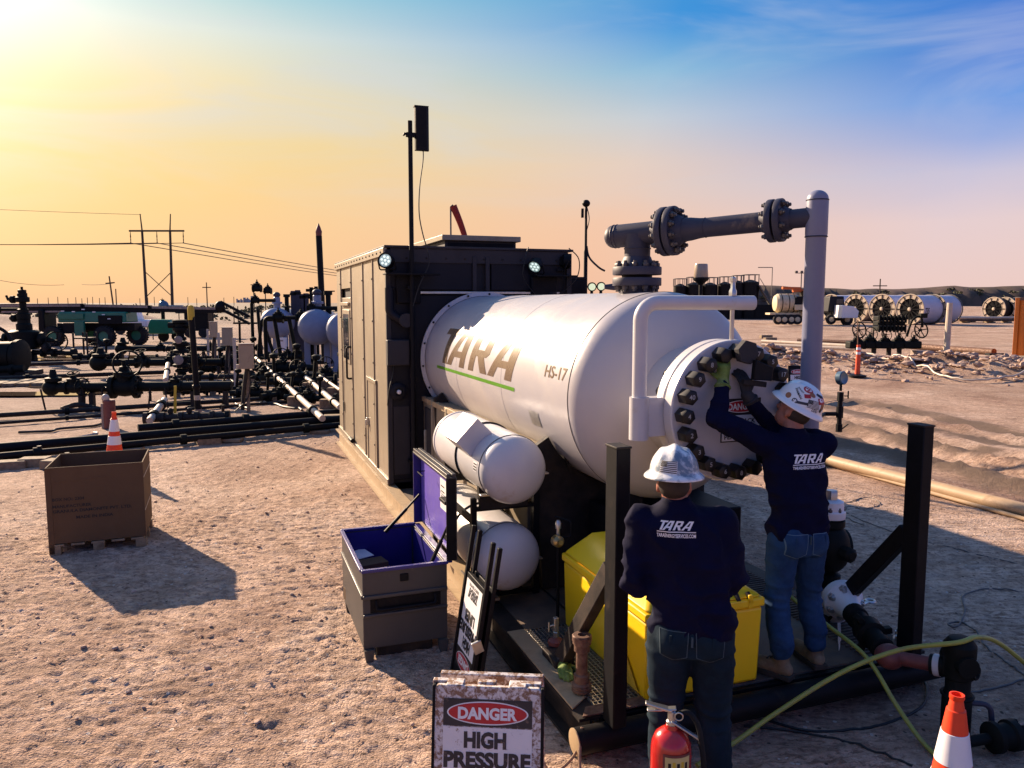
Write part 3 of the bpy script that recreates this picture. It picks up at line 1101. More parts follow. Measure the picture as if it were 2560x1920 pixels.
structure(mb.build('hill', m_hill))
mb = MB()
for k in range(320):
    i = rg.randint(18, NX)
    x, hh = prof[i]
    leaf_cloud(mb, (x + rg.uniform(-1, 1), 205 + rg.uniform(-6, 3), hh * rg.uniform(.2, .85)), 1.2, .6, 30, .4, rg)
o = mb.build('ridge_scrub', m_scrub, sharp=None)
tag(o, 'dark brush growing along the low ridge behind the reels', 'scrub', kind='stuff')

m_far = mat('far_haze_building', (0.35, 0.36, 0.40), 0.9, var=0.05)
mb = MB()
for k in range(16):
    u = 596 + k * 3.4 + rg.uniform(-1, 1)
    p = G(u, 758.3)
    d = 4000
    a = (u - 1280) / FPX
    h = rg.choice([14, 20, 26, 34, 22])
    mb.box((a * d, d, h / 2 + 3), (rg.uniform(5, 9), 8, h))
o = mb.build('far_city', m_far)
tag(o, 'tiny pale city skyline on the horizon left of the round vessels', 'skyline', kind='stuff')


def wire(p0, p1, sag, r, name, label, mtl, n=18):
    p0, p1 = Vector(p0), Vector(p1)
    pts = []
    for i in range(n + 1):
        k = i / n
        p = p0.lerp(p1, k)
        p.z -= sag * 4 * k * (1 - k)
        pts.append(p)
    mb = MB().tube(pts, r, 4)
    o = mb.build(name, mtl)
    tag(o, label, 'wire', 'power lines across the left sky')
    return o


# H-frame transmission pylon
YP = 210.0
a0, a1 = D(355, 575, YP), D(425, 575, YP)
t = thing('transmission_pylon', 'tall timber H-frame power pylon on the left horizon', 'pylon', ((a0.x + a1.x) / 2, YP, 0))
hw = (a1.x - a0.x) / 2
ztop = a0.z
for s in (-1, 1):
    MB().cyl((s * (hw - .3), 0, -1), (s * hw, 0, ztop), .42, .30, 10).build('pole', m_pole, t)
    MB().cyl((s * hw, 0, ztop), (s * hw * .84 + s * -.0 + s * .9, 0, ztop + 4.2), .2, .14, 8).build('peak_arm', m_pole, t)
MB().box((0, .35, ztop - .2), (hw * 2 + 7.2, .35, .45)).build('crossarm', m_pole, t)
for s in (-1, 1):
    MB().cyl((-s * hw * .97, .2, 4.0), (s * hw * .98, .2, ztop * .5), .11, n=6).build('brace', m_pole, t)
for x in (-hw - 3.3, 0, hw + 3.3):
    MB().lathe([(.06, 0), (.16, .2), (.08, .4), (.16, .6), (.08, .8), (.16, 1.0), (.08, 1.3), (.16, 1.6), (.06, 3.0)], (x, .35, ztop - 3.4), n=8).build('insulator', m_pole, t)
cx = (a0.x + a1.x) / 2
for k, (dx, side) in enumerate([(-hw - 3.3, 'outer left'), (0, 'middle'), (hw + 3.3, 'outer right')]):
    zz = ztop - 3.4
    wire((cx + dx, YP, zz), (cx + dx * 1.0 - 170, YP - 90, zz + 4.0), 4.0, .10, 'power_line', f'{side} power line running left from the pylon', m_pole)
    wire((cx + dx, YP, zz), (cx + dx + 190, YP + 800, zz - 4 + 14), 12, .14, 'power_line', f'{side} power line sagging right from the pylon', m_cable)
wire((cx - hw, YP, ztop + 4), (cx - hw - 180, YP - 60, ztop + 13), 2.5, .06, 'power_line', 'thin shield wire high above the left conductors', m_cable)


def utility_pole(u, v0, v1, y, arms, label, tilt=0.0, r=.16):
    p = D(u, 757, y)
    zt = D(u, v0, y).z
    t = thing('utility_pole', label, 'utility pole', (p.x, y, 0), 0, 'utility poles along the horizon')
    t.rotation_euler = (0, tilt, 0)
    MB().cyl((0, 0, -.5), (0, 0, zt), r, r * .75, 8).build('pole', m_pole, t)
    for (dz, w) in arms:
        MB().box((0, 0, zt - dz), (w, .2, .22)).build('crossarm', m_pole, t)
    return t


utility_pole(285, 690, 757, 150, [(1.3, 1.7)], 'leaning utility pole with one crossarm left of the pylon', rad(-5), .17)
utility_pole(291, 722, 757, 155, [], 'short bare pole stub beside the leaning utility pole', 0, .13)
utility_pole(518, 706, 757, 190, [(1.2, 2.0)], 'utility pole with one crossarm right of the pylon')
utility_pole(635, 709, 757, 200, [(.3, 1.4)], 'thin utility pole left of the round vessels')
utility_pole(664, 718, 757, 210, [(1.2, 1.4)], 'thin utility pole just behind the round vessels')
utility_pole(2198, 697, 770, 180, [(1.6, 3.2), (3.4, 3.0)], 'utility pole with two crossarms above the reels', 0, .18)
for k, u in enumerate([94, 121, 145, 170, 190, 205, 219, 232, 249, 263, 350, 370, 386, 406, 470, 492, 560, 585]):
    p = D(u, 757, 700)
    zt = D(u, 746 - (k * 7 % 5), 700).z
    o = MB().cyl((0, 0, -1), (0, 0, zt), .32, .25, 6).build('fence_mast', m_pole, loc=(p.x, 700, 0))
    tag(o, 'tiny far mast standing on the left horizon', 'mast', 'far masts on the left horizon')
wire(D(0, 701, 150), D(160, 712, 165), .4, .05, 'power_line', 'low thin wire crossing the sky at the far left', m_cable)
wire(D(205, 711, 165), D(283, 708, 150), .2, .05, 'power_line', 'low thin wire reaching the leaning utility pole', m_cable)

# ================================================================== the heater skid
def ibeam(mb, p0, p1, w, h, tf=.018, tw=.014, m=0):
    p0, p1 = Vector(p0), Vector(p1)
    ax = (p1 - p0).normalized()
    x = ax.cross(Vector((0, 0, 1))).normalized()
    poly = [(-w / 2, 0), (w / 2, 0), (w / 2, tf), (tw / 2, tf), (tw / 2, h - tf), (w / 2, h - tf), (w / 2, h), (-w / 2, h), (-w / 2, h - tf), (-tw / 2, h - tf), (-tw / 2, tf), (-w / 2, tf)]
    mb.prism(poly, p1, -x, Vector((0, 0, 1)), (p1 - p0).length, m)
    return mb


DK = 0.22      # deck height
skid = thing('skid_base', 'long steel skid base with black guard posts at its front corners', 'skid', S(0, 0, 0), TH)
MB().add([], [])
ibeam(MB(), (.07, -3.95, 0), (.07, 4.70, 0), .14, .25).build('side_beam', m_skidtan, skid)
ibeam(MB(), (.07, -5.70, 0), (.07, -3.96, 0), .14, DK - .002).build('side_beam', m_darksteel, skid)  # same tan beam; its shade put in as a dark steel colour
ibeam(MB(), (2.43, -5.70, 0), (2.43, 4.70, 0), .14, .25 - .032).build('side_beam', m_darksteel, skid)
for y in (-5.3, -4.2, -3.0, -1.8, -.6, .8, 2.2, 3.6):
    MB().box((1.25, y, .10), (2.20, .10, .16)).build('cross_member', m_darksteel, skid)
MB().box((1.47, -2.86, DK - .012), (1.80, 5.60, .02)).build('deck_plate', m_deck, skid)
MB().box((.345, -2.30, DK - .012), (.40, 4.40, .02)).build('deck_plate', m_deck, skid)
# dusty edge plates at the front left, with a chamfered end
MB().prism([(0, 0), (.13, .10), (.13, 1.10), (0, 1.10)], (.005, -5.60, DK + .010), (1, 0, 0), (0, 1, 0), .01).build('edge_plate', m_skidtan, skid, .002)
MB().prism([(0, 0), (.50, 0), (.50, .09), (.06, .09)], (.02, -5.70, DK + .012), (1, 0, 0), (0, 1, 0), .01).build('edge_plate', m_rust, skid, .002)
# open grating
mb = MB()
for k in range(34):
    y = -5.60 + k * .032
    mb.box((.345, y, DK - .004), (.41, .005, .024))
for k in range(15):
    x = .142 + k * .029
    mb.box((x, -5.06, DK - .003), (.007, 1.09, .02))
o = mb.build('grating', m_steel, skid)
o['kind'] = 'stuff'
mb = MB()
for k in range(60):
    y = -5.60 + k * .040
    mb.box((2.20, y, DK + .004), (.30, .008, .012))
o = mb.build('grating', m_deck, skid)
o['kind'] = 'stuff'
# front pipe bumper
mb = MB().cyl((-.06, -5.78, .145), (2.56, -5.78, .145), .072, n=28)
mb.build('bumper_pipe', m_black, skid)
for x in (-.061, 2.561):
    MB().lathe([(.071, 0), (.071, .006), (.05, .010)], (x, -5.78, .145), (-1 if x < 0 else 1, 0, 0), 28).build('pipe_cap', m_skidtan, skid)
MB().box((1.27, -5.70, .11), (2.28, .03, .20)).build('front_beam', m_black, skid)
# guard posts with braces
for x in (.165, 2.25):
    p = MB().box((x, -5.80, DK + .765), (.082, .125, 1.53)).build('guard_post', m_black, skid, .006)
    MB().box((x, -5.80, DK + 1.532), (.090, .133, .012)).build('cap_plate', m_darksteel, p, .003)
    MB().bar((x, -5.745, 1.07), (x, -5.06, DK + .01), .07, .10, (0, 1, 1)).build('brace', m_darksteel if x < 1 else m_black, skid, .005)
    MB().box((x, -5.02, DK + .03), (.13, .22, .05)).build('foot_plate', m_darksteel, skid, .004)

# ------------------------------------------------------------------ control cabin
CW, CL, CH, CB = 2.42, 4.55, 2.90, .26
cab = thing('control_cabin', 'tall beige panelled equipment cabin with shaded front wall at the rear of the skid', 'cabin', S(.06, 0, CB), TH)
mb = MB()
mb.box((CW / 2 + .02, CL / 2 + .02, CH / 2), (CW - .06, CL - .06, CH - .02))
mb.build('core_wall', m_beigeshade, cab)
# left wall panels between seams
seams = [0.0, .90, 1.70, 2.83, 4.00, CL]
for a, b in zip(seams[:-1], seams[1:]):
    if a == 2.83:
        MB().box((.012, (a + b) / 2, CH - .22), (.024, b - a - .02, .42)).build('wall_panel', m_beige, cab, .004)
        MB().box((.012, a + .05, 1.17), (.024, .08, 2.30)).build('wall_panel', m_beige, cab, .004)
        MB().box((.012, b - .06, 1.17), (.024, .10, 2.30)).build('wall_panel', m_beige, cab, .004)
    else:
        MB().box((.012, (a + b) / 2, CH / 2 - .01), (.024, b - a - .014, CH - .04)).build('wall_panel', m_beige, cab, .004)
screw = MB().lathe([(.013, 0), (.013, .006), (.008, .010)], (0, 0, 0), (0, 0, 1), 8).mesh('screw', m_darksteel)
for y in seams[1:-1]:
    MB().box((-.006, y, CH / 2 - .01), (.022, .035, CH - .05)).build('seam_strip', m_beige, cab, .004)
    for z in (.35, .9, 1.45, 2.0, 2.55):
        s_ = link('screw', screw, cab, (-.017, y, z), (0, -math.pi / 2, 0))
for k in range(17):
    link('screw', screw, cab, (-.036, .15 + k * .265, CH - .05), (0, -math.pi / 2, 0))
MB().box((.02, .0, CH / 2 - .01), (.06, .05, CH - .03)).build('corner_post', m_beigeshade, cab, .005)
MB().box((CW - .03, -.012, CH / 2 - .01), (.07, .04, CH - .03)).build('corner_post', m_beigeshade, cab, .005)
MB().box((.0, CL / 2, .035), (.05, CL, .07)).build('base_trim', m_beige, cab, .005)
mb = MB().box((-.012, CL / 2, CH - .05), (.045, CL + .03, .10))
mb.build('roof_edge', m_beige, cab, .006)
MB().box((CW / 2, CL / 2 - .01, CH + .012), (CW + .05, CL + .06, .03)).build('roof', m_beigeshade, cab, .006)
# big door with a window and a push bar
d = MB().box((.014, 3.38, 1.20), (.03, .92, 2.24)).build('door', m_beige, cab, .005)
MB().box((-.006, 3.40, 1.70), (.024, .78, .86)).build('window_frame', m_beige, d, .006)
MB().box((-.019, 3.40, 1.70), (.008, .62, .72)).build('pane', m_glass, d)
MB().box((-.010, 3.40, 2.22), (.07, .84, .05)).build('door_hood', m_beige, d, .004)
MB().tube(path([(-.0, 2.98, 1.55), (-.075, 2.98, 1.55), (-.075, 2.98, 1.05), (-.0, 2.98, 1.05)], .03, 4), .016, 8).build('push_bar', m_black, d)
MB().box((-.02, 3.86, 1.9), (.02, .05, .16)).build('hinge', m_beigeshade, d, .003)
MB().box((-.02, 3.86, .5), (.02, .05, .16)).build('hinge', m_beigeshade, d, .003)
MB().cyl((-.05, 2.70, .10), (-.05, 2.95, .10), .035, n=10).build('door_stop', m_black, d)
# low access door
d = MB().box((-.003, 1.10, .62), (.018, .72, 1.16)).build('access_door', m_beige, cab, .004)
for y in (.76, 1.44):
    MB().box((-.013, y, .62), (.022, .05, 1.22)).build('frame', m_beige, d, .003)
MB().box((-.016, 1.10, 1.20), (.022, .73, .05)).build('frame', m_beige, d, .003)
mb = MB().box((-.03, 1.38, .60), (.04, .05, .10)).box((-.055, 1.38, .57), (.015, .03, .12))
mb.build('latch', m_steel, d, .003)
# front wall: its shade is put into these dark colours
MB().box((CW / 2, -.006, CH - .09), (CW - .10, .03, .17)).build('header', m_beigeshade, cab, .004)
for x0, x1 in ((.33, 1.08), (1.33, CW - .12)):
    MB().box(((x0 + x1) / 2, .004, 2.62 - .02), (x1 - x0, .02, .40)).build('front_panel', m_navy, cab, .004)
    MB().box(((x0 + x1) / 2, .004, 1.20), (x1 - x0, .02, 2.26)).build('front_panel', m_navy, cab, .004)
for x in (1.105, 1.275):
    MB().box((x, -.010, 2.60), (.05, .05, .42)).build('mullion', m_beigeshade, cab, .004)
MB().box((1.28, -.012, 2.365), (1.95, .05, .03)).build('mid_rail', m_steel, cab, .004)
MB().box((.16, .004, 1.42), (.25, .02, 2.72)).build('front_panel', m_navy, cab, .004)
MB().box((.16, -.006, .55), (.20, .02, .85)).build('vent_panel', m_beigeshade, cab, .004)
for k in range(9):
    link('screw', screw, cab, (.25 + k * .245, -.022, CH - .12), (math.pi / 2, 0, 0))
mb = MB().tube(path([(.295, -.05, .15), (.295, -.05, 2.30), (.295, -.05, CH - .15)], .02, 2), .024, 10)
mb.build('conduit', m_beigeshade, cab)
for z in (.6, 1.2, 1.8):
    MB().cyl((.295, -.05, z), (.295, -.05, z + .05), .032, n=10).build('conduit_coupling', m_darksteel, cab)
mb = MB().box((.115, -.06, 1.64), (.27, .12, .31))
jb = mb.build('junction_box', m_beigeshade, cab, .008)
MB().box((.115, -.123, 1.64), (.25, .008, .29)).build('box_lid', m_beigeshade, jb, .003)
MB().tube(spline([(.06, -.06, 1.48), (.05, -.07, 1.38), (-.0, -.09, 1.2), (-.02, -.06, 1.0)], 5), .008, 6).build('cable', m_cableblk, jb)
h = MB().lathe([(.11, 0), (.11, .03), (.075, .05), (.05, .05), (.05, .02)], (.12, -.02, 1.16), (0, -1, 0), 24).build('horn', m_navy, cab)
MB().lathe([(.026, 0), (.026, .045), (.018, .05)], (.12, -.05, 1.16), (0, -1, 0), 14).build('horn_button', m_signwhite2, h)
MB().tube(path([(.03, -.03, 2.42), (.03, -.03, 2.12), (.16, -.06, 2.03), (.26, -.10, 2.03)], .10, 6), .055, 12).build('duct', m_navy, cab)
MB().cyl((.21, -.10, 2.03), (.21, -.16, 2.03), .085, n=18).build('duct_cap', m_beigeshade, cab)
MB().tube(path([(2.14, -.05, 2.38), (2.14, -.05, 2.2), (2.06, -.08, 2.1)], .06, 6), .06, 12).build('duct', m_navy, cab)

# roof hood
hood = thing('roof_ventilator', 'low dark ventilator hood on the cabin roof', 'ventilator', S(.98, .70, CB + CH + .03), TH)
MB().box((.50, 1.0, .065), (1.0, 2.0, .13)).build('base', m_beigeshade, hood, .005)
MB().box((.50, 1.0, .165), (1.10, 2.12, .07)).build('lid', m_beige, hood, .006)
MB().box((.50, -.004, .068), (.92, .012, .07)).build('louvre', m_black, hood)


def floodlight(label, loc, yaw, pitch, lit, group):
    t = thing('floodlight', label, 'floodlight', loc, TH + yaw, group)
    t.scale = (.74, .74, .74)
    R = Matrix.Rotation(pitch, 3, 'X')
    ax = R @ Vector((0, -1, 0))
    c = Vector((0, -.16, .02))
    mb = MB().lathe([(.06, -.10), (.115, -.08), (.125, 0), (.125, .045), (.108, .045), (.10, .03)], c, ax, 24)
    hs = mb.build('housing', m_black, t)
    MB().lathe([(.104, .032), (.0, .034)], c, ax, 24, cap0=False).build('lens', m_lens if lit else m_lampdark, hs)
    if lit:
        x = ax.orthogonal().normalized()
        y = ax.cross(x)
        for k in range(7):
            a = k * math.pi / 3
            rr = 0 if k == 6 else .062
            p = c + ax * .036 + x * rr * math.cos(a) + y * rr * math.sin(a)
            MB().lathe([(.022, 0), (.016, .006), (.0, .006)], p, ax, 10).build('led', m_led, hs)
    for k in range(5):
        MB().box(c - ax * (.085 + k * .012), (.17 - k * .01, .006, .17 - k * .01), R).build('cooling_fin', m_black, hs)
    MB().tube(path([(-.14, -.16, .02), (-.14, -.09, -.12), (.14, -.09, -.12), (.14, -.16, .02)], .03, 4), .012, 8).build('yoke', m_black, t)
    MB().box((0, -.05, -.13), (.07, .14, .05)).build('bracket', m_black, t, .004)
    return t


floodlight('lit round floodlight at the left corner of the cabin front', S(.10, -.05, 2.98), rad(-34), rad(-8), True, 'floodlights on the cabin front')
# bracket shelves behind the lamps
b_ = thing('lamp_bracket', 'black bracket shelf carrying the left floodlight and the mast', 'bracket', S(.10, -.03, 2.72), TH)
MB().box((.22, -.12, .12), (.62, .20, .02)).build('shelf', m_black, b_, .003)
MB().box((.22, -.02, -.05), (.30, .03, .36)).build('back_plate', m_black, b_, .02)
MB().box((.50, -.13, .12), (.16, .10, .022)).build('tab', m_black, b_, .003)
floodlight('tilted floodlight of the dark pair at the right of the cabin front', S(2.02, -.06, 2.95), rad(-48), rad(34), True, 'floodlights on the cabin front')
floodlight('outer floodlight turned away at the right corner of the cabin', S(2.30, -.02, 3.02), rad(75), rad(5), False, 'floodlights on the cabin front')
b_ = thing('lamp_bracket', 'black bracket plate under the right pair of floodlights', 'bracket', S(2.12, -.03, 2.72), TH)
MB().box((.08, -.11, .12), (.56, .20, .02)).build('shelf', m_black, b_, .003)
MB().box((-.03, -.02, -.06), (.36, .03, .36)).build('back_plate', m_black, b_, .03)
for sx in (-.26, .30):
    pts = spline([(sx, -.05, .48), (sx + (.12 if sx > 0 else -.06), -.10, .34), (sx + (.10 if sx > 0 else -.08), -.08, .10), (sx * .6, -.04, -.12)], 6)
    MB().tube(pts, .007, 6).build('cable', m_cableblk, b_)

# mast with panel antenna
mast = thing('antenna_mast', 'tall black mast with a panel antenna in front of the cabin', 'antenna', S(.34, -.16, CB), TH)
MB().cyl((0, 0, 0), (0, 0, 4.36), .028, n=14).build('pole', m_black, mast)
mb = MB()
prof = [(-.085, .0), (-.07, -.035), (-.02, -.055), (.05, -.05), (.085, -.02), (.085, .015), (-.085, .015)]
mb.prism(prof, (.135, -.01, 4.52), (1, 0, 0), (0, 1, 0), .50)
pa = mb.build('panel_antenna', m_black, mast, .006)
pa.rotation_euler = (0, rad(0), 0)
MB().box((.13, -.012, 4.527), (.17, .075, .014)).build('end_cap', m_blackr, pa)
mb = MB().box((.02, 0, 4.20), (.14, .05, .05)).cyl((-.07, -.03, 4.20), (-.07, .03, 4.20), .014, n=8).box((-.045, 0, 4.21), (.06, .035, .02))
mb.build('clamp', m_black, mast, .003)
MB().tube(spline([(.15, -.02, 4.02), (.145, -.02, 3.9), (.10, -.03, 3.6), (.09, -.03, 3.3), (.13, -.04, 3.05), (.20, -.05, 2.80), (.19, -.05, 2.68), (.11, -.06, 2.52), (.06, -.05, 2.40), (0.0, -.04, 2.2)], 8), .007, 6).build('cable', m_cableblk, mast)
for z in (.30, 2.42):
    MB().box((0, .07, z), (.10, .15, .04)).build('clamp', m_black, mast, .003)

# windsock beyond the roof
p = D(1127, 590, 16.0)
ws = thing('windsock', 'limp dark red windsock on a thin pole behind the cabin roof', 'windsock', (p.x, p.y, CB + CH), 0)
ht = D(1127, 517, 16.0).z - (CB + CH)
MB().tube([(0, 0, -3.16), (0, 0, ht), (.05, 0, ht + .04)], .018, 8).build('pole', m_cable, ws)
pts = spline([(.05, 0, ht + .02), (.11, .02, ht - .12), (.19, .05, ht - .32), (.27, .07, ht - .56), (.33, .08, ht - .80)], 6)
MB().tube(pts, .05, 12, radii=[.075 - .022 * i / (len(pts) - 1) for i in range(len(pts))]).build('sock', m_sock, ws)

# ------------------------------------------------------------------ the pressure vessel
VR, VZ, VX = .77, 1.81, 1.28
ves = thing('heater_vessel', 'large white horizontal pressure vessel lettered TARA with a bolted round end', 'tank', S(VX, 0, VZ), TH)
prof = [(VR, 0.03), (VR, 4.36)]
for k in range(1, 17):
    a = math.pi / 2 * k / 16
    prof.append((VR * math.cos(a), 4.36 + .42 * math.sin(a)))
MB().lathe(prof, (0, 0, 0), (0, -1, 0), 96, cap0=True, cap1=False).build('shell', m_white, ves, sharp=30)
MB().lathe([(VR + .0005, 4.355), (VR + .003, 4.358), (VR + .003, 4.364), (VR + .0005, 4.367)], (0, 0, 0), (0, -1, 0), 96, False, False).build('weld_seam', m_cable, ves)
MB().lathe([(VR + .01, .045), (.825, .045), (.825, .075), (VR + .005, .078)], (0, 0, 0), (0, -1, 0), 96, False, False).build('rear_flange', m_white2, ves)
sb = hexnut(.014, .012).mesh('bolt', m_boltblack)
bolt_ring(ves, sb, (0, -.078, 0), (0, -1, 0), .802, 18, .1)
# neck and the two flanges
MB().lathe([(.39, 4.58), (.385, 4.95), (.41, 5.04)], (0, 0, 0), (0, -1, 0), 64, False, False).build('manway_neck', m_white, ves)
MB().lathe([(.40, 5.035), (.448, 5.035), (.455, 5.042), (.455, 5.118), (.448, 5.125), (.40, 5.125)], (0, 0, 0), (0, -1, 0), 80, False, False).build('neck_flange', m_white2, ves)
MB().lathe([(.41, 5.120), (.41, 5.145)], (0, 0, 0), (0, -1, 0), 64, False, False).build('gasket', m_black, ves)
bl = MB().lathe([(.40, 5.138), (.448, 5.138), (.455, 5.145), (.455, 5.228), (.447, 5.236), (.0, 5.236)], (0, 0, 0), (0, -1, 0), 80, False, False).build('blind_flange', m_white2, ves)
nut = MB().lathe([(.049, 0), (.052, .008), (.052, .080), (.046, .094), (.036, .098)], (0, 0, 0), (0, 0, 1), 6).mesh('stud_nut', m_boltblack)
nutb = hexnut(.050, .055, .030, .72).mesh('stud_nut', m_boltblack)
NB = 20
marks = {0: '1', 19: '7', 18: '5', 17: '17', 1: '', 2: '8', 3: '9', 4: '40', 5: '4', 6: '2', 7: '3', 8: '5', 9: '6', 10: '8'}
for i in range(NB):
    a = math.pi / 2 + 2 * math.pi * (i + .06) / NB
    # seen from the front, +x to the right and z up
    p = Vector((.385 * math.cos(a), -5.236, .385 * math.sin(a)))
    o = link('stud_nut', nut, bl, p, (math.pi / 2, 0, 0))
    link('stud_nut', nutb, ves, Vector((p.x, -5.036, p.z)), (-math.pi / 2, 0, 0))
    if marks.get(i):
        tx = flat_text(marks[i], .030, (p.x, -5.236 - .0995, p.z - .012), (1, 0, 0), (0, 0, 1), .01)
        tx.build('paint_number', m_chalk, bl)
# danger sticker on the blind flange
zs, xs_ = -.02, 0.06
MB().box((xs_, -5.2385, zs - .04), (.30, .003, .28)).build('warning_label', m_ink, bl)
MB().box((xs_, -5.2405, zs - .09), (.285, .003, .165)).build('label_field', m_signwhite2, bl)
e = [(.128 * math.cos(t * math.pi / 16), .040 * math.sin(t * math.pi / 16)) for t in range(32)]
put2d(e, [tuple(range(32))], lambda a, b: (xs_ + a, -5.2415, zs + .048 + b)).build('label_oval', m_textwhite, bl)
put2d([(a * .95, b * .88) for a, b in e], [tuple(range(32))], lambda a, b: (xs_ + a, -5.2425, zs + .048 + b)).build('label_oval', m_signred, bl)
flat_text('DANGER', .042, (xs_, -5.2435, zs + .028), (1, 0, 0), (0, 0, 1), .03, width=.205).build('lettering', m_textwhite, bl)
flat_text('KEEP BACK', .030, (xs_, -5.2425, zs - .06), (1, 0, 0), (0, 0, 1), .03, width=.22).build('lettering', m_ink, bl)
flat_text('AUTHORIZED', .030, (xs_, -5.2425, zs - .11), (1, 0, 0), (0, 0, 1), .03, width=.25).build('lettering', m_ink, bl)
flat_text('PERSONNEL', .030, (xs_, -5.2425, zs - .16), (1, 0, 0), (0, 0, 1), .03, width=.25).build('lettering', m_ink, bl)
# davit arm that swings the blind flange
dx = -.605
dv = MB().tube(path([(dx, -5.10, -.02), (dx, -5.10, .69), (.165, -5.19, .69)], .11, 8), .046, 20).build('davit_arm', m_white2, ves)
MB().lathe([(.050, -.17), (.062, -.17), (.062, .10), (.050, .10)], (dx, -5.10, 0), (0, 0, 1), 22).build('sleeve', m_white2, dv)
MB().box((dx + .105, -5.085, -.03), (.17, .10, .25)).build('sleeve_bracket', m_white2, dv, .006)
MB().lathe([(.014, 0), (.014, .36)], (.02, -5.17, .40), (0, 0, 1), 12).build('hook_rod', m_steel, dv)
MB().lathe([(.026, 0), (.026, .03), (.016, .05), (.016, .09), (.022, .09), (.022, .11), (.012, .12)], (.02, -5.17, .735), (0, 0, 1), 6).build('swivel_nut', m_steel, dv)
MB().torus((.02, -5.185, .40), (0, 1, .15), .030, .011, 18, 8).build('eye', m_steel, dv)
for s in (-1, 1):
    MB().box((.02 + s * .028, -5.19, .395), (.014, .06, .12)).build('clevis_plate', m_steel, bl, .004)
MB().box((.02, -5.19, .455 - .12), (.10, .08, .022)).build('clevis_base', m_white2, bl, .003)
MB().cyl((-.035, -5.19, .40), (.10, -5.19, .40), .011, n=10).build('clevis_pin', m_steel, bl)
MB().lathe([(.017, 0), (.014, .05), (.008, .075)], (.065, -5.19, .40), (1, 0, .1), 10).build('pin_handle', m_black, bl)
MB().lathe([(.020, 0), (.020, .012)], (-.05, -5.19, .40), (1, 0, 0), 6).build('pin_nut', m_steel, bl)


def on_shell(l, deg, off=.0025):
    a = rad(deg)
    return (-(VR + off) * math.sin(a), l, (VR + off) * math.cos(a))


# lettering on the left flank: angle is measured from the top
V, F, w = logo_faces(.16)
wid = w - .04
put2d(V, F, lambda a, b: on_shell(-.72 - 2.58 * (a / wid), 88.5 - 30.0 * b), .12).build('logo_lettering', m_tarabrown, ves)
put2d([(0, 0), (1, 0), (1, 1), (0, 1)], [(0, 1, 2, 3)], lambda a, b: on_shell(-.66 - 2.60 * a, 94.2 - 2.4 * b), .05).build('logo_underline', m_taragreen, ves)
V, F, w = glyphs('HS-17', .012, .9)
put2d(V, F, lambda a, b: on_shell(-3.90 - .40 * (a / w), 80.2 - 7.0 * b), .4).build('unit_number', m_tarabrown, ves)
put2d([(0, 0), (1, 0), (1, 1), (0, 1)], [(0, 1, 2, 3)], lambda a, b: on_shell(-3.55 - .20 * a, 112 - 9 * b, .004), .3).build('data_plate', m_steel, ves)
for y in (-1.45, -2.9):
    MB().lathe([(VR + .0004, 0), (VR + .0022, .004), (VR + .0022, .010), (VR + .0004, .014)], (0, y, 0), (0, -1, 0), 96, False, False).build('girth_weld', m_white, ves)
# insulated housing below and saddles
hs = MB().box((-.02, -1.80, -1.03), (1.52, 3.60, 1.12)).build('burner_housing', m_beige, ves, .006)
for y in (-.5, -1.15, -1.80, -2.45, -3.1):
    MB().box((-.79, y, -1.03), (.03, .05, 1.12)).build('rib', m_beige, hs, .004)
MB().box((-.775, -1.80, -.49), (.05, 3.60, .06)).build('top_angle', m_skidtan, hs, .004)
MB().box((-.79, -.30, -1.0), (.02, .34, .85)).build('service_door', m_beigeshade, hs, .004)
MB().box((-.81, -.20, -1.0), (.03, .03, .30)).build('door_handle', m_steel, hs, .003)
for y in (-3.75, -.55):
    a0 = rad(205)
    pts = []
    poly = [(-.74, -1.58), (.74, -1.58), (.74, -.42)] + [((VR + .012) * math.sin(a), -(VR + .012) * math.cos(a)) for a in [rad(63 - 126 * k / 24) for k in range(25)]] + [(-.80, -.42)]
    MB().prism(poly, (0, y - .03, 0), (1, 0, 0), (0, 0, 1), -.06).build('saddle', m_darksteel, ves)
MB().bar((-.70, -3.80, -.20), (-.52, -3.80, -.62), .14, .02, (1, 0, .4)).build('saddle_wing', m_darksteel, ves, .003)
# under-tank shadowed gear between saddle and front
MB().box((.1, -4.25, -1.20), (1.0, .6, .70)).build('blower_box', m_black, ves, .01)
MB().cyl((-.25, -4.30, -.95), (-.25, -4.30, -.60), .12, n=18).build('drain_neck', m_black, ves)


# ------------------------------------------------------------------ overhead pipework
PW = Vector((.978, 6.16, 0))
HD = Vector((.82, -.57, .040)).normalized()
UPV = Vector((0, 0, 1))
pw = thing('overhead_pipework', 'grey flanged pipe rising from the tank top and turning down at the right', 'pipework', (PW.x, PW.y, 2.50))
zc = .53      # height of the run above 2.50


def flange_pair(parent, c, ax, R, th, gap, neck, nb, br, bolt_me, length):
    """two discs with a gap, weld necks both ways, bolts right through"""
    c, ax = Vector(c), Vector(ax).normalized()
    for s in (-1, 1):
        a = ax * s
        f = MB().lathe([(neck, gap / 2), (R * .985, gap / 2), (R, gap / 2 + .005), (R, gap / 2 + th - .005), (R * .985, gap / 2 + th), (neck * 1.38, gap / 2 + th),
                        (neck * 1.12, gap / 2 + th + neck * .45), (neck * 1.0, gap / 2 + th + neck * .75)], c, a, 48, False, False).build('flange', m_pipegrey, parent)
        M = frame_from(a)
        for i in range(nb):
            t = 2 * math.pi * (i + .5) / nb
            d = M @ Vector((br * math.cos(t), br * math.sin(t), 0))
            o = link('bolt', bolt_me, f, c + a * (gap / 2 + th) + d, M.to_euler())
    MB().lathe([(R * .62, -gap / 2), (R * .62, gap / 2)], c, ax, 32, False, False).build('gasket', m_black, parent)


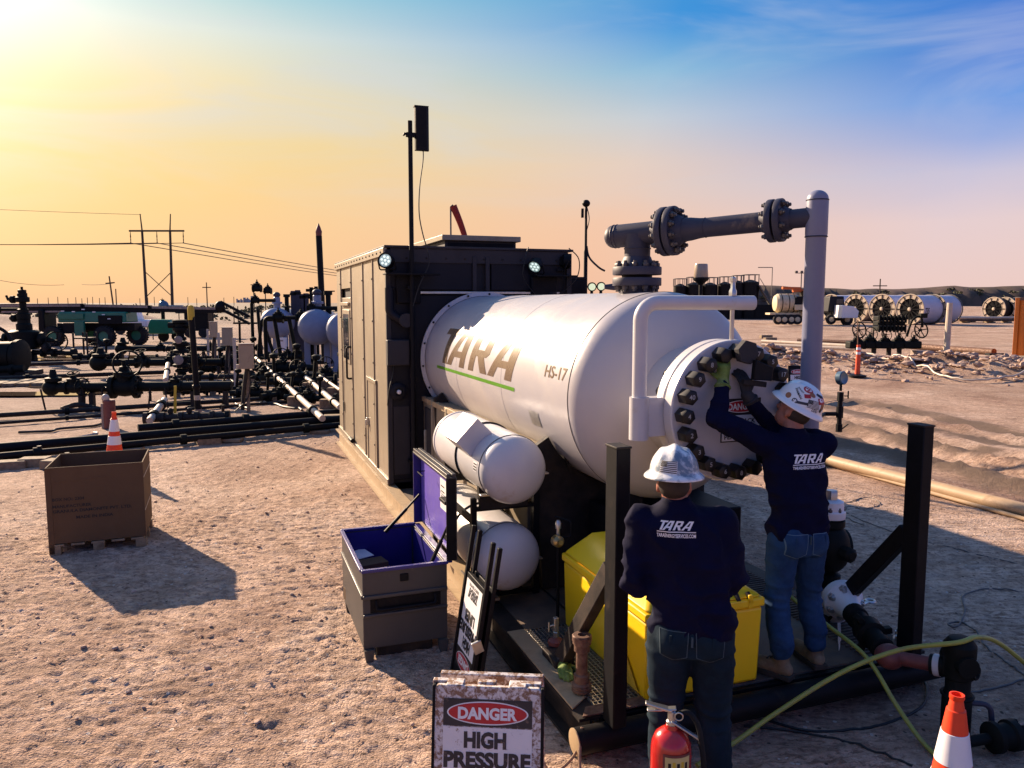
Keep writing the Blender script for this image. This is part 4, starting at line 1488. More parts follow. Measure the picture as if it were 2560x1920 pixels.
bolt_a = hexnut(.024, .028, .018, .6).mesh('bolt', m_bolt)
bolt_b = hexnut(.021, .024, .016, .6).mesh('bolt', m_bolt)
MB().cyl((0, 0, -.12), (0, 0, .10), .128, n=32).build('nozzle', m_pipegrey, pw)
flange_pair(pw, (0, 0, .205), UPV, .19, .062, .022, .105, 12, .152, bolt_a, 0)
MB().cyl((0, 0, .30), (0, 0, zc), .100, n=32).build('tee_branch', m_pipegrey, pw)
mb = MB()
cap = [(.090 * math.sin(math.pi / 2 * k / 8), -.205 - .075 * math.cos(math.pi / 2 * k / 8)) for k in range(9)]
mb.lathe(cap + [(.090, .18)], (0, 0, zc), HD, 32, False, False)
mb.build('tee_run', m_pipegrey, pw)
for s in (-.197, -.170):
    MB().torus((HD.x * s, HD.y * s, zc + HD.z * s), HD, .089, .005, 32, 6).build('weld_bead', m_pipegrey, pw)
MB().torus((0, 0, .42), UPV, .099, .007, 32, 6).build('weld_bead', m_pipegrey, pw)
c = Vector((0, 0, zc)) + HD * .265
flange_pair(pw, c, HD, .185, .048, .016, .092, 12, .150, bolt_a, 0)
q = lambda s: Vector((0, 0, zc)) + HD * s
MB().lathe([(.092, .33), (.090, .37), (.085, .44), (.074, .51), (.071, .55), (.071, 1.0)], (0, 0, zc), HD, 32, False, False).build('reducer_pipe', m_pipegrey, pw)
MB().torus(q(.55), HD, .071, .004, 32, 6).build('weld_bead', m_pipegrey, pw)
flange_pair(pw, q(1.065), HD, .150, .042, .016, .072, 8, .117, bolt_b, 0)
MB().cyl(q(1.10), q(1.337), .066, n=28).build('branch_stub', m_pipegrey, pw)
rx = q(1.337)
cap = [(.071 * math.cos(math.pi / 2 * k / 8), .115 + .062 * math.sin(math.pi / 2 * k / 8)) for k in range(9)]
MB().lathe([(.068, -2.62), (.068, -.14), (.073, -.12), (.073, .10), (.071, .112)] + cap, rx, UPV, 32, True, False).build('riser', m_riser, pw)
MB().torus(rx + Vector((0, 0, .110)), UPV, .071, .005, 32, 6).build('weld_bead', m_pipegrey, pw)
MB().torus(rx + Vector((0, 0, -.135)), UPV, .071, .005, 32, 6).build('weld_bead', m_pipegrey, pw)
MB().lathe([(.105, 0), (.085, .05), (.072, .09)], rx + Vector((0, 0, -2.62 + .2)), UPV, 24).build('base_collar', m_white2, pw)
# gauge on a small tree to the right of the riser
g0 = D(2103, 945, 6.0) - Vector((PW.x, PW.y, 2.5))
ga = MB().lathe([(.046, -.02), (.052, -.018), (.052, .022), (.046, .028), (.04, .024)], g0, (.50, -.8, .1), 24).build('pressure_gauge', m_gauge, pw)
MB().lathe([(.045, .0225), (0, .0226)], g0, (.50, -.8, .1), 24, False, False).build('dial', m_lampdark, ga)
mb = MB().cyl(g0 + Vector((0, 0, -.045)), g0 + Vector((0, 0, -.10)), .010, n=10)
mb.lathe([(.024, 0), (.024, .07)], g0 + Vector((0, 0, -.18)), UPV, 6).cyl(g0 + Vector((0, 0, -.38)), g0 + Vector((0, 0, -.18)), .018, n=10)
mb.lathe([(.028, 0), (.028, .09)], g0 + Vector((0, 0, -.31)), UPV, 8)
mb.cyl(g0 + Vector((-.12, 0, -.28)), g0 + Vector((0, 0, -.28)), .016, n=10)
mb.lathe([(.026, 0), (.026, .06)], g0 + Vector((0, 0, -.42)), UPV, 8)
mb.bar(g0 + Vector((.02, 0, -.40)), g0 + Vector((.07, 0, -.36)), .012, .006)
mb.bar(g0 + Vector((.03, 0, -.14)), g0 + Vector((.06, 0, -.14)), .012, .008)
mb.cyl(g0 + Vector((.06, 0, -.16)), g0 + Vector((.06, 0, -.10)), .006, n=8)
mb.build('gauge_manifold', m_black, pw)
MB().cyl(g0 + Vector((-.12, 0, -.28)), (rx.x, rx.y, g0.z - .28), .015, n=10).build('gauge_line', m_black, pw)

# small top fitting behind the nozzle
tf = thing('top_fitting', 'small blue grey flanged fitting on the tank top behind the arm', 'fitting', S(1.55, -3.2, VZ + VR - .06), TH)
MB().cyl((0, 0, 0), (0, 0, .12), .03, n=14).build('stub', m_pipegrey, tf)
MB().lathe([(.02, -.16), (.03, -.08), (.03, -.03), (.055, -.03), (.055, .0), (.06, .0), (.06, .03), (.03, .035), (.03, .10)], (0, 0, .12), (1, -.3, 0), 18).build('body', m_pipegrey, tf)
MB().lathe([(.028, -.02), (.028, .10), (.02, .13), (.0, .135)], (.12, -.03, .14), (0, 0, 1), 16, True, False).build('cap', m_pipegrey, tf)

# ------------------------------------------------------------------ propane cylinders on the left of the skid
def propane(label, r, l, z, hood):
    t = thing('propane_tank', label, 'gas tank', S(r, l, z), TH, 'propane tanks stacked beside the vessel')
    R0, L0 = .255, 1.72
    prof = []
    for k in range(13):
        a = math.pi / 2 * k / 12
        prof.append((R0 * math.sin(a), -.17 * math.cos(a) + .17))
    prof += [(R0, L0 - .17)]
    for k in range(1, 13):
        a = math.pi / 2 * k / 12
        prof.append((R0 * math.cos(a), L0 - .17 + .17 * math.sin(a)))
    MB().lathe(prof, (0, 0, 0), (0, 1, 0), 56, False, False).build('shell', m_white2, t)
    for y in (.19, 1.5):
        MB().torus((0, y, 0), (0, 1, 0), R0 + .001, .005, 56, 6).build('weld_seam', m_cable if y < 1 else m_white2, t)
    MB().torus((0, .80, 0), (0, 1, 0), R0 + .004, .010, 56, 6).build('strap', m_darksteel, t)
    for y in (.35, 1.35):
        MB().prism([(-.19, -.33), (.19, -.33), (.21, -.12), (.12, -.235), (0, -.262), (-.12, -.235), (-.21, -.12)], (0, y, 0), (1, 0, 0), (0, 0, 1), .05).build('foot', m_darksteel, t)
    MB().box((.265, .2, -.05), (.06, .05, .012)).build('lug', m_steel, t, .002)
    MB().box((-.20, .2, -.18), (.09, .05, .012)).build('lug', m_steel, t, .002)
    # bent sheet hood over the valves
    if hood:
        hd = MB()
        Rm = Matrix.Rotation(rad(-46), 3, 'Y')
        q = lambda x, y, z: tuple(Rm @ Vector((x, 0, z)) + Vector((0, y, 0)))
        y0, y1, zb, zt = .40, .76, .215, .40
        A = [q(-.12, y0, zb + .02), q(.12, y0, zb + .02), q(.12, y0 - .02, zt), q(-.12, y0 - .02, zt), q(-.12, y1, zb + .02), q(.12, y1, zb + .02), q(.12, y1, zt), q(-.12, y1, zt)]
        hd.add(A, [(0, 1, 2, 3), (3, 2, 6, 7), (1, 5, 6, 2), (4, 0, 3, 7)])
        B = [Vector(p_) * .96 + Vector((0, .024, 0)) for p_ in A]
        hd.add(B, [(3, 2, 1, 0), (7, 6, 2, 3), (2, 6, 5, 1), (7, 3, 0, 4)])
        hd.build('valve_hood', m_white2, t)
        MB().cyl((-.19, .60, .17), (-.24, .60, .22), .03, n=12).build('valve', m_bronze, t)
    put2d([(0, 0), (1, 0), (1, 1), (0, 1)], [(0, 1, 2, 3)], lambda a, b: (-(R0 + .002) * math.sin(rad(78 + 16 * b)), .24 + .09 * a, (R0 + .002) * math.cos(rad(78 + 16 * b))), .1).build('label_plate', m_signwhite2, t)
    for k in range(3):
        put2d([(0, 0), (1, 0), (1, 1), (0, 1)], [(0, 1, 2, 3)], lambda a, b, k=k: (-(R0 + .0035) * math.sin(rad(80 + 4.6 * k + 2.5 * b)), .25 + .07 * a, (R0 + .0035) * math.cos(rad(80 + 4.6 * k + 2.5 * b))), .2).build('label_print', m_ink, t)
    return t


propane('upper white propane tank with a bent valve hood', .20, -4.24, 1.27, True)
propane('lower white propane tank behind the leaning sign', .17, -4.20, .60, False)
# rack that carries them
rk = thing('tank_rack', 'black steel rack holding the two propane tanks', 'rack', S(0, -4.1, DK), TH)
for y in (.25, 1.45):
    MB().box((.47, y, .48), (.05, .06, .96)).build('post', m_black, rk, .004)
    MB().box((.22, y, .715), (.50, .05, .03)).build('bearer', m_black, rk, .003)
    MB().box((.22, y, .030), (.50, .05, .03)).build('bearer', m_black, rk, .003)
    MB().box((-.035, y, .40), (.04, .05, .80)).build('post', m_black, rk, .004)
MB().bar((-.035, .25, .62), (-.035, 1.45, .62), .03, .05).build('rail', m_black, rk)
MB().bar((-.02, -.05, .10), (-.02, .65, .10), .012, .012).build('rod', m_steel, rk)

# ------------------------------------------------------------------ yellow bin on the deck
yb = thing('yellow_bin', 'big yellow plastic bin with a sloped lid on the front deck', 'bin', S(.42, -5.68, DK), TH)
W_, L_ = .80, 1.18
mb = MB()
mb.box((W_ / 2, L_ / 2, .235), (W_ - .03, L_ - .03, .47), taper=(1.03, 1.02))
mb.build('tub', m_yellow, yb, .02)
MB().box((W_ / 2, L_ / 2, .50), (W_ + .012, L_ + .012, .055)).build('rim', m_yellow, yb, .012)
A = [(0, 0, .53), (W_, 0, .53), (W_, L_, .53), (0, L_, .53), (.20, .28, .67), (W_ - .2, .28, .67), (W_ - .2, L_ - .05, .67), (.20, L_ - .05, .67)]
mb = MB().add(A, [(4, 5, 6, 7), (0, 1, 5, 4), (1, 2, 6, 5), (2, 3, 7, 6), (3, 0, 4, 7), (3, 2, 1, 0)])
mb.build('lid', m_yellow, yb, .02)
MB().prism([(0, 0), (.24, 0), (.0, .26)], (-.003 + .001, .32, .03), (0, -1, 0), (0, 0, 1), .004).build('scuff_panel', m_yellowpaint, yb)
for y in (.16, .26):
    MB().box((W_ - .10 - y * 0, -.004 - 0, .50 + (y - .16) * .3), (.03, .014, .05)).build('lid_lug', m_yellow, yb, .003)
for x in (.62, .70):
    MB().cyl((x, .0, .525), (x, .03, .56), .014, n=8).build('hinge_pin', m_darksteel, yb)
MB().tube(spline([(.05, .02, .52), (.02, -.03, .3), (.03, -.06, .1), (-.02, -.10, -.1), (.02, -.3, -.2)], 6), .006, 6).build('cord', m_cableblk, yb)

# regulator on the lid's far corner
rgl = thing('gas_regulator', 'small brass gas regulator standing behind the yellow bin', 'regulator', S(.40, -4.42, .80), TH)
MB().lathe([(.03, -.035), (.042, -.03), (.042, .02), (.03, .03), (.018, .035), (.018, .06)], (0, -.04, .02), (0, -1, .1), 18).build('diaphragm', m_bronze, rgl)
MB().lathe([(.014, 0), (.014, .10), (.022, .10), (.022, .14), (.012, .16)], (.02, 0, 0), (0, 0, 1), 12).build('stem', m_steel, rgl)
MB().tube(path([(.03, 0, .03), (.12, 0, .03), (.12, 0, .14), (.04, .1, .16)], .02, 4), .008, 8).build('line', m_black, rgl)
MB().cyl((.02, 0, -.6), (.02, 0, .03), .012, n=8).build('riser', m_black, rgl)

# ================================================================== people
from mathutils.bvhtree import BVHTree


def limb(mb, pts, radii, n=14):
    mb.tube(pts, 0, n, radii=radii)
    for p, r in zip(pts, radii):
        mb.ell(p, r * .995, 12, 8)
    return mb


def ring_body(mb, rings, n=28, power=2.3):
    """stack of super-elliptic sections (centre, rx, ry), closed at both ends"""
    o = len(mb.v)
    for (c, rx, ry) in rings:
        for i in range(n):
            t = 2 * math.pi * i / n
            ct, st = math.cos(t), math.sin(t)
            x = rx * math.copysign(abs(ct) ** (2 / power), ct)
            y = ry * math.copysign(abs(st) ** (2 / power), st)
            mb.v.append((c[0] + x, c[1] + y, c[2]))
    for k in range(len(rings) - 1):
        a, b = o + k * n, o + (k + 1) * n
        for i in range(n):
            j = (i + 1) % n
            mb.f.append((a + i, a + j, b + j, b + i))
            mb.m.append(0)
    mb.f.append(tuple(o + i for i in reversed(range(n))))
    e = o + (len(rings) - 1) * n
    mb.f.append(tuple(e + i for i in range(n)))
    mb.m += [0, 0]
    return mb


def fuse(mb, name, mtl, voxel, smooth=6, disp=None):
    """one continuous skin round overlapping volumes"""
    me = mb.mesh(name + '_raw', mtl, None)
    o = bpy.data.objects.new(name + '_raw', me)
    COL.objects.link(o)
    r = o.modifiers.new('r', 'REMESH')
    r.mode = 'VOXEL'
    r.voxel_size = voxel
    s = o.modifiers.new('s', 'SMOOTH')
    s.factor = .5
    s.iterations = smooth
    dg = bpy.context.evaluated_depsgraph_get()
    dg.update()
    out = bpy.data.meshes.new_from_object(o.evaluated_get(dg))
    out.name = name
    bpy.data.objects.remove(o)
    bpy.data.meshes.remove(me)
    n = len(out.vertices)
    if disp:
        co = np.empty(n * 3, np.float32)
        no = np.empty(n * 3, np.float32)
        out.vertices.foreach_get('co', co)
        out.vertex_normals.foreach_get('vector', no)
        co, no = co.reshape(-1, 3).astype(float), no.reshape(-1, 3)
        d = disp(co, no)
        co += no * d[:, None]
        out.vertices.foreach_set('co', co.astype(np.float32).ravel())
    out.materials.clear()
    out.materials.append(mtl)
    out.polygons.foreach_set('use_smooth', [True] * len(out.polygons))
    out.update()
    return out


def ridge(n):
    return 1 - np.abs(2 * n - 1)


def hand(mb, wrist, fdir, palm, side, curl, s=1.0, thick=.0095):
    """palm + five fingers. fdir: where fingers point, palm: where the palm faces, side: +1 thumb on fdir x palm"""
    w, f, p = Vector(wrist), Vector(fdir).normalized(), Vector(palm)
    p = (p - f * p.dot(f)).normalized()
    x = f.cross(p) * side
    limb(mb, [w, w + f * .03 * s, w + f * .085 * s], [.026 * s, .030 * s, .032 * s])
    for k in (-1, 0, 1):
        limb(mb, [w + f * .02 * s + x * k * .016 * s, w + f * .09 * s + x * k * .024 * s], [.017 * s, .0155 * s], 10)
    L = [.088, .098, .092, .072]
    for k in range(4):
        off = (.031 - .0205 * k) * s
        b = w + f * (.092 - .004 * abs(k - 1)) * s + x * off
        pts, d = [b], f.copy()
        for j, q in enumerate((.44, .32, .24)):
            d = Quaternion(x * side, curl * (.6 if j == 0 else 1.0) * (1 + .12 * k)) @ d if False else (d * math.cos(curl * (.7 + .25 * j)) + p * math.sin(curl * (.7 + .25 * j))).normalized()
            pts.append(pts[-1] + d * L[k] * q * s)
        limb(mb, pts, [thick * s, thick * .98 * s, thick * .92 * s, thick * .8 * s], 10)
    b = w + f * .028 * s + x * .028 * s
    pts = [b, b + (x * .8 + f * .55 + p * .2).normalized() * .042 * s, b + (x * .62 + f * .75 + p * .35).normalized() * .078 * s, b + (x * .45 + f * .85 + p * .6).normalized() * .10 * s]
    limb(mb, pts, [.0145 * s, .012 * s, .0105 * s, .009 * s], 10)


def face_head(mb, c, M, s=1.0):
    """skull, jaw, nose, ears, brow, lips; M turns it (y is where it looks)"""
    q = lambda x, y, z: Vector(c) + M @ (Vector((x, y, z)) * s)
    mb.ell(q(0, -.008, .025), (.076 * s, .096 * s, .098 * s), 20, 14, rot=M)
    mb.ell(q(0, .022, -.045), (.060 * s, .068 * s, .072 * s), 18, 12, rot=M)
    mb.ell(q(0, .062, -.085), (.030 * s, .024 * s, .022 * s), 12, 8, rot=M)
    limb(mb, [q(0, .085, .012), q(0, .104, -.022)], [.010 * s, .016 * s], 10)
    mb.ell(q(0, .080, -.056), (.026 * s, .014 * s, .010 * s), 12, 8, rot=M)
    mb.ell(q(0, .078, .028), (.050 * s, .016 * s, .010 * s), 12, 8, rot=M)
    for k in (-1, 1):
        mb.ell(q(k * .076, -.008, -.012), (.010 * s, .020 * s, .032 * s), 12, 8, rot=M)
        mb.ell(q(k * .040, .058, -.012), (.022 * s, .018 * s, .018 * s), 12, 8, rot=M)


HA, HB, HC = .118, .146, .128


def hat_pt(az, el, off=0.0):
    """dome of a full-brim hard hat, az from the front clockwise, el up"""
    k = 1 + off / .13
    e = max(el, 0)
    x, y, z = HA * math.cos(e) ** .82 * math.sin(az), HB * math.cos(e) ** .82 * math.cos(az), HC * math.sin(e)
    rid = .011 * math.exp(-(x / .020) ** 2) * min(1, max(0, (e - .25) / .4))
    rid += .006 * math.exp(-((abs(x) - .062) / .014) ** 2) * min(1, max(0, (e - .35) / .3)) * (1 if abs(y) < .10 else .3)
    n = Vector((x / HA ** 2, y / HB ** 2, z / HC ** 2)).normalized()
    p = Vector((x, y, z)) + n * (rid + off)
    return p


def hard_hat(parent, c, M, mtl, stickers):
    mb = MB()
    n = 72
    rows = []
    brim = [(1.215, -.022, .0), (1.22, -.017, 0), (1.20, -.012, 0), (1.12, -.002, 0), (1.05, .004, 0), (1.0, .012, 0)]
    for k, dz, _ in brim:
        o = len(mb.v)
        rows.append(o)
        for i in range(n):
            a = 2 * math.pi * i / n
            ext = (k - 1) * (1.0 + .12 * math.cos(a))
            mb.v.append((HA * (1 + ext * 1.05) * math.sin(a), HB * (1 + ext * .95) * math.cos(a), dz))
    for j in range(1, 15):
        e = .06 + (math.pi / 2 - .06) * j / 14
        o = len(mb.v)
        rows.append(o)
        for i in range(n):
            mb.v.append(tuple(hat_pt(2 * math.pi * i / n, min(e, 1.55))))
    for a, b in zip(rows[:-1], rows[1:]):
        for i in range(n):
            j = (i + 1) % n
            mb.f.append((a + j, a + i, b + i, b + j))
            mb.m.append(0)
    mb.f.append(tuple(rows[-1] + i for i in reversed(range(n))))
    mb.m.append(0)
    # underside
    o = len(mb.v)
    for i in range(n):
        a = 2 * math.pi * i / n
        mb.v.append((HA * .9 * math.sin(a), HB * .9 * math.cos(a), -.004))
    for i in range(n):
        j = (i + 1) % n
        mb.f.append((rows[0] + i, rows[0] + j, o + j, o + i))
        mb.m.append(0)
    h = mb.build('hard_hat', mtl, parent, sharp=50)
    h.matrix_local = Matrix.Translation(Vector(c)) @ M.to_4x4()

    def patch(V, F, az, el, rot, off):
        ca, sa = math.cos(rot), math.sin(rot)

        def fn(a, b):
            a, b = a * ca - b * sa, a * sa + b * ca
            e = el + b / .125
            return hat_pt(az - a / (.130 * max(.25, math.cos(el))), e, off)
        return put2d(V, F, fn, .012)
    rect = lambda w, hh, x=0, y=0: [(x - w / 2, y - hh / 2), (x + w / 2, y - hh / 2), (x + w / 2, y + hh / 2), (x - w / 2, y + hh / 2)]
    Q = [(0, 1, 2, 3)]
    disc = lambda r, ry=None, x=0, y=0: [(x + r * math.cos(t * math.pi / 10), y + (ry or r) * math.sin(t * math.pi / 10)) for t in range(20)]
    for st in stickers:
        kind, az, el, rot, size = st[:5]
        if kind == 'flag':
            w, hh = size, size * .62
            patch(rect(w * 1.04, hh * 1.06), Q, az, el, rot, .0012).build('flag_sticker', m_textwhite, h)
            sh = hh / 13
            V, F = [], []
            for k in range(0, 13, 2):
                o = len(V)
                y = -hh / 2 + sh * (k + .5)
                x0 = -w / 2 if k < 6 else -w / 2 + w * .40
                V += [(x0, y - sh / 2), (w / 2, y - sh / 2), (w / 2, y + sh / 2), (x0, y + sh / 2)]
                F.append((o, o + 1, o + 2, o + 3))
            patch(V, F, az, el, rot, .0022).build('flag_stripes', m_ink, h)
            patch(rect(w * .40, hh * 7 / 13, -w * .30, hh * 3 / 13), Q, az, el, rot, .0024).build('flag_canton', m_ink, h)
            V, F = [], []
            for i in range(5):
                for j in range(4):
                    o = len(V)
                    V += rect(w * .022, w * .022, -w * .46 + i * w * .08, hh * (.02 + .125 * j))
                    F.append((o, o + 1, o + 2, o + 3))
            patch(V, F, az, el, rot, .0034).build('flag_stars', m_textwhite, h)
        elif kind == 'disc':
            patch(disc(size, size * (st[6] if len(st) > 6 else 1)), [tuple(range(20))], az, el, rot, .0014).build('round_sticker', st[5], h)
        elif kind == 'rect':
            patch(rect(size, size * st[6]), Q, az, el, rot, .0014).build('sticker', st[5], h)
        elif kind == 'text':
            V, F, w = glyphs(st[6], .02)
            k = size / w
            patch([((a - w / 2) * k, b * k) for a, b in V], F, az, el, rot, .003).build('sticker_lettering', st[5], h)
    return h


def shirt_print(me, parent, xc, z0, width, view):
    """logo and web address pressed on to the back of a shirt; view: direction the projector looks"""
    bvh = BVHTree.FromPolygons([v.co for v in me.vertices], [tuple(p.vertices) for p in me.polygons])
    view = Vector(view).normalized()
    xx = view.cross(Vector((0, 0, 1))).normalized()

    def fn(a, b):
        p = Vector((0, 0, z0)) + xx * (xc + a) + Vector((0, 0, b))
        hit = bvh.ray_cast(p - view * .6, view)
        return (hit[0] - view * .0035) if hit[0] else p
    V, F, w = logo_faces(.40)
    wid = w + .40
    k = width / wid
    hgt = width * .225
    put2d([((a - wid / 2) * k, b * hgt) for a, b in V], F, fn, .015).build('back_logo', m_textwhite, parent)
    put2d([(-width / 2, -.010), (width / 2, -.010), (width / 2, -.0055), (-width / 2, -.0055)], [(0, 1, 2, 3)], fn, .015).build('back_rule', m_textwhite, parent)
    V, F, w = glyphs('TARAENERGYSERVICES.COM', .03)
    k = width / w
    put2d([((a - w / 2) * k, b * .017 - .033) for a, b in V], F, fn, .02).build('back_address', m_textwhite, parent)


def pocket(me, parent, xc, zc, w, h, view, tilt=0.0):
    bvh = BVHTree.FromPolygons([v.co for v in me.vertices], [tuple(p.vertices) for p in me.polygons])
    view = Vector(view).normalized()
    xx = view.cross(Vector((0, 0, 1))).normalized()

    def fn_off(off):
        def fn(a, b):
            a, b = a + b * tilt, b - a * tilt
            p = Vector((0, 0, zc + b)) + xx * (xc + a)
            hit = bvh.ray_cast(p - view * .6, view)
            return (hit[0] - view * off) if hit[0] else p
        return fn
    out = [(-w / 2, h / 2), (w / 2, h / 2), (w * .46, -h * .36), (0, -h / 2), (-w * .46, -h * .36)]
    V, F = [], []
    for i in range(5):
        a, b = Vector(out[i]), Vector(out[(i + 1) % 5])
        d = (b - a).normalized()
        nn = Vector((-d.y, d.x)) * .0022
        o = len(V)
        V += [tuple(a - nn), tuple(b - nn), tuple(b + nn), tuple(a + nn)]
        F.append((o, o + 1, o + 2, o + 3))
    put2d(out[::-1], [(0, 1, 2, 3, 4)], fn_off(.004), .02).build('pocket', parent.data.materials[0], parent)
    put2d(V, F, fn_off(.0055), .02).build('pocket_stitching', m_stitch if parent.data.materials[0] is m_jeans1 else m_stitch2, parent)


def boot(parent, ankle, toe_dir, s=1.0):
    a, t = Vector(ankle), Vector(toe_dir).normalized()
    sx = t.cross(Vector((0, 0, 1)))
    mb = MB()
    limb(mb, [a + Vector((0, 0, .17)), a + Vector((0, 0, .05)), a + Vector((0, 0, -.01)) - t * .012], [.053 * s, .049 * s, .047 * s])
    limb(mb, [a - t * .035 + Vector((0, 0, -.035)), a + t * .06 + Vector((0, 0, -.035)), a + t * .15 + Vector((0, 0, -.045)), a + t * .195 + Vector((0, 0, -.045))], [.046 * s, .050 * s, .050 * s, .042 * s])
    z0 = a.z - .09
    def d(co, no):
        return -.0 * co[:, 0]
    me = fuse(mb, 'boot', m_boot, .009, 5)
    b = link('boot', me, parent)
    MB().torus(a + Vector((0, 0, .075)), (0, 0, 1), .049, .008, 18, 6).build('collar', m_sole, b)
    for k in range(4):
        q0 = a + t * (.055 + .022 * k) + Vector((0, 0, .022 - .012 * k))
        MB().cyl(q0 - sx * .022, q0 + sx * .022, .0045, n=6).build('lace', m_sole, b)
    MB().box(a - t * .030 + Vector((0, 0, -.074)), (.092, .10, .034), Matrix((sx, t, Vector((0, 0, 1)))).transposed()).build('heel', m_sole, b, .006)
    P = []
    for i in range(24):
        q = 2 * math.pi * i / 24
        y = math.cos(q)
        P.append(a + t * (.078 + .145 * y) + sx * ((.055 + .004 * y) * math.sin(q)))
    o = MB().add([(p.x, p.y, z0) for p in P] + [(p.x, p.y, z0 + .036) for p in P], [tuple(reversed(range(24))), tuple(range(24, 48))] + [(i, (i + 1) % 24, 24 + (i + 1) % 24, 24 + i) for i in range(24)])
    o.build('sole', m_sole, b, .003)


def worker(label, loc, rz, J, shirt_m, jeans_m, hat_m, stickers, hat_M, logo, glove_mats, s=1.0):
    """J: joints in the worker's own frame (x right, y ahead)"""
    V3 = {k: Vector(v) for k, v in J.items() if isinstance(v, tuple) and len(v) == 3}
    body = MB()
    pel, wai, che, nec, hea = (V3[k] for k in ('pelvis', 'waist', 'chest', 'neck', 'head'))
    W = J.get
    bw = J_W = J['build'][0]
    ring_body(body, [(pel - Vector((0, 0, .06)), .150 * bw, .10 * bw), (pel + Vector((0, 0, .03)), .155 * bw, .105 * bw), (wai, .140 * bw, .10 * bw), (che, .160 * bw, .105 * bw), (che.lerp(nec, .7), .13 * bw, .08 * bw), (nec, .06, .06)])
    limb(body, [nec - Vector((0, 0, .05)), nec + (hea - nec) * .35, hea - Vector((0, 0, .03))], [.066, .060, .058])
    face_head(body, hea, hat_M, 1.0)
    for sd in ('L', 'R'):
        sh, el, wr = V3['shoulder' + sd], V3['elbow' + sd], V3['wrist' + sd]
        limb(body, [sh, sh.lerp(el, .5), el, el.lerp(wr, .35), wr], [.052, .046, .038, .038, .026])
        hand(body, wr, V3['fdir' + sd], V3['palm' + sd], J['side' + sd], J['curl'], .98)
        hi, kn, an = V3['hip' + sd], V3['knee' + sd], V3['ankle' + sd]
        limb(body, [hi, hi.lerp(kn, .45), kn, kn.lerp(an, .35), an], [.080, .070, .052, .052, .036])
        limb(body, [an + Vector((0, 0, -.04)), an + V3['toe' + sd].normalized() * .16 + Vector((0, 0, -.055))], [.034, .028])
    bme = fuse(body, 'person', m_skin, .0085, 3)
    p = link('person', bme, None, loc, (0, 0, rz))
    tag(p, label, 'person')
    # shirt
    sb = MB()
    k = bw
    dz = Vector((0, 0, 1))
    ring_body(sb, [(pel + dz * J['hem'], .178 * k, .128 * k), (pel + dz * (J['hem'] + .05), .180 * k, .132 * k), (wai, .176 * k, .130 * k), (wai.lerp(che, .5), .184 * k, .128 * k),
                   (che, .196 * k, .125 * k), (che.lerp(nec, .5), .190 * k, .112 * k), (che.lerp(nec, .86), .135 * k, .090 * k), (nec + dz * .01, .075, .072), (nec + dz * .035, .066, .066)])
    for sd in ('L', 'R'):
        sh, el, wr = V3['shoulder' + sd], V3['elbow' + sd], V3['wrist' + sd]
        root = sh.lerp(che.lerp(nec, .55), .55)
        limb(sb, [root, sh, sh.lerp(el, .5), el, el.lerp(wr, .4), wr.lerp(el, .06)], [.085 * k, .081 * k, .074 * k, .060 * k, .052 * k, .041], 16)

    def folds(co, no):
        x, y, z = co[:, 0], co[:, 1], co[:, 2]
        f1 = ridge(vnoise(x * 7 + z * 4, y * 7, z * 10, seed=41)) ** 3
        f2 = ridge(vnoise(x * 13 - z * 6, y * 13, z * 17, seed=42)) ** 2.5
        low = np.clip((wai.z + .16 - z) / .22, 0, 1)
        arm = np.zeros_like(x)
        for sd in ('L', 'R'):
            e = V3['elbow' + sd]
            arm = np.maximum(arm, np.exp(-(((x - e.x) ** 2 + (y - e.y) ** 2 + (z - e.z) ** 2) / .014)))
        pit = np.exp(-((np.abs(x - che.x) - .15) / .06) ** 2 - ((z - che.z - .02) / .12) ** 2)
        return (.010 + .024 * low + .018 * arm + .020 * pit) * (f1 - .35) * np.clip((z - pel.z - J['hem'] + .01) / .06, .15, 1) + (.004 + .008 * low + .008 * arm) * (f2 - .4)
    sme = fuse(sb, 'shirt', shirt_m, .010, 6, folds)
    so = link('shirt', sme, p)
    shirt_print(sme, so, logo[0], logo[1], logo[2], logo[3])
    # trousers
    jb = MB()
    ring_body(jb, [(pel - dz * .13, .155 * k, .115 * k), (pel - dz * .04, .176 * k, .132 * k), (pel + dz * .04, .172 * k, .122 * k), (pel + dz * (J['hem'] + .05), .150 * k, .108 * k)])
    for sx in (-1, 1):
        jb.ell(pel + Vector((sx * .078, -.068, -.055)), (.082 * k, .075 * k, .10), 14, 10)
    for sd in ('L', 'R'):
        hi, kn, an = V3['hip' + sd], V3['knee' + sd], V3['ankle' + sd]
        limb(jb, [hi, hi.lerp(kn, .35), hi.lerp(kn, .75), kn, kn.lerp(an, .4), an + dz * .16, an + dz * .075], [.104 * k, .098 * k, .084 * k, .078 * k, .076 * k, .073, .068], 18)

    def jf(co, no):
        x, y, z = co[:, 0], co[:, 1], co[:, 2]
        f1 = ridge(vnoise(x * 5 + z * 2, y * 5, z * 15, seed=51)) ** 3
        f2 = ridge(vnoise(x * 11 + z * 9, y * 11, z * 22, seed=52)) ** 3
        ank = np.clip((.30 - z) / .18, 0, 1)
        kne = np.exp(-((z - V3['kneeL'].z - .02) / .10) ** 2)
        hipz = np.exp(-((z - pel.z + .16) / .07) ** 2)
        return (.003 + .018 * ank + .010 * kne + .010 * hipz) * (f1 - .35) + (.002 + .008 * ank + .004 * kne) * (f2 - .35)
    jme = fuse(jb, 'jeans', jeans_m, .010, 4, jf)
    jo = link('jeans', jme, p)
    view = (0, 1, 0)
    zt = pel.z - .065
    pocket(jme, jo, pel.x - .085, zt, .135, .145, view)
    pocket(jme, jo, pel.x + .085, zt, .135, .145, view)
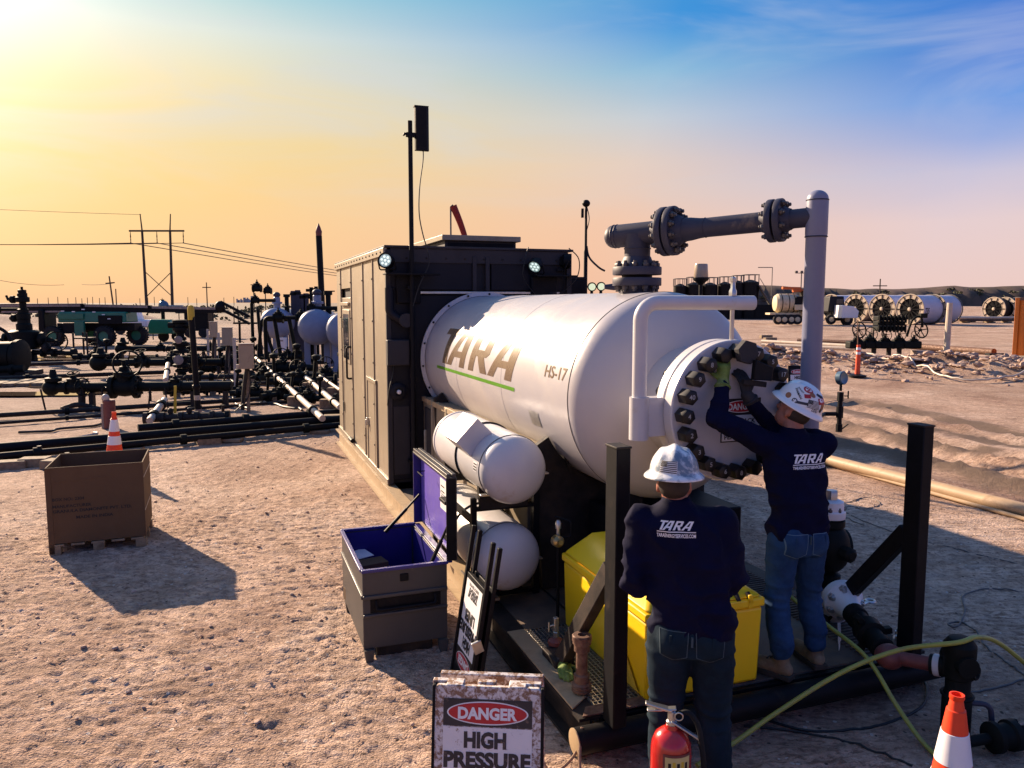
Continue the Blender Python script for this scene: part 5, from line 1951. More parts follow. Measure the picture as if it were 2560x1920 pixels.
    # back seam and belt loops
    for x in (-.10, 0.0, .10):
        bvh = BVHTree.FromPolygons([v.co for v in jme.vertices], [tuple(q.vertices) for q in jme.polygons])
        q0 = Vector((pel.x + x, -.6, pel.z + J['hem'] + .015))
        hit = bvh.ray_cast(q0, Vector((0, 1, 0)))
        if hit[0]:
            MB().box(hit[0] - Vector((0, .004, 0)), (.010, .008, .05)).build('belt_loop', m_stitch2 if x == 0 else jeans_m, jo)
    for sd in ('L', 'R'):
        boot(p, V3['ankle' + sd], V3['toe' + sd])
    for sd in ('L', 'R'):
        gm = glove_mats.get(sd)
        if gm:
            g = MB()
            hand(g, V3['wrist' + sd], V3['fdir' + sd], V3['palm' + sd], J['side' + sd], J['curl'], 1.10, .0118)
            wr, el = V3['wrist' + sd], V3['elbow' + sd]
            limb(g, [wr, wr.lerp(el, .16)], [.040, .046], 14)
            go = link('glove', fuse(g, 'glove', gm, .0055, 2), p)
            go['label'] = 'green work glove' if gm is m_glove else 'black work glove'
            c = wr.lerp(el, .12)
            ax = (el - wr).normalized()
            MB().torus(c, ax, .043, .010, 20, 8).build('cuff', gm, go)
    hard_hat(p, hea + hat_M @ Vector((0, -.005, .060)), hat_M, hat_m, stickers)
    # short hair under the brim at the back
    hm = MB().ell(hea + hat_M @ Vector((0, -.022, .005)), (.076, .088, .075), 20, 12, rot=hat_M)
    hme = fuse(hm, 'hair', m_hair, .010, 1)
    link('hair', hme, p)
    return p


def rot(yaw=0, pitch=0, roll=0):
    return (Matrix.Rotation(rad(yaw), 3, 'Z') @ Matrix.Rotation(rad(pitch), 3, 'X') @ Matrix.Rotation(rad(roll), 3, 'Y'))


# worker at the bolted end, both arms raised
JA = dict(build=(.98,), hem=-.045, curl=.55,
          pelvis=(-.015, 0.0, .90), waist=(-.01, .01, 1.02), chest=(-.015, .045, 1.27), neck=(-.02, .07, 1.485), head=(-.005, .10, 1.615),
          shoulderL=(-.205, .09, 1.43), elbowL=(-.475, .19, 1.58), wristL=(-.385, .285, 1.785), fdirL=(.05, .10, 1), palmL=(.35, 1, 0), sideL=1,
          shoulderR=(.175, .03, 1.42), elbowR=(-.02, .27, 1.46), wristR=(-.215, .285, 1.70), fdirR=(-.12, .25, 1), palmR=(-.2, 1, -.2), sideR=-1,
          hipL=(-.105, 0, .86), kneeL=(-.125, .02, .46), ankleL=(-.135, -.05, .09), toeL=(-.55, .9, 0),
          hipR=(.075, 0, .86), kneeR=(.12, .05, .46), ankleR=(.165, .03, .09), toeR=(.05, 1, 0))
stA = [('flag', rad(214), .42, rad(10), .075), ('disc', rad(246), 1.02, 0, .024, m_sticker_red), ('disc', rad(246), 1.025, 0, .016, m_textwhite), ('disc', rad(246), 1.03, 0, .010, m_sticker_red),
       ('disc', rad(226), .84, .3, .016, m_sticker_brown), ('rect', rad(240), .66, rad(30), .034, m_sticker_red, .7), ('rect', rad(196), .95, rad(-30), .036, m_sticker_dark, .45),
       ('text', rad(268), .52, rad(-35), .075, m_ink, 'SHAMAN'), ('text', rad(268), .74, rad(-20), .045, m_ink, 'ROUGH'), ('disc', rad(284), .22, 0, .018, m_sticker_brown), ('disc', rad(262), .16, 0, .016, m_sticker_dark),
       ('disc', rad(262), .165, 0, .010, m_textwhite), ('disc', rad(222), .14, 0, .017, m_textwhite), ('text', rad(206), .12, 0, .04, m_ink, 'LDD'), ('rect', rad(190), .70, rad(15), .040, m_sticker_red, .9),
       ('disc', rad(190), .74, 0, .012, m_textwhite), ('rect', rad(184), .46, rad(5), .024, m_sticker_brown, 1.2), ('rect', rad(244), .24, rad(20), .07, m_sticker_dark, .22), ('rect', rad(186), .28, rad(-10), .022, m_sticker_dark, 1.0)]
wa = worker('person in white stickered hard hat reaching up to the bolted tank end', S(1.505, -5.63, DK), rad(15), JA, m_shirt, m_jeans1, m_hat1, stA,
            rot(22, 26, 12), (.0, 1.325, .235, (-.12, 1, 0)), {'L': m_glove, 'R': m_gloveblk})
# worker standing on the ground with his back to the camera
JB = dict(build=(1.10,), hem=-.05, curl=.5,
          pelvis=(.045, 0, .945), waist=(.04, .0, 1.06), chest=(.0, -.005, 1.32), neck=(-.038, -.005, 1.535), head=(-.05, .015, 1.625),
          shoulderL=(-.195, -.01, 1.445), elbowL=(-.225, -.03, 1.16), wristL=(-.06, .20, 1.07), fdirL=(.5, .8, -.1), palmL=(.3, 0, -1), sideL=1,
          shoulderR=(.175, .01, 1.445), elbowR=(.24, .02, 1.15), wristR=(.10, .23, 1.07), fdirR=(-.5, .8, -.1), palmR=(-.3, 0, -1), sideR=-1,
          hipL=(-.055, 0, .89), kneeL=(-.065, .02, .48), ankleL=(-.075, -.02, .09), toeL=(-.15, 1, 0),
          hipR=(.145, 0, .89), kneeR=(.165, .03, .48), ankleR=(.19, .0, .09), toeR=(.2, 1, 0))
stB = [('flag', rad(196), .34, rad(-3), .085)]
wb = worker('person in scuffed white hard hat with back turned behind the fire extinguisher', (.83, 3.68, .0), rad(-10), JB, m_shirt, m_jeans2, m_hat2, stB,
            rot(0, -4, 0), (-.035, 1.44, .18, (.03, 1, 0)), {'L': m_gloveblk, 'R': m_gloveblk})

# striking wrench held on the top nut
wr = thing('striking_wrench', 'heavy black slugging wrench held against the top nuts', 'wrench', S(VX, -5.36, VZ), TH)
mb = MB().lathe([(.062, 0), (.078, 0), (.078, .05), (.062, .05)], (.0, -.02, .385), (0, 1, 0), 6)
mb.lathe([(.058, .05), (.058, 0)], (.0, -.02, .385), (0, 1, 0), 20, False, False)
mb.build('ring', m_gloveblk, wr, .004)
MB().prism([(-.05, .05), (.085, .0), (.075, -.085), (-.06, -.075)], (.08, -.015, .29), (1, 0, 0), (0, 0, 1), -.04).build('socket_head', m_black, wr, .006)
MB().box((.06, .0, .19), (.17, .035, .035), Matrix.Rotation(rad(8), 3, 'Y')).build('handle', m_darksteel, wr, .004)

# ================================================================== near objects
# cardboard bin on a pallet
bx = thing('cardboard_bin', 'tall open brown cardboard shipping bin on a pallet', 'box', (-4.56 - .0, 7.48, 0), rad(20.5))
bw, bd, bh0, bh1 = .87, .77, .13, .895
th = .012
MB().box((bw / 2, 0, (bh0 + bh1) / 2), (bw, th, bh1 - bh0)).build('front_wall', m_card, bx, .002)
MB().box((bw / 2, bd, (bh0 + bh1) / 2), (bw, th, bh1 - bh0)).build('rear_wall', m_card, bx, .002)
for x in (th / 2, bw - th / 2):
    MB().box((x, bd / 2, (bh0 + bh1) / 2), (th, bd - th, bh1 - bh0 - .004)).build('side_wall', m_card, bx, .002)
MB().box((bw / 2, bd / 2, bh0 + .02), (bw - .03, bd - .03, .01)).build('bottom', m_card, bx)
MB().box((.022, .012 - .02, .46), (.05, .004, .86)).build('corner_flap', m_card, bx)
for k in range(5):
    MB().box((.07 + k * .18, bd / 2, .112), (.12, bd + .02, .02)).build('pallet_board', m_wood, bx, .002)
for x in (.05, bw / 2, bw - .05):
    for y in (.04, bd / 2, bd - .04):
        MB().box((x, y, .052), (.10, .10, .10)).build('pallet_block', m_wood, bx, .003)
for y in (.40, .74):
    MB().box((bw + .0028, bd / 2, y), (.003, bd, .010)).build('strap', m_palepipe, bx)
for txt, x, z, w in (('BOX NO.: 2304', .05, .56, .28), ('MANUFACTURER', .05, .49, .34), ('GRANULA DIAMONITE PVT. LTD.', .05, .44, .70), ('MADE IN INDIA', .25, .37, .33)):
    flat_text(txt, .030, (x, -.0085, z), (1, 0, 0), (0, 0, 1), .03, width=w, align='l').build('stencil', m_ink, bx)
MB().box((.30, -.0075, .76), (.52, .002, .012), Matrix.Rotation(rad(-3), 3, 'Y')).build('crease', m_card, bx)


def cone(label, loc, rz, h, rb, layout, tilt=(0, 0)):
    """layout: (z0, z1, white?)"""
    t = thing('traffic_cone', label, 'traffic cone', loc, rz, 'orange traffic cones with white bands')
    t.rotation_euler = (tilt[0], tilt[1], rz)
    rt = .030
    rr = lambda z: rb + (rt - rb) * (z / h)
    MB().box((0, 0, .015), (rb * 2.55, rb * 2.55, .03)).build('base', m_orange, t, .012)
    MB().lathe([(rr(0.02) * 1.12, .03), (rr(.05), .06)] + [(rr(z), z) for z in (h * .2, h * .4, h * .6, h * .8, h * .90)] + [(rr(h * .9) * .86, h * .905), (rr(h) * .92, h * .965), (rr(h) * 1.06, h * .975), (rr(h) * 1.05, h), (rr(h) * .8, h), (rr(h) * .75, h * .93)], (0, 0, 0), (0, 0, 1), 32, False, True).build('body', m_orange, t)
    for z0, z1 in layout:
        MB().lathe([(rr(z0) + .0004, z0), (rr(z0) + .003, z0 + .002), (rr(z1) + .003, z1 - .002), (rr(z1) + .0004, z1)], (0, 0, 0), (0, 0, 1), 32, False, False).build('reflective_band', m_reflect, t)
    return t


p = D(2392, 1748, 3.40)
cone('traffic cone at the lower right corner beside the hose', (p.x, p.y, 0), rad(10), .72, .135, [(.20, .335), (.40, .545)])
p = D(284, 1128, 11.1)
cone('traffic cone standing behind the cardboard bin', (p.x, p.y, 0.02), rad(30), .92, .155, [(.45, .575), (.64, .81)], (0, rad(2)))

# tool chest with lid up
tb = thing('tool_chest', 'open steel job box with a blue interior beside the skid', 'tool chest', (-1.03, 5.20, 0), TH)
TW, TL, Z0, Z1 = .60, 1.03, .105, .655
t_ = .014
MB().box((TW / 2, 0, (Z0 + Z1) / 2), (TW, t_, Z1 - Z0)).build('end_panel', m_boxout, tb, .004)
MB().box((TW / 2, TL, (Z0 + Z1) / 2), (TW, t_, Z1 - Z0)).build('end_panel', m_boxout, tb, .004)
for x in (t_ / 2, TW - t_ / 2):
    MB().box((x, TL / 2, (Z0 + Z1) / 2), (t_, TL - t_, Z1 - Z0)).build('side_panel', m_boxout, tb, .004)
for (c, d) in (((TW / 2, .0095, .39), (TW - .06, .004, .50)), ((TW / 2, TL - .0095, .39), (TW - .06, .004, .50)), ((.0165, TL / 2, .39), (.004, TL - .05, .50)), ((TW - .0165, TL / 2, .39), (.004, TL - .05, .50)), ((TW / 2, TL / 2, .14), (TW - .03, TL - .03, .006))):
    MB().box(c, d).build('liner', m_boxin, tb)
mb = MB()
mb.box((TW / 2, -.002, Z1 + .006), (TW + .015, .035, .022)).box((TW / 2, TL + .002, Z1 + .006), (TW + .015, .035, .022))
mb.box((0, TL / 2, Z1 + .006), (.03, TL - .03, .020))
mb.build('rim', m_boxin, tb, .004)
MB().box((-.001, TL / 2, .475), (.022, TL + .01, .03)).build('rib', m_boxout, tb, .006)
MB().box((TW / 2, -.012, .475), (TW, .022, .028)).build('rib', m_boxout, tb, .006)
MB().box((TW / 2, -.014, .345), (TW, .024, .02)).build('rib', m_boxout, tb, .006)
rc = MB().box((TW / 2, -.0085, .41), (TW - .10, .004, .10)).build('handle_recess', m_black, tb)
MB().tube(path([(.09, -.012, .445), (.09, -.035, .385), (.51, -.035, .385), (.51, -.012, .445)], .02, 4), .010, 8).build('handle', m_black, rc)
MB().box((.29, -.010, .59), (.06, .012, .055)).build('lock_plate', m_black, tb, .004)
for x in (.035, TW - .035):
    for y in (.05, TL - .05):
        MB().prism([(-.035, 0), (.035, 0), (.022, -.105), (-.022, -.105)], (x, y - .03, Z0), (1, 0, 0), (0, 0, 1), -.06).build('leg', m_boxout, tb)
for y in (.06, TL - .06):
    MB().box((TW / 2, y, .05), (.40, .03, .085)).build('skid_rail', m_darksteel, tb, .003)
# lid stands upright on the right-hand hinge
lx = TW + .035
lid = MB().box((lx + .035, TL / 2, Z1 + .315), (.012, TL + .03, .60)).build('lid', m_boxout, tb, .004)
MB().box((lx + .0265, TL / 2, Z1 + .315), (.003, TL - .02, .56)).build('lid_liner', m_lidin, lid)
MB().box((lx + .0, -.008, Z1 + .315), (.075, .014, .60)).build('lid_side', m_black, lid, .003)
MB().box((lx + .0, TL + .008, Z1 + .315), (.075, .014, .60)).build('lid_side', m_boxin, lid, .003)
MB().box((lx + .0, TL / 2, Z1 + .612), (.075, TL + .03, .014)).build('lid_edge', m_boxout, lid, .003)
MB().box((lx - .02, TL / 2, Z1 + .632), (.028, TL + .03, .024)).build('lid_edge', m_boxout, lid, .003)
MB().box((lx + .02, TL / 2, Z1 + .632), (.028, TL + .03, .024)).build('lid_edge', m_boxout, lid, .003)
MB().box((TW + .02, TL / 2, Z1 + .003), (.045, TL, .014)).build('hinge', m_boxin, tb, .003)
MB().box((lx + .0235, .30, Z1 + .42), (.003, .17, .23)).build('instruction_sheet', m_paper, lid)
for k in range(4):
    MB().box((lx + .0215, .31, Z1 + .48 - k * .04), (.001, .10, .010)).build('print_line', m_ink, lid)
MB().box((lx - .01, .12, Z1 + .42), (.05, .16, .025)).build('latch_arm', m_black, lid, .003)
MB().box((lx - .01, .08, Z1 + .16), (.02, .13, .05)).build('latch_plate', m_black, lid, .003)
MB().cyl((lx - .022, .05, Z1 + .16), (lx - .02, .05, Z1 + .16), .012, n=12).build('latch_hole', m_steel, lid)
MB().tube(path([(lx - .04, .62, Z1 + .54), (lx - .10, .62, Z1 + .54), (lx - .10, .44, Z1 + .54)], .02, 3), .004, 6).build('hook', m_black, lid)
for y, hgt in ((.07, .25), (TL - .07, .27)):
    MB().tube([(TW - .10 - (.16 if y > .5 else 0), y, Z1 - .02), (lx - .005, y, Z1 + hgt)], .010, 8, radii=[.010, .010]).build('gas_strut', m_black, lid)
    mid = Vector((TW - .10 - (.16 if y > .5 else 0), y, Z1 - .02)).lerp(Vector((lx - .005, y, Z1 + hgt)), .62)
    MB().tube([(TW - .10 - (.16 if y > .5 else 0), y, Z1 - .02), tuple(mid)], .015, 8).build('strut_cylinder', m_black, lid)
cbx = thing('small_carton', 'small brown carton with paper lying inside the tool chest', 'carton', tb.matrix_basis @ Vector((.20, .80, .40)), TH + rad(12))
MB().box((0, 0, .0), (.22, .16, .12)).build('body', m_card, cbx, .003)
MB().prism([(0, 0), (.16, .02), (.12, .16), (-.02, .12)], (-.10, .08, .065), (1, 0, 0), (0, 1, .2), .004).build('paper', m_paper, cbx)
MB().box((.02, 0, -.22), (.40, .34, .09)).build('lower_carton', m_card, cbx)
MB().box((.20, -.1, -.16), (.16, .16, .22)).build('lower_carton', m_boxout, cbx)


# A-frame danger signs
def sign_face(parent, o, ux, uy, n, w, h, scale, white, red, blk, frame_m):
    """print on a panel whose centre bottom is o"""
    o, ux, uy, n = Vector(o), Vector(ux), Vector(uy), Vector(n)
    P = lambda x, y, d: o + ux * x + uy * y + n * d
    q = lambda x0, x1, y0, y1, d, m, nm: put2d([(x0, y0), (x1, y0), (x1, y1), (x0, y1)], [(0, 1, 2, 3)], lambda a, b: P(a, b, d)).build(nm, m, parent)
    hh = h * .185
    q(-w * .42, w * .42, h * .93 - hh, h * .93, .002, blk, 'header_field')
    e = [(math.cos(k * math.pi / 20), math.sin(k * math.pi / 20)) for k in range(40)]
    yc = h * .93 - hh / 2
    put2d(e, [tuple(range(40))], lambda a, b: P(a * w * .385, yc + b * hh * .43, .0035)).build('header_oval', m_textwhite, parent)
    put2d(e, [tuple(range(40))], lambda a, b: P(a * w * .370, yc + b * hh * .385, .0045)).build('header_oval', red, parent)
    flat_text('DANGER', hh * .42, P(0, yc - hh * .21, .0055), ux, uy, .045, width=w * .56).build('lettering', m_textwhite, parent)
    q(-w * .42, w * .42, h * .05, h * .93 - hh - h * .006, .002, white, 'message_field')
    lh = h * .104
    y = h * .93 - hh - h * .035 - lh
    flat_text('HIGH', lh, P(-w * .02, y, .004), ux, uy, .05, width=w * .40).build('lettering', blk, parent)
    y -= lh * 1.31
    flat_text('PRESSURE', lh, P(0, y, .004), ux, uy, .05, width=w * .82).build('lettering', blk, parent)
    y -= lh * 1.31
    flat_text('LINES', lh, P(0, y, .004), ux, uy, .05, width=w * .50).build('lettering', blk, parent)
    flat_logo(h * .10, w * .56, P(0, h * .11, .004), ux, uy).build('logo', blk, parent)
    flat_text('ENERGY SERVICES', h * .03, P(0, h * .07, .004), ux, uy, .02, width=w * .5).build('lettering', blk, parent)


p0 = D(1213, 1830, 3.42)
sg = thing('danger_sign', 'muddy DANGER HIGH PRESSURE A-frame sign at the bottom edge', 'sign', (p0.x, p0.y, 0), rad(-5))
SW, SH = .515, .695
lean = .17
up = Vector((0, lean, 1)).normalized()
nrm = Vector((0, -1, lean)).normalized()
fr = MB().prism([(-SW / 2, 0), (SW / 2, 0), (SW / 2, SH - .015), (SW / 2 - .015, SH), (-SW / 2 + .015, SH), (-SW / 2, SH - .015)], (0, -.0, .0), (1, 0, 0), tuple(up), .035).build('front_board', m_signframe, sg, .005)
sign_face(fr, Vector((0, 0, .0)) + up * .0, (1, 0, 0), up, nrm, SW * .98, SH * .985, 1, m_signwhite, m_signred, m_signblack, m_signframe)
for s in (-1, 1):
    MB().prism([(-.007, 0), (.007, 0), (.007, SH), (-.007, SH)], (s * (SW / 2 + .002), -.004, 0), (1, 0, 0), tuple(up), .045).build('edge_trim', m_black, fr, .003)
up2 = Vector((0, -lean * 1.1, 1)).normalized()
MB().prism([(-SW / 2, 0), (SW / 2, 0), (SW / 2, SH - .02), (-SW / 2, SH - .02)], (0, .355 + .045, 0), (1, 0, 0), tuple(up2), .03).build('rear_board', m_signframe, sg, .005)
tp = Vector((0, SH * lean / math.sqrt(1 + lean * lean), SH / math.sqrt(1 + lean * lean)))
for x in (-.16, -.0 + .14):
    MB().box(tp + Vector((x, .035, -.006)), (.085, .075, .020)).build('hinge', m_signframe, sg, .006)
for x in (-.235, -.01, .215):
    MB().box(tp + Vector((x * .97, .055, -.008)), (.09, .035, .022)).build('hinge_lug', m_signframe, sg, .005)

# the second sign, folded and stood on its head against the rack
ctr = S(-.39, -4.70, 0)
s2 = thing('danger_sign', 'folded HIGH PRESSURE LINES sign stood upside down against the propane rack', 'sign', ctr, TH)
W2, H2 = .40, .68
lean2 = .16
up = Vector((lean2, 0, 1)).normalized()
# panel faces -x (left), its top edge is down
fr = MB().prism([(-W2 / 2, 0), (W2 / 2, 0), (W2 / 2, H2), (-W2 / 2, H2)], (0, 0, .03), (0, -1, 0), tuple(up), .03).build('board', m_black, s2, .004)
nrm = Vector((-1, 0, lean2)).normalized()
sign_face(fr, Vector((0, 0, .03)) + up * H2 + nrm * .0, (0, 1, 0), -up, nrm, W2 * .98, H2 * .98, 1, m_signwhite2, m_signred, m_ink, m_black)
for off, xx in ((0, 0), (.05, .05)):
    for y in (-W2 / 2 - .005, W2 / 2 + .005):
        a = Vector((xx, y, .0))
        MB().bar(a, a + up * (1.02 if off == 0 else .98), .028, .03, (0, 1, 0)).build('leg', m_black, s2, .003)
MB().prism([(-W2 / 2, 0), (W2 / 2, 0), (W2 / 2, H2), (-W2 / 2, H2)], (.05, 0, .03), (0, -1, 0), tuple(up), .02).build('rear_board', m_black, s2, .004)
MB().bar(Vector((.02, -W2 / 2 - .02, .34)), Vector((.08, -W2 / 2 - .02, .36)), .02, .08).build('hinge', m_steel, s2, .003)

# fire extinguisher
p0 = D(1678, 1850, 3.36)
fx = thing('fire_extinguisher', 'red fire extinguisher standing at the bottom edge', 'fire extinguisher', (p0.x, p0.y, .06), rad(-8))
MB().box((0, 0, -.03), (.26, .26, .06)).build('timber_base', m_wood, fx, .006)
MB().lathe([(.080, 0), (.088, .006), (.092, .02), (.092, .42), (.088, .455), (.074, .49), (.050, .512), (.030, .522), (.026, .54)], (0, 0, 0), (0, 0, 1), 40).build('cylinder', m_red, fx)
MB().torus((0, 0, .30), (0, 0, 1), .0922, .0018, 40, 6).build('band', m_signblack, fx)
vl = MB().lathe([(.024, .53), (.024, .555), (.018, .56), (.018, .60), (.012, .605)], (0, 0, 0), (0, 0, 1), 16).build('valve', m_steel, fx)
MB().prism([(-.02, 0), (.02, 0), (.015, .12), (-.015, .12)], (-.0, .0, .60), (0, -1, 0), (-1, 0, .22), .012).build('carry_handle', m_steel, fx, .003)
MB().prism([(-.018, 0), (.018, 0), (.014, .13), (-.014, .13)], (.02, .0, .612), (0, -1, 0), (-1, 0, -.12), .008).build('lever', m_steel, fx, .003)
MB().prism([(-.014, 0), (.014, 0), (.010, .14), (-.010, .14)], (.0, -.01, .565), (0, -1, 0), (1, 0, -.62), .010).build('hanger', m_steel, fx, .003)
MB().torus((.03, -.025, .59), (0, 1, 0), .018, .003, 18, 6).build('pin_ring', m_steel, fx)
MB().tube(spline([(.02, .0, .58), (.07, .0, .60), (.115, -.01, .55), (.135, -.02, .45), (.145, -.02, .36), (.15, -.015, .30)], 8), .012, 10).build('hose', m_blackr, fx)
MB().lathe([(.012, 0), (.016, .02), (.014, .04)], (.15, -.015, .305), (.03, 0, -1), 12).build('nozzle', m_black, fx)


def on_cyl(a0, z0, k):
    return lambda a, b: (.0926 * math.sin(a0 + a / .092) * (1 + k), -.0926 * math.cos(a0 + a / .092) * (1 + k), z0 + b)


rc = lambda w, h: [(-w / 2, -h / 2), (w / 2, -h / 2), (w / 2, h / 2), (-w / 2, h / 2)]
put2d(rc(.135, .115), [(0, 1, 2, 3)], on_cyl(.28, .385, .006), .015).build('label_border', m_redsteel, fx)
put2d(rc(.118, .085), [(0, 1, 2, 3)], on_cyl(.30, .388, .014), .015).build('label', mat('label_cream', (.62, .50, .20), .5, var=.1), fx)
for k in range(5):
    put2d(rc(.013, .030 + .012 * (k % 2)), [(0, 1, 2, 3)], on_cyl(-.12 + k * .21, .39, .022), .015).build('label_print', m_yellowpaint if k % 2 else m_darksteel, fx)

# loose fittings on the deck
pj = thing('pup_joint', 'rusty hammer-union pipe stub standing on the deck grating', 'pipe fitting', S(.13, -5.45, DK + .02), TH)
MB().lathe([(.046, 0), (.058, .004), (.058, .016), (.054, .02), (.058, .024), (.058, .034), (.054, .038), (.058, .044), (.052, .052), (.046, .056), (.046, .10), (.036, .108)], (0, 0, 0), (0, 0, 1), 28).build('lower_thread', m_rust, pj)
MB().lathe([(.034, .10), (.034, .25)], (0, 0, 0), (0, 0, 1), 28).build('pipe', m_rust, pj)
MB().lathe([(.036, .24), (.046, .246), (.046, .285), (.054, .29), (.054, .305), (.058, .308), (.058, .335), (.052, .342), (.026, .342), (.022, .30), (0, .30)], (0, 0, 0), (0, 0, 1), 28, False, False).build('upper_collar', m_rust, pj)
nv = thing('bleed_valve_plug', 'red threaded plug with a small steel bleed valve on the deck', 'pipe fitting', S(.20, -4.90, DK + .0), TH)
MB().lathe([(.046, 0), (.048, .02), (.044, .026), (.048, .03), (.048, .05), (.044, .055), (.052, .06), (.052, .085), (.030, .10), (.016, .105)], (0, 0, 0), (0, 0, 1), 24).build('plug', m_redsteel, nv)
MB().lathe([(.018, .10), (.018, .14), (.012, .145), (.012, .155)], (0, 0, 0), (0, 0, 1), 6).build('hex_body', m_steel, nv)
MB().box((0, 0, .195), (.03, .03, .09)).build('valve_block', m_steel, nv, .003)
MB().cyl((0, 0, .19), (-.05, 0, .185), .006, n=8).build('stem', m_steel, nv)
MB().cyl((-.05, 0, .15), (-.05, 0, .215), .007, n=8).build('tee_handle', m_steel, nv)
gl = thing('work_gloves', 'green and white work glove lying crumpled on the grating', 'glove', S(.16, -5.16, DK + .03), TH)
mb = MB()
hand(mb, (0, .05, 0), (-.3, -1, .05), (0, 0, -1), 1, .15, 1.1, .012)
link('palm', fuse(mb, 'palm', m_glove, .006, 1), gl)
MB().lathe([(.044, 0), (.05, .08), (.04, .08), (.03, .01)], (0, .03, .01), (.35, 1, .25), 16).build('cuff', m_gloveblk, gl)

# rope on the bumper
rp = MB().tube(spline([S(-.02, -5.80, .20), S(-.06, -5.84, .16), S(-.10, -5.95, .04), S(-.12, -6.2, .03), S(-.02, -6.5, .03), S(.05, -6.9, .02)], 8), .009, 8).build('rope', m_rope)
tag(rp, 'frayed tan rope hanging from the bumper pipe end', 'rope')
rp = MB().tube(spline([S(-.02, -5.78, .22), S(-.08, -5.82, .10), S(-.22, -5.86, .05), S(-.26, -5.8, .10), S(-.25, -5.75, .2)], 8), .008, 8).build('rope', m_rope)
tag(rp, 'short tan rope loop tied round the stake beside the bumper', 'rope')
st = MB().cyl(S(-.25, -5.75, 0), S(-.25, -5.75, .26), .012, n=8).lathe([(.02, 0), (.02, .02)], S(-.25, -5.75, .25), (0, 0, 1), 8).build('ground_stake', m_darksteel)
tag(st, 'thin steel stake in the ground beside the bumper end', 'stake')

# ------------------------------------------------------------------ valves and lines at the right of the deck
vs = thing('choke_valve', 'black and white upright valve stack behind the reaching worker', 'valve', (2.30, 5.50, DK), TH)
MB().lathe([(.07, 0), (.07, .10), (.09, .10), (.09, .14), (.06, .15), (.06, .22)], (0, 0, 0), (0, 0, 1), 24).build('base', m_white2, vs)
MB().lathe([(.058, .22), (.085, .24), (.085, .32), (.05, .34)], (0, 0, 0), (0, 0, 1), 24).build('lower_bonnet', m_valve, vs)
MB().ell((0, 0, .52), (.14, .15, .19), 24, 16).build('body', m_valve, vs)
MB().lathe([(.05, .66), (.10, .68), (.10, .725), (.085, .73)], (0, 0, 0), (0, 0, 1), 24).build('bonnet_flange', m_valve, vs)
MB().lathe([(.098, .74), (.10, .745), (.10, .79), (.09, .80), (.085, .86), (.05, .875)], (0, 0, 0), (0, 0, 1), 24).build('upper_bonnet', m_signwhite2, vs)
MB().lathe([(.046, .87), (.046, .93), (.04, .94)], (0, 0, 0), (0, 0, 1), 6).build('hex_cap', m_steel, vs)
vb = hexnut(.016, .02, .012, .6).mesh('bolt', m_bolt)
bolt_ring(vs, vb, (0, 0, .795), (0, 0, 1), .082, 8)
MB().lathe([(.12, -.02), (.12, .03), (.07, .05)], (.11, 0, .52), (1, -.3, 0), 20).build('side_flange', m_valve, vs)
MB().lathe([(.055, .0), (.055, .08), (.03, .10)], (0, -.13, .52), (0, -1, 0), 8).build('side_plug', m_valve, vs)

dl = thing('discharge_line', 'bolted white elbow with dark hammer unions and a red fitting on the deck', 'pipework', (2.31, 5.35, 0), 0)
P_ = lambda x, y, z: Vector((x - 2.31, y - 5.35, z))
ax = (P_(2.30, 4.75, .38) - P_(2.31, 5.30, .44)).normalized()
el = MB().lathe([(.05, -.05), (.10, -.03), (.135, 0), (.135, .06), (.12, .07), (.085, .13), (.065, .24)], P_(2.31, 5.30, .44), ax, 28).build('white_elbow', m_signwhite2, dl)
bm_ = hexnut(.028, .03, .02, .6).mesh('bolt', m_steel)
bolt_ring(el, bm_, P_(2.31, 5.30, .44) + ax * .066, ax, .105, 7)
MB().cyl(P_(2.33, 5.45, .25), P_(2.31, 5.30, .46), .085, n=20).build('elbow_leg', m_white2, dl)
un = P_(2.30, 4.75, .38)
mb = MB().lathe([(.062, -.34), (.075, -.33), (.075, -.26), (.062, -.25), (.062, -.14), (.092, -.13), (.092, -.04), (.066, -.03), (.06, .05), (.074, .06), (.074, .12), (.058, .13)], un, ax, 20).build('union', m_valve, dl)
for k in range(3):
    a = k * 2.1 + .4
    x = ax.orthogonal().normalized()
    y = ax.cross(x)
    d_ = x * math.cos(a) + y * math.sin(a)
    MB().bar(un - ax * .085 + d_ * .08, un - ax * .085 + d_ * .14, .05, .04).build('union_lug', m_valve, dl, .005)
rd = un + ax * .20
MB().ell(rd, (.085, .085, .075), 20, 14).build('red_tee', m_redsteel, dl)
end = P_(2.585, 4.30, .40)
MB().tube([rd, rd.lerp(end, .5), end], .042, 16).build('red_pipe', m_redsteel, dl)
MB().lathe([(.060, -.06), (.060, .02), (.05, .03)], rd.lerp(end, .75), (end - rd).normalized(), 20).build('collar', m_valve, dl)
MB().lathe([(.046, 0), (.064, .02), (.064, .05)], rd.lerp(end, .60), (end - rd).normalized(), 20).build('white_ring', m_white2, dl)
for k, (dx, dy, an) in enumerate(((-.10, .30, .3), (-.02, .16, -.4), (.03, .04, .1), (-.14, .20, .9))):
    MB().prism([(-.012, 0), (.012, 0), (.016, -.12), (-.006, -.14)], un + Vector((dx, dy, -.02)), (math.cos(an), math.sin(an), 0), (0, .1, 1), .003).build('tape_strip', m_paper, dl)
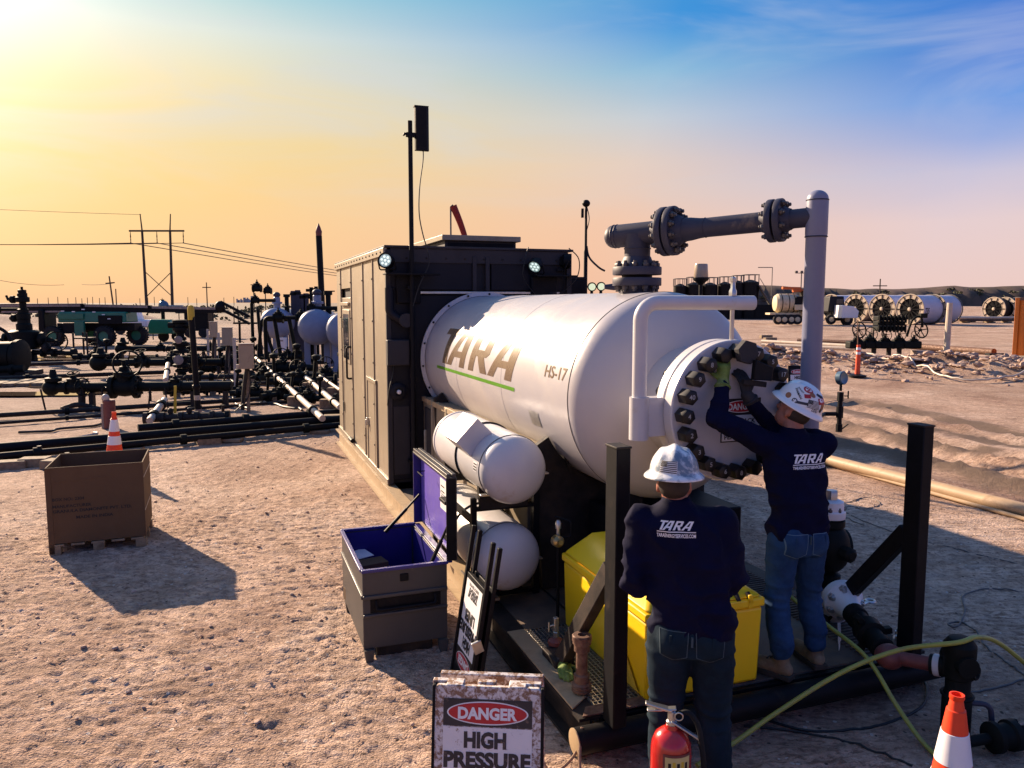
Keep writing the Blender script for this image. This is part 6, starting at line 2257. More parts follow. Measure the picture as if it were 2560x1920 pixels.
# bolts, cap and spare pieces left of the post
cp = thing('flange_cap', 'white bolted flange cap lying on the deck beside the right post', 'fitting', (2.64, 5.02, DK), TH)
MB().lathe([(.08, 0), (.08, .04), (.055, .06), (.03, .075)], (0, 0, 0), (0, 0, 1), 20).build('cap', m_white2, cp)
bolt_ring(cp, bm_, (0, 0, .04), (0, 0, 1), .062, 4)
wt = thing('ring_wrench', 'long steel ring wrench lying beside the right post brace', 'wrench', (2.72, 5.72, DK + .015), rad(-52))
MB().torus((0, .0, .012), (0, 0, 1), .032, .012, 20, 8).build('ring', m_steel, wt)
MB().box((0, -.19, .012), (.028, .32, .014)).build('shank', m_steel, wt, .004)

# riser tee outside the bumper and the line running off to the right
rt = thing('riser_tee', 'black riser tee on the ground in front of the right guard post', 'valve', (2.55, 4.26, -.03), 0)
MB().lathe([(.07, .0), (.078, .02), (.078, .30), (.066, .32), (.066, .40), (.080, .41), (.080, .52), (.086, .53), (.086, .60), (.06, .635), (.045, .64)], (0, 0, 0), (0, 0, 1), 26).build('column', m_valve, rt)
MB().torus((0, 0, .30), (0, 0, 1), .079, .010, 24, 8).build('ring', m_valve, rt)
MB().cyl((0, .10, .50), (0, -.10, .50), .060, n=18).build('branch', m_valve, rt)
MB().torus((.06, -.07, .46), (.6, -.8, 0), .035, .008, 16, 6).build('clamp', m_valve, rt)
MB().tube(path([(.06, -.02, .26), (.17, -.04, .26), (.19, -.05, .05)], .05, 5), .016, 8).build('lever_handle', m_pipegrey, rt)
ln = thing('ground_line', 'dark valve with a pinkish pipe leading off to the right edge', 'pipework', (2.66, 4.10, 0), rad(12))
MB().lathe([(.055, 0), (.085, .02), (.085, .05), (.06, .06), (.07, .12), (.085, .13), (.085, .17), (.05, .18)], (-.02, 0, .10), (1, 0, 0), 22).build('valve_body', m_valve, ln)
for k in range(6):
    a = k * math.pi / 3
    MB().lathe([(.015, 0), (.015, .03)], (.16, .066 * math.cos(a), .10 + .066 * math.sin(a)), (1, 0, 0), 6).build('bolt', m_valve, ln)
MB().cyl((.16, 0, .10), (2.2, .12, .10), .052, n=20).build('pipe', m_pink, ln)
MB().torus((-.22, .0, .09), (1, .2, 0), .055, .014, 20, 8).build('hand_ring', m_valve, ln)
MB().cyl((-.25, 0, .09), (-.02, 0, .10), .03, n=12).build('stem', m_valve, ln)

# hoses and cords
ho = MB().tube(spline([S(1.76, -5.05, .62), S(1.80, -5.25, .50), S(1.84, -5.55, .42), S(1.86, -5.85, .34), S(1.85, -6.1, .16), S(1.84, -6.32, .04), S(1.80, -6.6, .02), S(1.70, -6.9, .02)], 10), .0135, 12).build('hose', m_hose)
tag(ho, 'yellow green hose running down past the worker legs to the cone', 'hose')
ho = MB().tube(spline([S(.55, -6.02, .02), S(.85, -5.95, .06), S(1.15, -5.93, .17), S(1.55, -5.98, .36), S(1.85, -6.10, .50), (2.50, 4.20, .605), (2.64, 4.25, .615), (2.85, 4.36, .52), (3.2, 4.5, .25), (3.5, 4.62, .06), (4.2, 4.8, .03)], 10), .0135, 12).build('hose', m_hose)
tag(ho, 'yellow green hose arching over the riser tee to the right edge', 'hose')


def cord(label, pts, r=.007, m=m_cable):
    q = []
    for pt in spline([Vector(p_) for p_ in pts], 8):
        q.append(Vector((pt.x, pt.y, max(pt.z, gz(pt.x, pt.y) + r * .8))))
    o = MB().tube(q, r, 6).build('cord', m)
    tag(o, label, 'cord', 'cords lying on the ground right of the skid')


cord('thin cord looping over the ground to the right of the guard post', [G(2560, 1485), G(2480, 1475), G(2410, 1490), G(2412, 1530), G(2400, 1560), G(2385, 1570), G(2370, 1560), G(2400, 1556), G(2440, 1580), G(2465, 1620), G(2520, 1660), G(2580, 1700)])
cord('thin cord lying straight across the shaded ground behind the post', [G(2080, 1265), G(2190, 1320), G(2350, 1366), G(2450, 1390), G(2600, 1425)], .006)
cord('tangled cord at the shadow edge behind the valve stack', [G(2090, 1262), G(2130, 1255), G(2170, 1245), G(2200, 1262), G(2160, 1275), G(2120, 1268), G(2105, 1290), G(2160, 1318)], .006)
cord('dark cord curving on the ground in front of the bumper', [G(1915, 1800), G(2010, 1825), G(2100, 1828), G(2200, 1815), G(2300, 1770), G(2318, 1720), G(2300, 1690)], .008, m_cableblk)
cord('black cord running towards the cone in the shade', [G(1860, 1815), G(2000, 1830), G(2130, 1865), G(2280, 1925)], .007, m_cableblk)
cord('cord in front of the guard post leading to the right edge', [G(2390, 1730), G(2450, 1728), G(2520, 1712), G(2600, 1690)], .007)

# tan line beyond the skid
o = MB().cyl(G(2030, 1140, .09), G(2700, 1312, .09), .085, n=20).build('ground_pipe', m_tanpipe)
tag(o, 'long tan pipe lying on the ground right of the tank', 'pipe')
o = MB().cyl(G(2040, 1152, .03), G(2680, 1330, .03), .025, n=10).build('ground_pipe', m_tanpipe)
tag(o, 'thin tan pipe beside the long tan pipe right of the tank', 'pipe')

# ================================================================== well pad on the left
def gy(v):
    return G(1280, v).y


def at(u, v):
    """ground point under a survey pixel, standing on the real surface"""
    p = G(u, v)
    return Vector((p.x, p.y, gz(p.x, p.y)))


def wheel_handle(parent, c, ax, R, r=.018, spokes=5, m=None):
    m = m or m_valve
    c, ax = Vector(c), Vector(ax).normalized()
    w = MB().torus(c, ax, R, r, 28, 6)
    x = ax.orthogonal().normalized()
    y = ax.cross(x)
    for k in range(spokes):
        a = 2 * math.pi * k / spokes
        w.cyl(c - ax * R * .12, c + (x * math.cos(a) + y * math.sin(a)) * R, r * .7, n=6)
    w.cyl(c - ax * R * .4, c + ax * R * .05, r * 1.6, n=8)
    return w.build('handwheel', m, parent)


def flange_at(parent, c, ax, R, t, m=None):
    return MB().lathe([(R * .9, -t), (R, -t * .8), (R, -t * .1), (R * .96, 0), (R, t * .1), (R, t * .8), (R * .9, t)], c, ax, 20).build('flange', m or m_valve, parent)


def gate_valve(parent, c, s, ax=(1, 0, 0), up=(0, 0, 1), wheel=None, bolts=True):
    c, ax, up = Vector(c), Vector(ax), Vector(up)
    b = MB().lathe([(s * .5, -s * .72), (s * .62, -s * .70), (s * .62, -s * .5), (s * .46, -s * .46), (s * .52, 0), (s * .46, s * .46), (s * .62, s * .5), (s * .62, s * .70), (s * .5, s * .72)], c, ax, 20).build('valve_body', m_valve, parent)
    MB().lathe([(s * .45, 0), (s * .42, s * .62), (s * .54, s * .64), (s * .54, s * .82), (s * .3, s * .86), (s * .22, s * 1.1), (s * .1, s * 1.15), (s * .1, s * 1.45)], c, up, 18).build('bonnet', m_valve, parent)
    if bolts:
        bb = hexnut(s * .07, s * .07).mesh('bolt', m_boltblack)
        for sg in (-1, 1):
            bolt_ring(b, bb, c + ax * sg * s * .72, ax * sg, s * .52, 8)
    if wheel:
        wheel_handle(parent, c + Vector(wheel[0]) * s, wheel[1], wheel[2] * s, .05 * s)
    return b


def pipe_run(label, pts, r, m, group=None, clamps=0, cat='pipe', blocks=0, n=12):
    t = thing('pipe_run', label, cat, pts[0], 0, group)
    o = Vector(pts[0])
    q = [Vector(p) - o for p in pts]
    MB().tube(q, r, n).build('pipe', m, t)
    for k in range(clamps):
        a = (k + .5) / clamps
        p = q[0].lerp(q[-1], a)
        d = (q[-1] - q[0]).normalized()
        MB().lathe([(r * 1.15, -r * .9), (r * 1.55, -r * .8), (r * 1.55, r * .8), (r * 1.15, r * .9)], p, d, 12).build('coupling', m_valve, t)
    for k in range(blocks):
        a = (k + .5) / blocks
        p = q[0].lerp(q[-1], a)
        hgt = max(.06, p.z + o.z - r - .0)
        MB().box((p.x, p.y, -o.z + hgt / 2), (.35, .22, hgt)).build('timber_block', m_wood, t, .01)
    return t


# near pair of black lines running behind the cabin, and their cross piece
g = 'black pipelines on the ground left of the cabin'
for lab, (u0, v0), (u1, v1), r, z in (('nearest black pipeline running behind the cardboard bin', (-120, 1152), (900, 1058), .060, .12), ('thick black pipeline just beyond the nearest one', (-120, 1130), (900, 1044), .085, .16),
                                      ('short black pipeline beside the cross piece and white angled pipe', (345, 1070), (850, 1030), .075, .14)):
    a, b = G(u0, v0, z), G(u1, v1, z)
    pipe_run(lab, [a, b], r, m_black, g, 3 if r < .08 else 0, blocks=4)
for lab, (u0, v0), (u1, v1), r, z in (('dark pipeline passing in front of the big handwheel valve', (-60, 1042), (730, 992), .055, .10), ('thin dark line lying just under the handwheel valve line', (-60, 1062), (720, 1004), .035, .05),
                                      ('far dark pipeline behind the instrument boxes', (-40, 916), (760, 884), .07, .25), ('dark pipeline crossing under the tan pipes', (420, 945), (836, 935), .08, .2),
                                      ('low dark pipeline between the tan pipes and the stack', (520, 962), (836, 952), .06, .15), ('dark flowline along the puddle at the left', (-60, 948), (420, 930), .07, .12),
                                      ('dark flowline under the round vessels', (640, 912), (836, 905), .07, .25)):
    a, b = G(u0, v0, z), G(u1, v1, z)
    pipe_run(lab, [a, b], r, m_darksteel, g, 2)

# tan heated lines with clamps
for lab, (u0, v0), (u1, v1), r, k in (('pale tan clamped pipe running from the vessels to the cabin', (640, 895), (806, 1046), .062, 7), ('second tan clamped pipe close to the cabin corner', (755, 935), (850, 1018), .062, 4),
                                      ('thin tan branch pipe between the clamped pipes', (800, 940), (850, 975), .04, 1)):
    pipe_run(lab, [G(u0, v0, .35), G(u1, v1, .30)], r, m_palepipe, 'tan pipes beside the cabin', k, blocks=2)
pipe_run('white angled pipe rising from the near pipelines to the valve line', [G(374, 1052, .16), G(412, 1000, .42)], .07, m_palepipe, None, 2)
pipe_run('short pale pipe with a joint above the white angled pipe', [G(414, 950, .35), G(420, 910, .55)], .07, m_palepipe, None, 1)

# cross piece at the head of the near lines
t = thing('pipe_cross', 'rusty pipe cross with unions at the foot of the white angled pipe', 'pipework', at(420, 1066), rad(8))
MB().cyl((-.45, 0, .16), (1.2, .10, .16), .085, n=16).build('header', m_darksteel, t)
for x in (-.42, -.1, .25, .55, .85, 1.15):
    MB().lathe([(.09, -.05), (.125, -.04), (.125, .04), (.09, .05)], (x, .06 * (x + .45), .16), (1, .06, 0), 14).build('union', m_darksteel if x < .9 else m_valve, t)
for x in (0.05, .42):
    MB().lathe([(.04, 0), (.06, .05), (.05, .10), (.02, .12)], (x, .03, .24), (0, 0, 1), 10).build('plug', m_darksteel, t)


# big handwheel valve line
def manifold(label, u, v, rz, items, pipe_z, pipe_r, x0, x1, sup, ball=None):
    t = thing('valve_manifold', label, 'valve', at(u, v), rz, 'dark valve lines on the well pad')
    MB().cyl((x0, 0, pipe_z), (x1, 0, pipe_z), pipe_r, n=16).build('header_pipe', m_valve, t)
    for it in items:
        x, s, wheel = it
        gate_valve(t, (x, 0, pipe_z), s, wheel=wheel, bolts=s > .3)
    for x in sup:
        MB().box((x, 0, (pipe_z - pipe_r) / 2), (.10, .16, pipe_z - pipe_r)).build('support', m_darksteel, t, .006)
        MB().box((x, 0, .02), (.3, .3, .04)).build('base_plate', m_darksteel, t)
    if ball:
        x, r = ball
        MB().ell((x, 0, pipe_z), (r, r, r), 18, 12).build('end_cap', m_valve, t)
        MB().lathe([(r * .6, 0), (r * .95, .02), (r * .95, .10), (r * .5, .12), (r * .3, .3)], (x + r * .3, 0, pipe_z + r * .7), (0, 0, 1), 14).build('cap_flange', m_valve, t)
    return t


tC = manifold('large dark gate valve with a tilted spoked handwheel on the near valve line', 315, 1022, rad(6), [(0, .44, ((.32, -.35, 1.28), (.25, -1, .35), .70)), (1.15, .22, None)], .52, .115, -1.65, 2.45, (-.75, 1.55, 2.3), (-1.65, .19))
gate_valve(tC, (-1.15, 0, .52), .26, wheel=((.1, -.2, 1.3), (0, -.4, 1), .5), bolts=False)
wheel_handle(tC, (-.85, -.25, .56), (1, -.5, 0), .20, .016)
MB().tube(spline([(-1.3, -.3, .05), (-.9, -.4, .16), (-.5, -.35, .05), (-.2, -.5, .03)], 6), .06, 10).build('hose', m_darksteel, tC)
MB().cyl((-.95, -.1, 0), (-.95, -.05, .5), .08, n=12).build('branch', m_darksteel, tC)
for x, k in ((-1.75, -.3), (-.45, -.1), (.55, .2), (1.0, -.2)):
    MB().cyl((x, -.12, 0), (x + k * .3, -.1, .5), .022, n=6).build('stay', m_darksteel, tC)
tB = manifold('middle valve line with a round end cap and low bonnets', 380, 945, rad(4), [(-.3, .30, ((0, -.3, 1.35), (0, -.3, 1), .55)), (.65, .26, None), (1.35, .34, None), (2.5, .30, None)], .50, .12, -1.7, 3.0, (-.9, .9, 2.2), (-1.7, .28))
wheel_handle(tB, (1.45, -.3, .64), (.2, -1, .2), .42, .022)
tA = manifold('far valve line behind the others with a stubby bonnet', 415, 902, rad(4), [(-.2, .24, None), (.75, .36, None), (1.9, .24, None)], .55, .12, -1.85, 3.2, (-1.0, .5, 1.6, 2.8), (-1.85, .26))

# stacked choke body beside the bollard
t = thing('choke_stack', 'upright dark choke with a pale dial left of the tall bollard', 'valve', at(456, 955), rad(5))
for z, s in ((.25, .20), (.65, .26), (1.1, .24), (1.5, .18), (1.8, .22)):
    MB().lathe([(s * .7, -.18), (s, -.16), (s, -.08), (s * .65, -.05), (s * .65, .05), (s, .08), (s, .16), (s * .7, .18)], (0, 0, z), (0, 0, 1), 16).build('spool', m_valve, t)
MB().lathe([(.13, 0), (.15, .02), (.15, .06), (.12, .07)], (0, -.24, .72), (0, -1, 0), 18).build('dial', m_conc, t)
MB().lathe([(.10, 0), (.12, .02), (.12, .06), (.10, .07)], (.02, -.22, 1.35), (0, -1, 0), 16).build('dial', m_conc, t)
MB().cyl((-.35, 0, 1.8), (.35, 0, 1.8), .09, n=12).build('arm', m_valve, t)

# tall bollard, stake, short bollards
t = thing('tall_bollard', 'tall black pipe bollard with a yellow top beside the valve lines', 'bollard', at(497, 1050), 0)
zt = D(497, 772, t.location.y).z
MB().cyl((0, 0, 0), (-.07, 0, zt), .062, n=16).build('pipe', m_black, t)
MB().lathe([(.066, -.25), (.07, -.02), (.05, .05), (.0, .07)], (-.07, 0, zt), (0, 0, 1), 16).build('cap', m_yellowpaint, t)
MB().cyl((-.005, 0, .10), (-.005, 0, .22), .066, n=16).build('band', m_conc, t)
MB().cyl((-.01, 0, .42), (-.012, 0, .52), .066, n=16).build('band', m_palepipe, t)
MB().lathe([(.068, 0), (.085, .02), (.085, .07), (.068, .09)], (-.02, 0, .66), (0, 0, 1), 16).build('collar', m_black, t)
MB().cyl((0, .12, 0), (-.07, .12, zt * .985), .018, n=8).build('conduit', m_cable, t)
o = MB().box((0, 0, .38), (.05, .03, .78), Matrix.Rotation(rad(3), 3, 'Y')).build('survey_stake', m_yellowpaint, None, .003, at(440, 1058))
tag(o, 'yellow timber stake at the foot of the tall bollard', 'stake')
t = thing('red_bollard', 'short dark red bollard with a rag on top behind the near traffic cone', 'bollard', at(276, 1072), 0)
MB().lathe([(.115, 0), (.115, .55), (.10, .57)], (0, 0, 0), (0, 0, 1), 18).build('pipe', m_redsteel, t)
MB().ell((-.05, -.03, .60), (.08, .06, .09), 10, 8).build('rag', m_palepipe, t)
MB().box((-.09, -.02, .25), (.08, .12, .5)).build('board', m_conc, t, .005)
for k, (u, v) in enumerate(((376, 1003), (558, 1040), (100, 1150), (170, 1175))):
    o = MB().cyl((0, 0, 0), (0, 0, .24), .035, n=10).cyl((-.05, 0, .22), (.05, 0, .22), .012, n=6).build('ground_marker', m_darksteel, None, 0, at(u, v))
    tag(o, ['small capped ground marker beside the white angled pipe', 'small capped ground marker near the instrument box', 'small clamp stand under the near pipelines at the far left', 'clamp stand under the nearest pipeline left of the cone'][k], 'marker', 'small ground markers')
for k, (u, v, r) in enumerate(((88, 1165, 10), (30, 1170, 20), (145, 1172, -8), (520, 1108, 35), (735, 1050, 5), (835, 1055, 12), (690, 985, 0))):
    o = MB().box((0, 0, .06), (.42, .26, .13), taper=(.96, .94)).build('timber_block', m_wood, None, .012, at(u, v), (0, 0, rad(r)))
    tag(o, ['timber block under the near pipelines at the far left', 'timber offcut lying at the left picture edge', 'timber block just left of the cone behind the bin', 'loose timber block lying in front of the black pipelines', 'timber block under the pale tan pipe end', 'timber block beside the cabin rear corner', 'timber block under the middle of the tan pipe'][k], 'block', 'timber blocks among the pipelines')


# instrument boxes on posts
def instrument(label, u, v, h, bw, bh, rz=0):
    t = thing('instrument_box', label, 'instrument box', at(u, v), rz, 'beige instrument boxes on posts')
    MB().box((0, 0, h / 2), (.07, .07, h)).build('post', m_wood if bw > .3 else m_cable, t, .006)
    b = MB().box((0, -.10, h - bh / 2 + .05), (bw, bw * .55, bh)).build('box', m_tan_box, t, .012)
    MB().box((0, -.10, h + .065), (bw * 1.1, bw * .65, .02)).build('rain_hood', m_palepipe, b, .004)
    MB().box((-bw * .58, -.08, h - bh + .10), (.08, .10, .10)).build('fitting', m_palepipe, b, .01)
    MB().tube(spline([(0, -.08, h - bh + .05), (-.05, -.05, h - bh - .2), (-.10, .0, .4), (-.14, .05, .05)], 5), .045, 8).build('cable_bundle', m_cableblk, t)
    MB().tube(spline([(.05, -.08, h - bh + .05), (.06, -.05, h - bh - .3), (-.02, -.04, .3), (-.3, -.1, .03)], 5), .015, 6).build('cable', m_cableblk, t)
    return t


instrument('nearest and largest beige instrument box on a post', 622, 1032, 1.50, .31, .55, rad(12))
instrument('middle beige instrument box with a small hood', 574, 945, 1.62, .32, .58, rad(8))
instrument('farthest beige instrument box beside the green trailer', 540, 928, 1.75, .26, .55, rad(5))
for k, (u, v, h) in enumerate(((590, 975, 1.5), (550, 935, 1.45), (522, 905, 1.4))):
    o = MB().box((0, 0, h / 2), (.075, .075, h)).build('timber_post', m_palepipe, None, .005, at(u, v))
    tag(o, ['bare timber post left of the nearest instrument box', 'bare timber post left of the middle instrument box', 'bare timber post left of the farthest instrument box'][k], 'post', 'timber posts among the instrument boxes')


# round vessels
def vessel(label, u, vc, y, R, vb):
    c = D(u, vc, y)
    t = thing('separator_vessel', label, 'vessel', (c.x, y, 0), TH * .4, 'round vessels on legs behind the cabin')
    z = c.z
    prof = [(R * math.sin(math.pi / 2 * k / 10), -.9 - R * .62 * math.cos(math.pi / 2 * k / 10)) for k in range(11)] + [(R, 2.0)]
    MB().lathe(prof, (0, .9, z), (0, 1, 0), 36, False, True).build('shell', m_vessel, t)
    for sx in (-1, 1):
        for yy in (.3, 2.2):
            MB().box((sx * R * .55, yy, (z - R * .5) / 2), (.22, .22, z - R * .5)).build('leg', m_vessel, t, .01)
    MB().torus((0, .02, z), (0, 1, 0), R * 1.0, .02, 36, 6).build('weld_ring', m_vessel, t)
    n = MB().lathe([(.16, 0), (.16, .25), (.24, .26), (.24, .34), (.15, .36), (.15, .55), (.10, .6)], (0, .6, z + R * .92), (0, 0, 1), 16).build('top_nozzle', m_vessel, t)
    MB().ell((.0, .6, z + R + .62), (.17, .17, .14), 14, 10).build('relief_head', m_pipegrey, n)
    MB().lathe([(.12, 0), (.12, .2), (.2, .21), (.2, .28), (.1, .3), (.1, .7), (.16, .72), (.16, .85)], (R * .6, .8, z + R * .72), (0, 0, 1), 14).build('side_nozzle', m_valve, t)
    return t


vessel('left round vessel with relief head on top', 689, 808, 36.5, .70, 891)
vessel('middle round vessel behind the black stack', 790, 818, 28.5, .64, 930)
vessel('right round vessel half hidden by the cabin', 862, 826, 27.5, .64, 930)
# piping frames round the vessels
def pipe_frame(label, u, v, segs, r, valves=()):
    t = thing('vessel_piping', label, 'pipework', at(u, v), 0, 'dark piping round the vessels')
    for k, q in enumerate(segs):
        MB().tube(path(q, r * 2.2, 4) if len(q) > 2 else q, r, 10).build('pipe', m_valve, t)
    for c, s in valves:
        gate_valve(t, c, s, bolts=False)
    return t


pipe_frame('dark piping frame with a valve yoke at the left of the vessels', 640, 905, [[(-.1, 0, 0), (-.1, 0, 2.6), (.9, 0, 2.6)], [(.25, 0, .2), (.15, 0, 2.2)], [(.25, -.5, .1), (.45, -.5, 1.8), (1.6, -.5, 1.8)], [(1.0, -.6, .2), (.55, -.6, 1.7)]], .07,
           (((.15, 0, 3.1), .26), ((.15, 0, .6), .2), ((1.2, -.5, 1.8), .24), ((.05, 0, 2.6), .22), ((.6, 0, 3.0), .22)))
pipe_frame('dark header piping between the left and middle vessels', 720, 925, [[(-.8, 0, .4), (-.8, 0, 1.95), (1.6, 0, 1.95)], [(-.2, 0, .1), (-.45, 0, 1.9)], [(.4, 0, .1), (0.1, 0, 1.9)], [(1.0, -.3, .3), (1.0, -.3, 2.3), (2.0, -.3, 2.3)]], .075,
           (((-.3, 0, 1.95), .26), ((.55, 0, 1.95), .26), ((1.2, 0, 1.95), .26), ((.4, -.1, .5), .3), ((.0, 0, .5), .26), ((1.0, -.3, 2.3), .2)))
t = thing('white_panel', 'small white control panel among the vessel legs', 'panel', at(706, 893), 0)
MB().box((0, 0, .62), (.42, .18, .60)).build('box', m_signwhite2, t, .015)
MB().box((0, -.095, .78), (.16, .01, .06)).build('plate', m_conc, t)
for sx in (-.15, .15):
    MB().box((sx, 0, .16), (.05, .05, .33)).build('leg', m_darksteel, t)
# tall dark uprights above the vessels
y = 38.0
for k, (u, v0) in enumerate(((733, 727), (744, 725), (757, 735), (765, 733), (778, 718), (790, 716))):
    p = D(u, v0, y)
    t = thing('steel_upright', ['first dark steel upright above the left vessel', 'second dark steel upright above the left vessel', 'third dark steel upright behind the vessels', 'fourth dark steel upright behind the vessels', 'tall upright with a cross piece beside the stack', 'tall upright nearest the black stack'][k], 'column', (p.x, y, 0), 0, 'dark uprights behind the vessels')
    MB().box((0, 0, p.z / 2), (.24 if k < 4 else .16, .12, p.z)).build('column', m_pipegrey if k < 4 else m_valve, t, .01)
    MB().box((.0, 0, p.z - .15), (.5 if k > 3 else .3, .16, .14)).build('head_plate', m_valve, t, .01)
    MB().cyl((.0, 0, p.z * .93), (.9, 0, p.z * .93), .03, n=6).build('tie_rod', m_valve, t)
# black vent stack with a conical rain cap
pb = at(812, 909)
zt = D(797, 590, pb.y).z
t = thing('vent_stack', 'tall black vent stack with a pointed rust red cap', 'stack', pb, 0)
lx_ = D(797, 590, pb.y).x - pb.x
MB().cyl((0, 0, 0), (lx_, 0, zt), .125, n=20).build('pipe', m_black, t)
MB().lathe([(.12, 0), (.125, .10), (.135, .16), (.07, .36), (.0, .52)], (lx_, 0, zt), (0, 0, 1), 18).build('rain_cap', m_redsteel, t)
MB().lathe([(.3, 0), (.3, .08), (.13, .12)], (0, 0, 0), (0, 0, 1), 16).build('base', m_black, t)

# ------------------------------------------------------------------ wellhead tree and pump at the far left
t = thing('wellhead_tree', 'dark stacked wellhead tree standing at the far left', 'wellhead', at(66, 900), 0)
zz = lambda v: D(66, v, t.location.y).z
MB().lathe([(.45, 0), (.40, .35), (.14, .4), (.14, zz(720) - .3), (.05, zz(720) - .28), (.05, zz(716))], (0, 0, 0), (0, 0, 1), 18).build('column', m_valve, t)
for v, w, h in ((848, .62, .42), (822, .32, .26), (805, .26, .16), (790, .28, .14), (778, .22, .12), (748, .28, .12), (737, .2, .10), (728, .17, .08)):
    MB().lathe([(w * .8, -h), (w, -h * .8), (w, h * .8), (w * .8, h)], (0, 0, zz(v)), (0, 0, 1), 14).build('spool', m_valve, t)
for sx in (-1, 1):
    MB().lathe([(.2, 0), (.3, .05), (.3, .2), (.18, .24), (.18, .5), (.32, .52), (.32, .66), (.1, .7), (.06, 1.0)], (sx * .2, 0, zz(848)), (sx, 0, 0), 14).build('wing_valve', m_valve, t)
wheel_handle(t, (1.5, -.2, zz(852)), (.3, -1, 0), .42, .03)
MB().cyl((.4, 0, zz(850)), (1.5, -.1, zz(852)), .06, n=8).build('stem', m_valve, t)
for (v, sx, L) in ((773, -1, 1.6), (795, -1, .6), (748, -1, .6)):
    MB().cyl((0, 0, zz(v)), (sx * L, 0, zz(v)), .07, n=10).build('arm', m_valve, t)
    MB().lathe([(.14, -.1), (.17, -.06), (.17, .06), (.14, .1)], (sx * L * .7, 0, zz(v)), (1, 0, 0), 12).build('arm_flange', m_valve, t)
MB().cyl((-.62, 0, zz(750)), (-.70, 0, zz(738)), .05, n=8).build('lever', m_valve, t)
MB().cyl((.3, 0, .35), (2.3, -.2, .32), .11, n=12).build('flowline', m_valve, t)
for x in (.8, 1.3, 2.2):
    MB().lathe([(.13, -.1), (.2, -.06), (.2, .06), (.13, .1)], (x, -.08 * x, .34), (1, -.1, 0), 12).build('line_flange', m_valve, t)
MB().ell((.95, -.08, .55), (.2, .2, .24), 12, 8).build('choke', m_darksteel, t)
MB().box((2.3, .6, .95), (.7, .7, .06)).build('platform', m_darksteel, t)
for dx in (2.0, 2.6):
    for dy in (.2, 1.0):
        MB().box((dx, dy, .6), (.06, .06, 1.2)).build('platform_leg', m_darksteel, t)

t = thing('pump_unit', 'dark cylindrical pump unit cut off by the left picture edge', 'pump', at(5, 938), rad(8))
MB().lathe([(.2, -1.2), (.48, -1.1), (.52, .5), (.46, .56), (.58, .58), (.58, .72), (.4, .78)], (0, 0, .66), (1, -.12, 0), 28).build('barrel', m_valve, t)
MB().tube(spline([(-.9, -.3, 1.4), (-.2, -.4, 1.75), (.35, -.4, 1.55), (.55, -.4, 1.2)], 6), .06, 8).build('hose', m_blackr, t)
MB().box((-.5, -.1, 1.55), (.8, .6, .35), taper=(.7, .8)).build('motor_cover', m_valve, t, .03)
MB().cyl((-1.0, -.6, .22), (1.0, -.6, .28), .12, n=12).build('suction_pipe', m_valve, t)
for x in (-.6, .1, .6):
    MB().lathe([(.12, -.08), (.18, -.05), (.18, .05), (.12, .08)], (x, -.6, .25), (1, 0, .03), 12).build('pipe_flange', m_valve, t)
MB().box((0, 0, .08), (2.2, 1.2, .16)).build('base', m_darksteel, t, .01)

# ------------------------------------------------------------------ green boom lift
yL = gy(862)
sc_ = yL / FPX * 1.0
X = lambda u: (u - 1280) / FPX * yL / .995
Zv = lambda v: D(1280, v, yL).z
bl_ = thing('boom_lift', 'large dark green boom lift with its long boom lowered level', 'boom lift', (X(250), yL, gz(X(250), yL)), 0)
lx0 = X(250)
rx_ = lambda u: X(u) - lx0
tyre = MB().lathe([(.30, -.24), (.44, -.25), (.54, -.22), (.575, -.14), (.575, .14), (.54, .22), (.44, .25), (.30, .24)], (0, 0, 0), (0, 1, 0), 28, False, False)
for k in range(22):
    a = 2 * math.pi * k / 22
    for sgn in (-1, 1):
        R_ = Matrix.Rotation(-a, 3, 'Y')
        tyre.box(R_ @ Vector((.585, sgn * .11, 0)), (.05, .22, .06), R_ @ Matrix.Rotation(sgn * .5, 3, 'X'))
tyre_me = tyre.mesh('tyre', m_tire)
rim_me = MB().lathe([(.10, -.16), (.30, -.17), (.30, .17), (.10, .16)], (0, 0, 0), (0, 1, 0), 20).mesh('rim', m_green)
for (u, dy) in ((163, -.9), (216, 1.1), (288, -.9), (338, .6)):
    w = bpy.data.objects.new('wheel', rim_me)
    COL.objects.link(w)
    w.parent = bl_
    w.location = (rx_(u), dy, .585)
    link('tyre', tyre_me, w)
MB().box((rx_(252), .25, 1.10), (4.6, 1.0, .46)).build('chassis', m_black, bl_, .04)
MB().box((rx_(255), 0, 1.70), (X(338) - X(170), 1.5, .62), taper=(.97, .95)).build('turret', m_green, bl_, .06)
MB().box((rx_(205), -.80, 1.75), (1.5, .06, .34)).build('hood_panel', m_green, bl_, .02)
MB().prism([(rx_(220), .62), (rx_(243), .62), (rx_(243), 1.45), (rx_(220), 1.45)], (0, -.95, 0), (1, 0, 0), (0, 0, 1), -.2).build('side_cabinet', m_green, bl_, .02)
MB().box((rx_(203), -.8, 1.05), (.75, .25, .62)).build('engine_bay', m_black, bl_, .02)
MB().box((rx_(300), -.77, 1.55), (1.4, .04, .5)).build('dark_panel', m_black, bl_, .01)
MB().box((rx_(128), 0, 1.5), (.42, 1.3, 1.3), taper=(.8, 1)).build('counterweight', m_black, bl_, .08)
for u, zq in ((186, 2.05), (212, 2.02), (236, 2.15), (262, 2.0), (285, 1.85), (298, 1.6)):
    MB().box((rx_(u), -.80, zq), (.18, .02, .06)).build('decal', m_signwhite2, bl_)
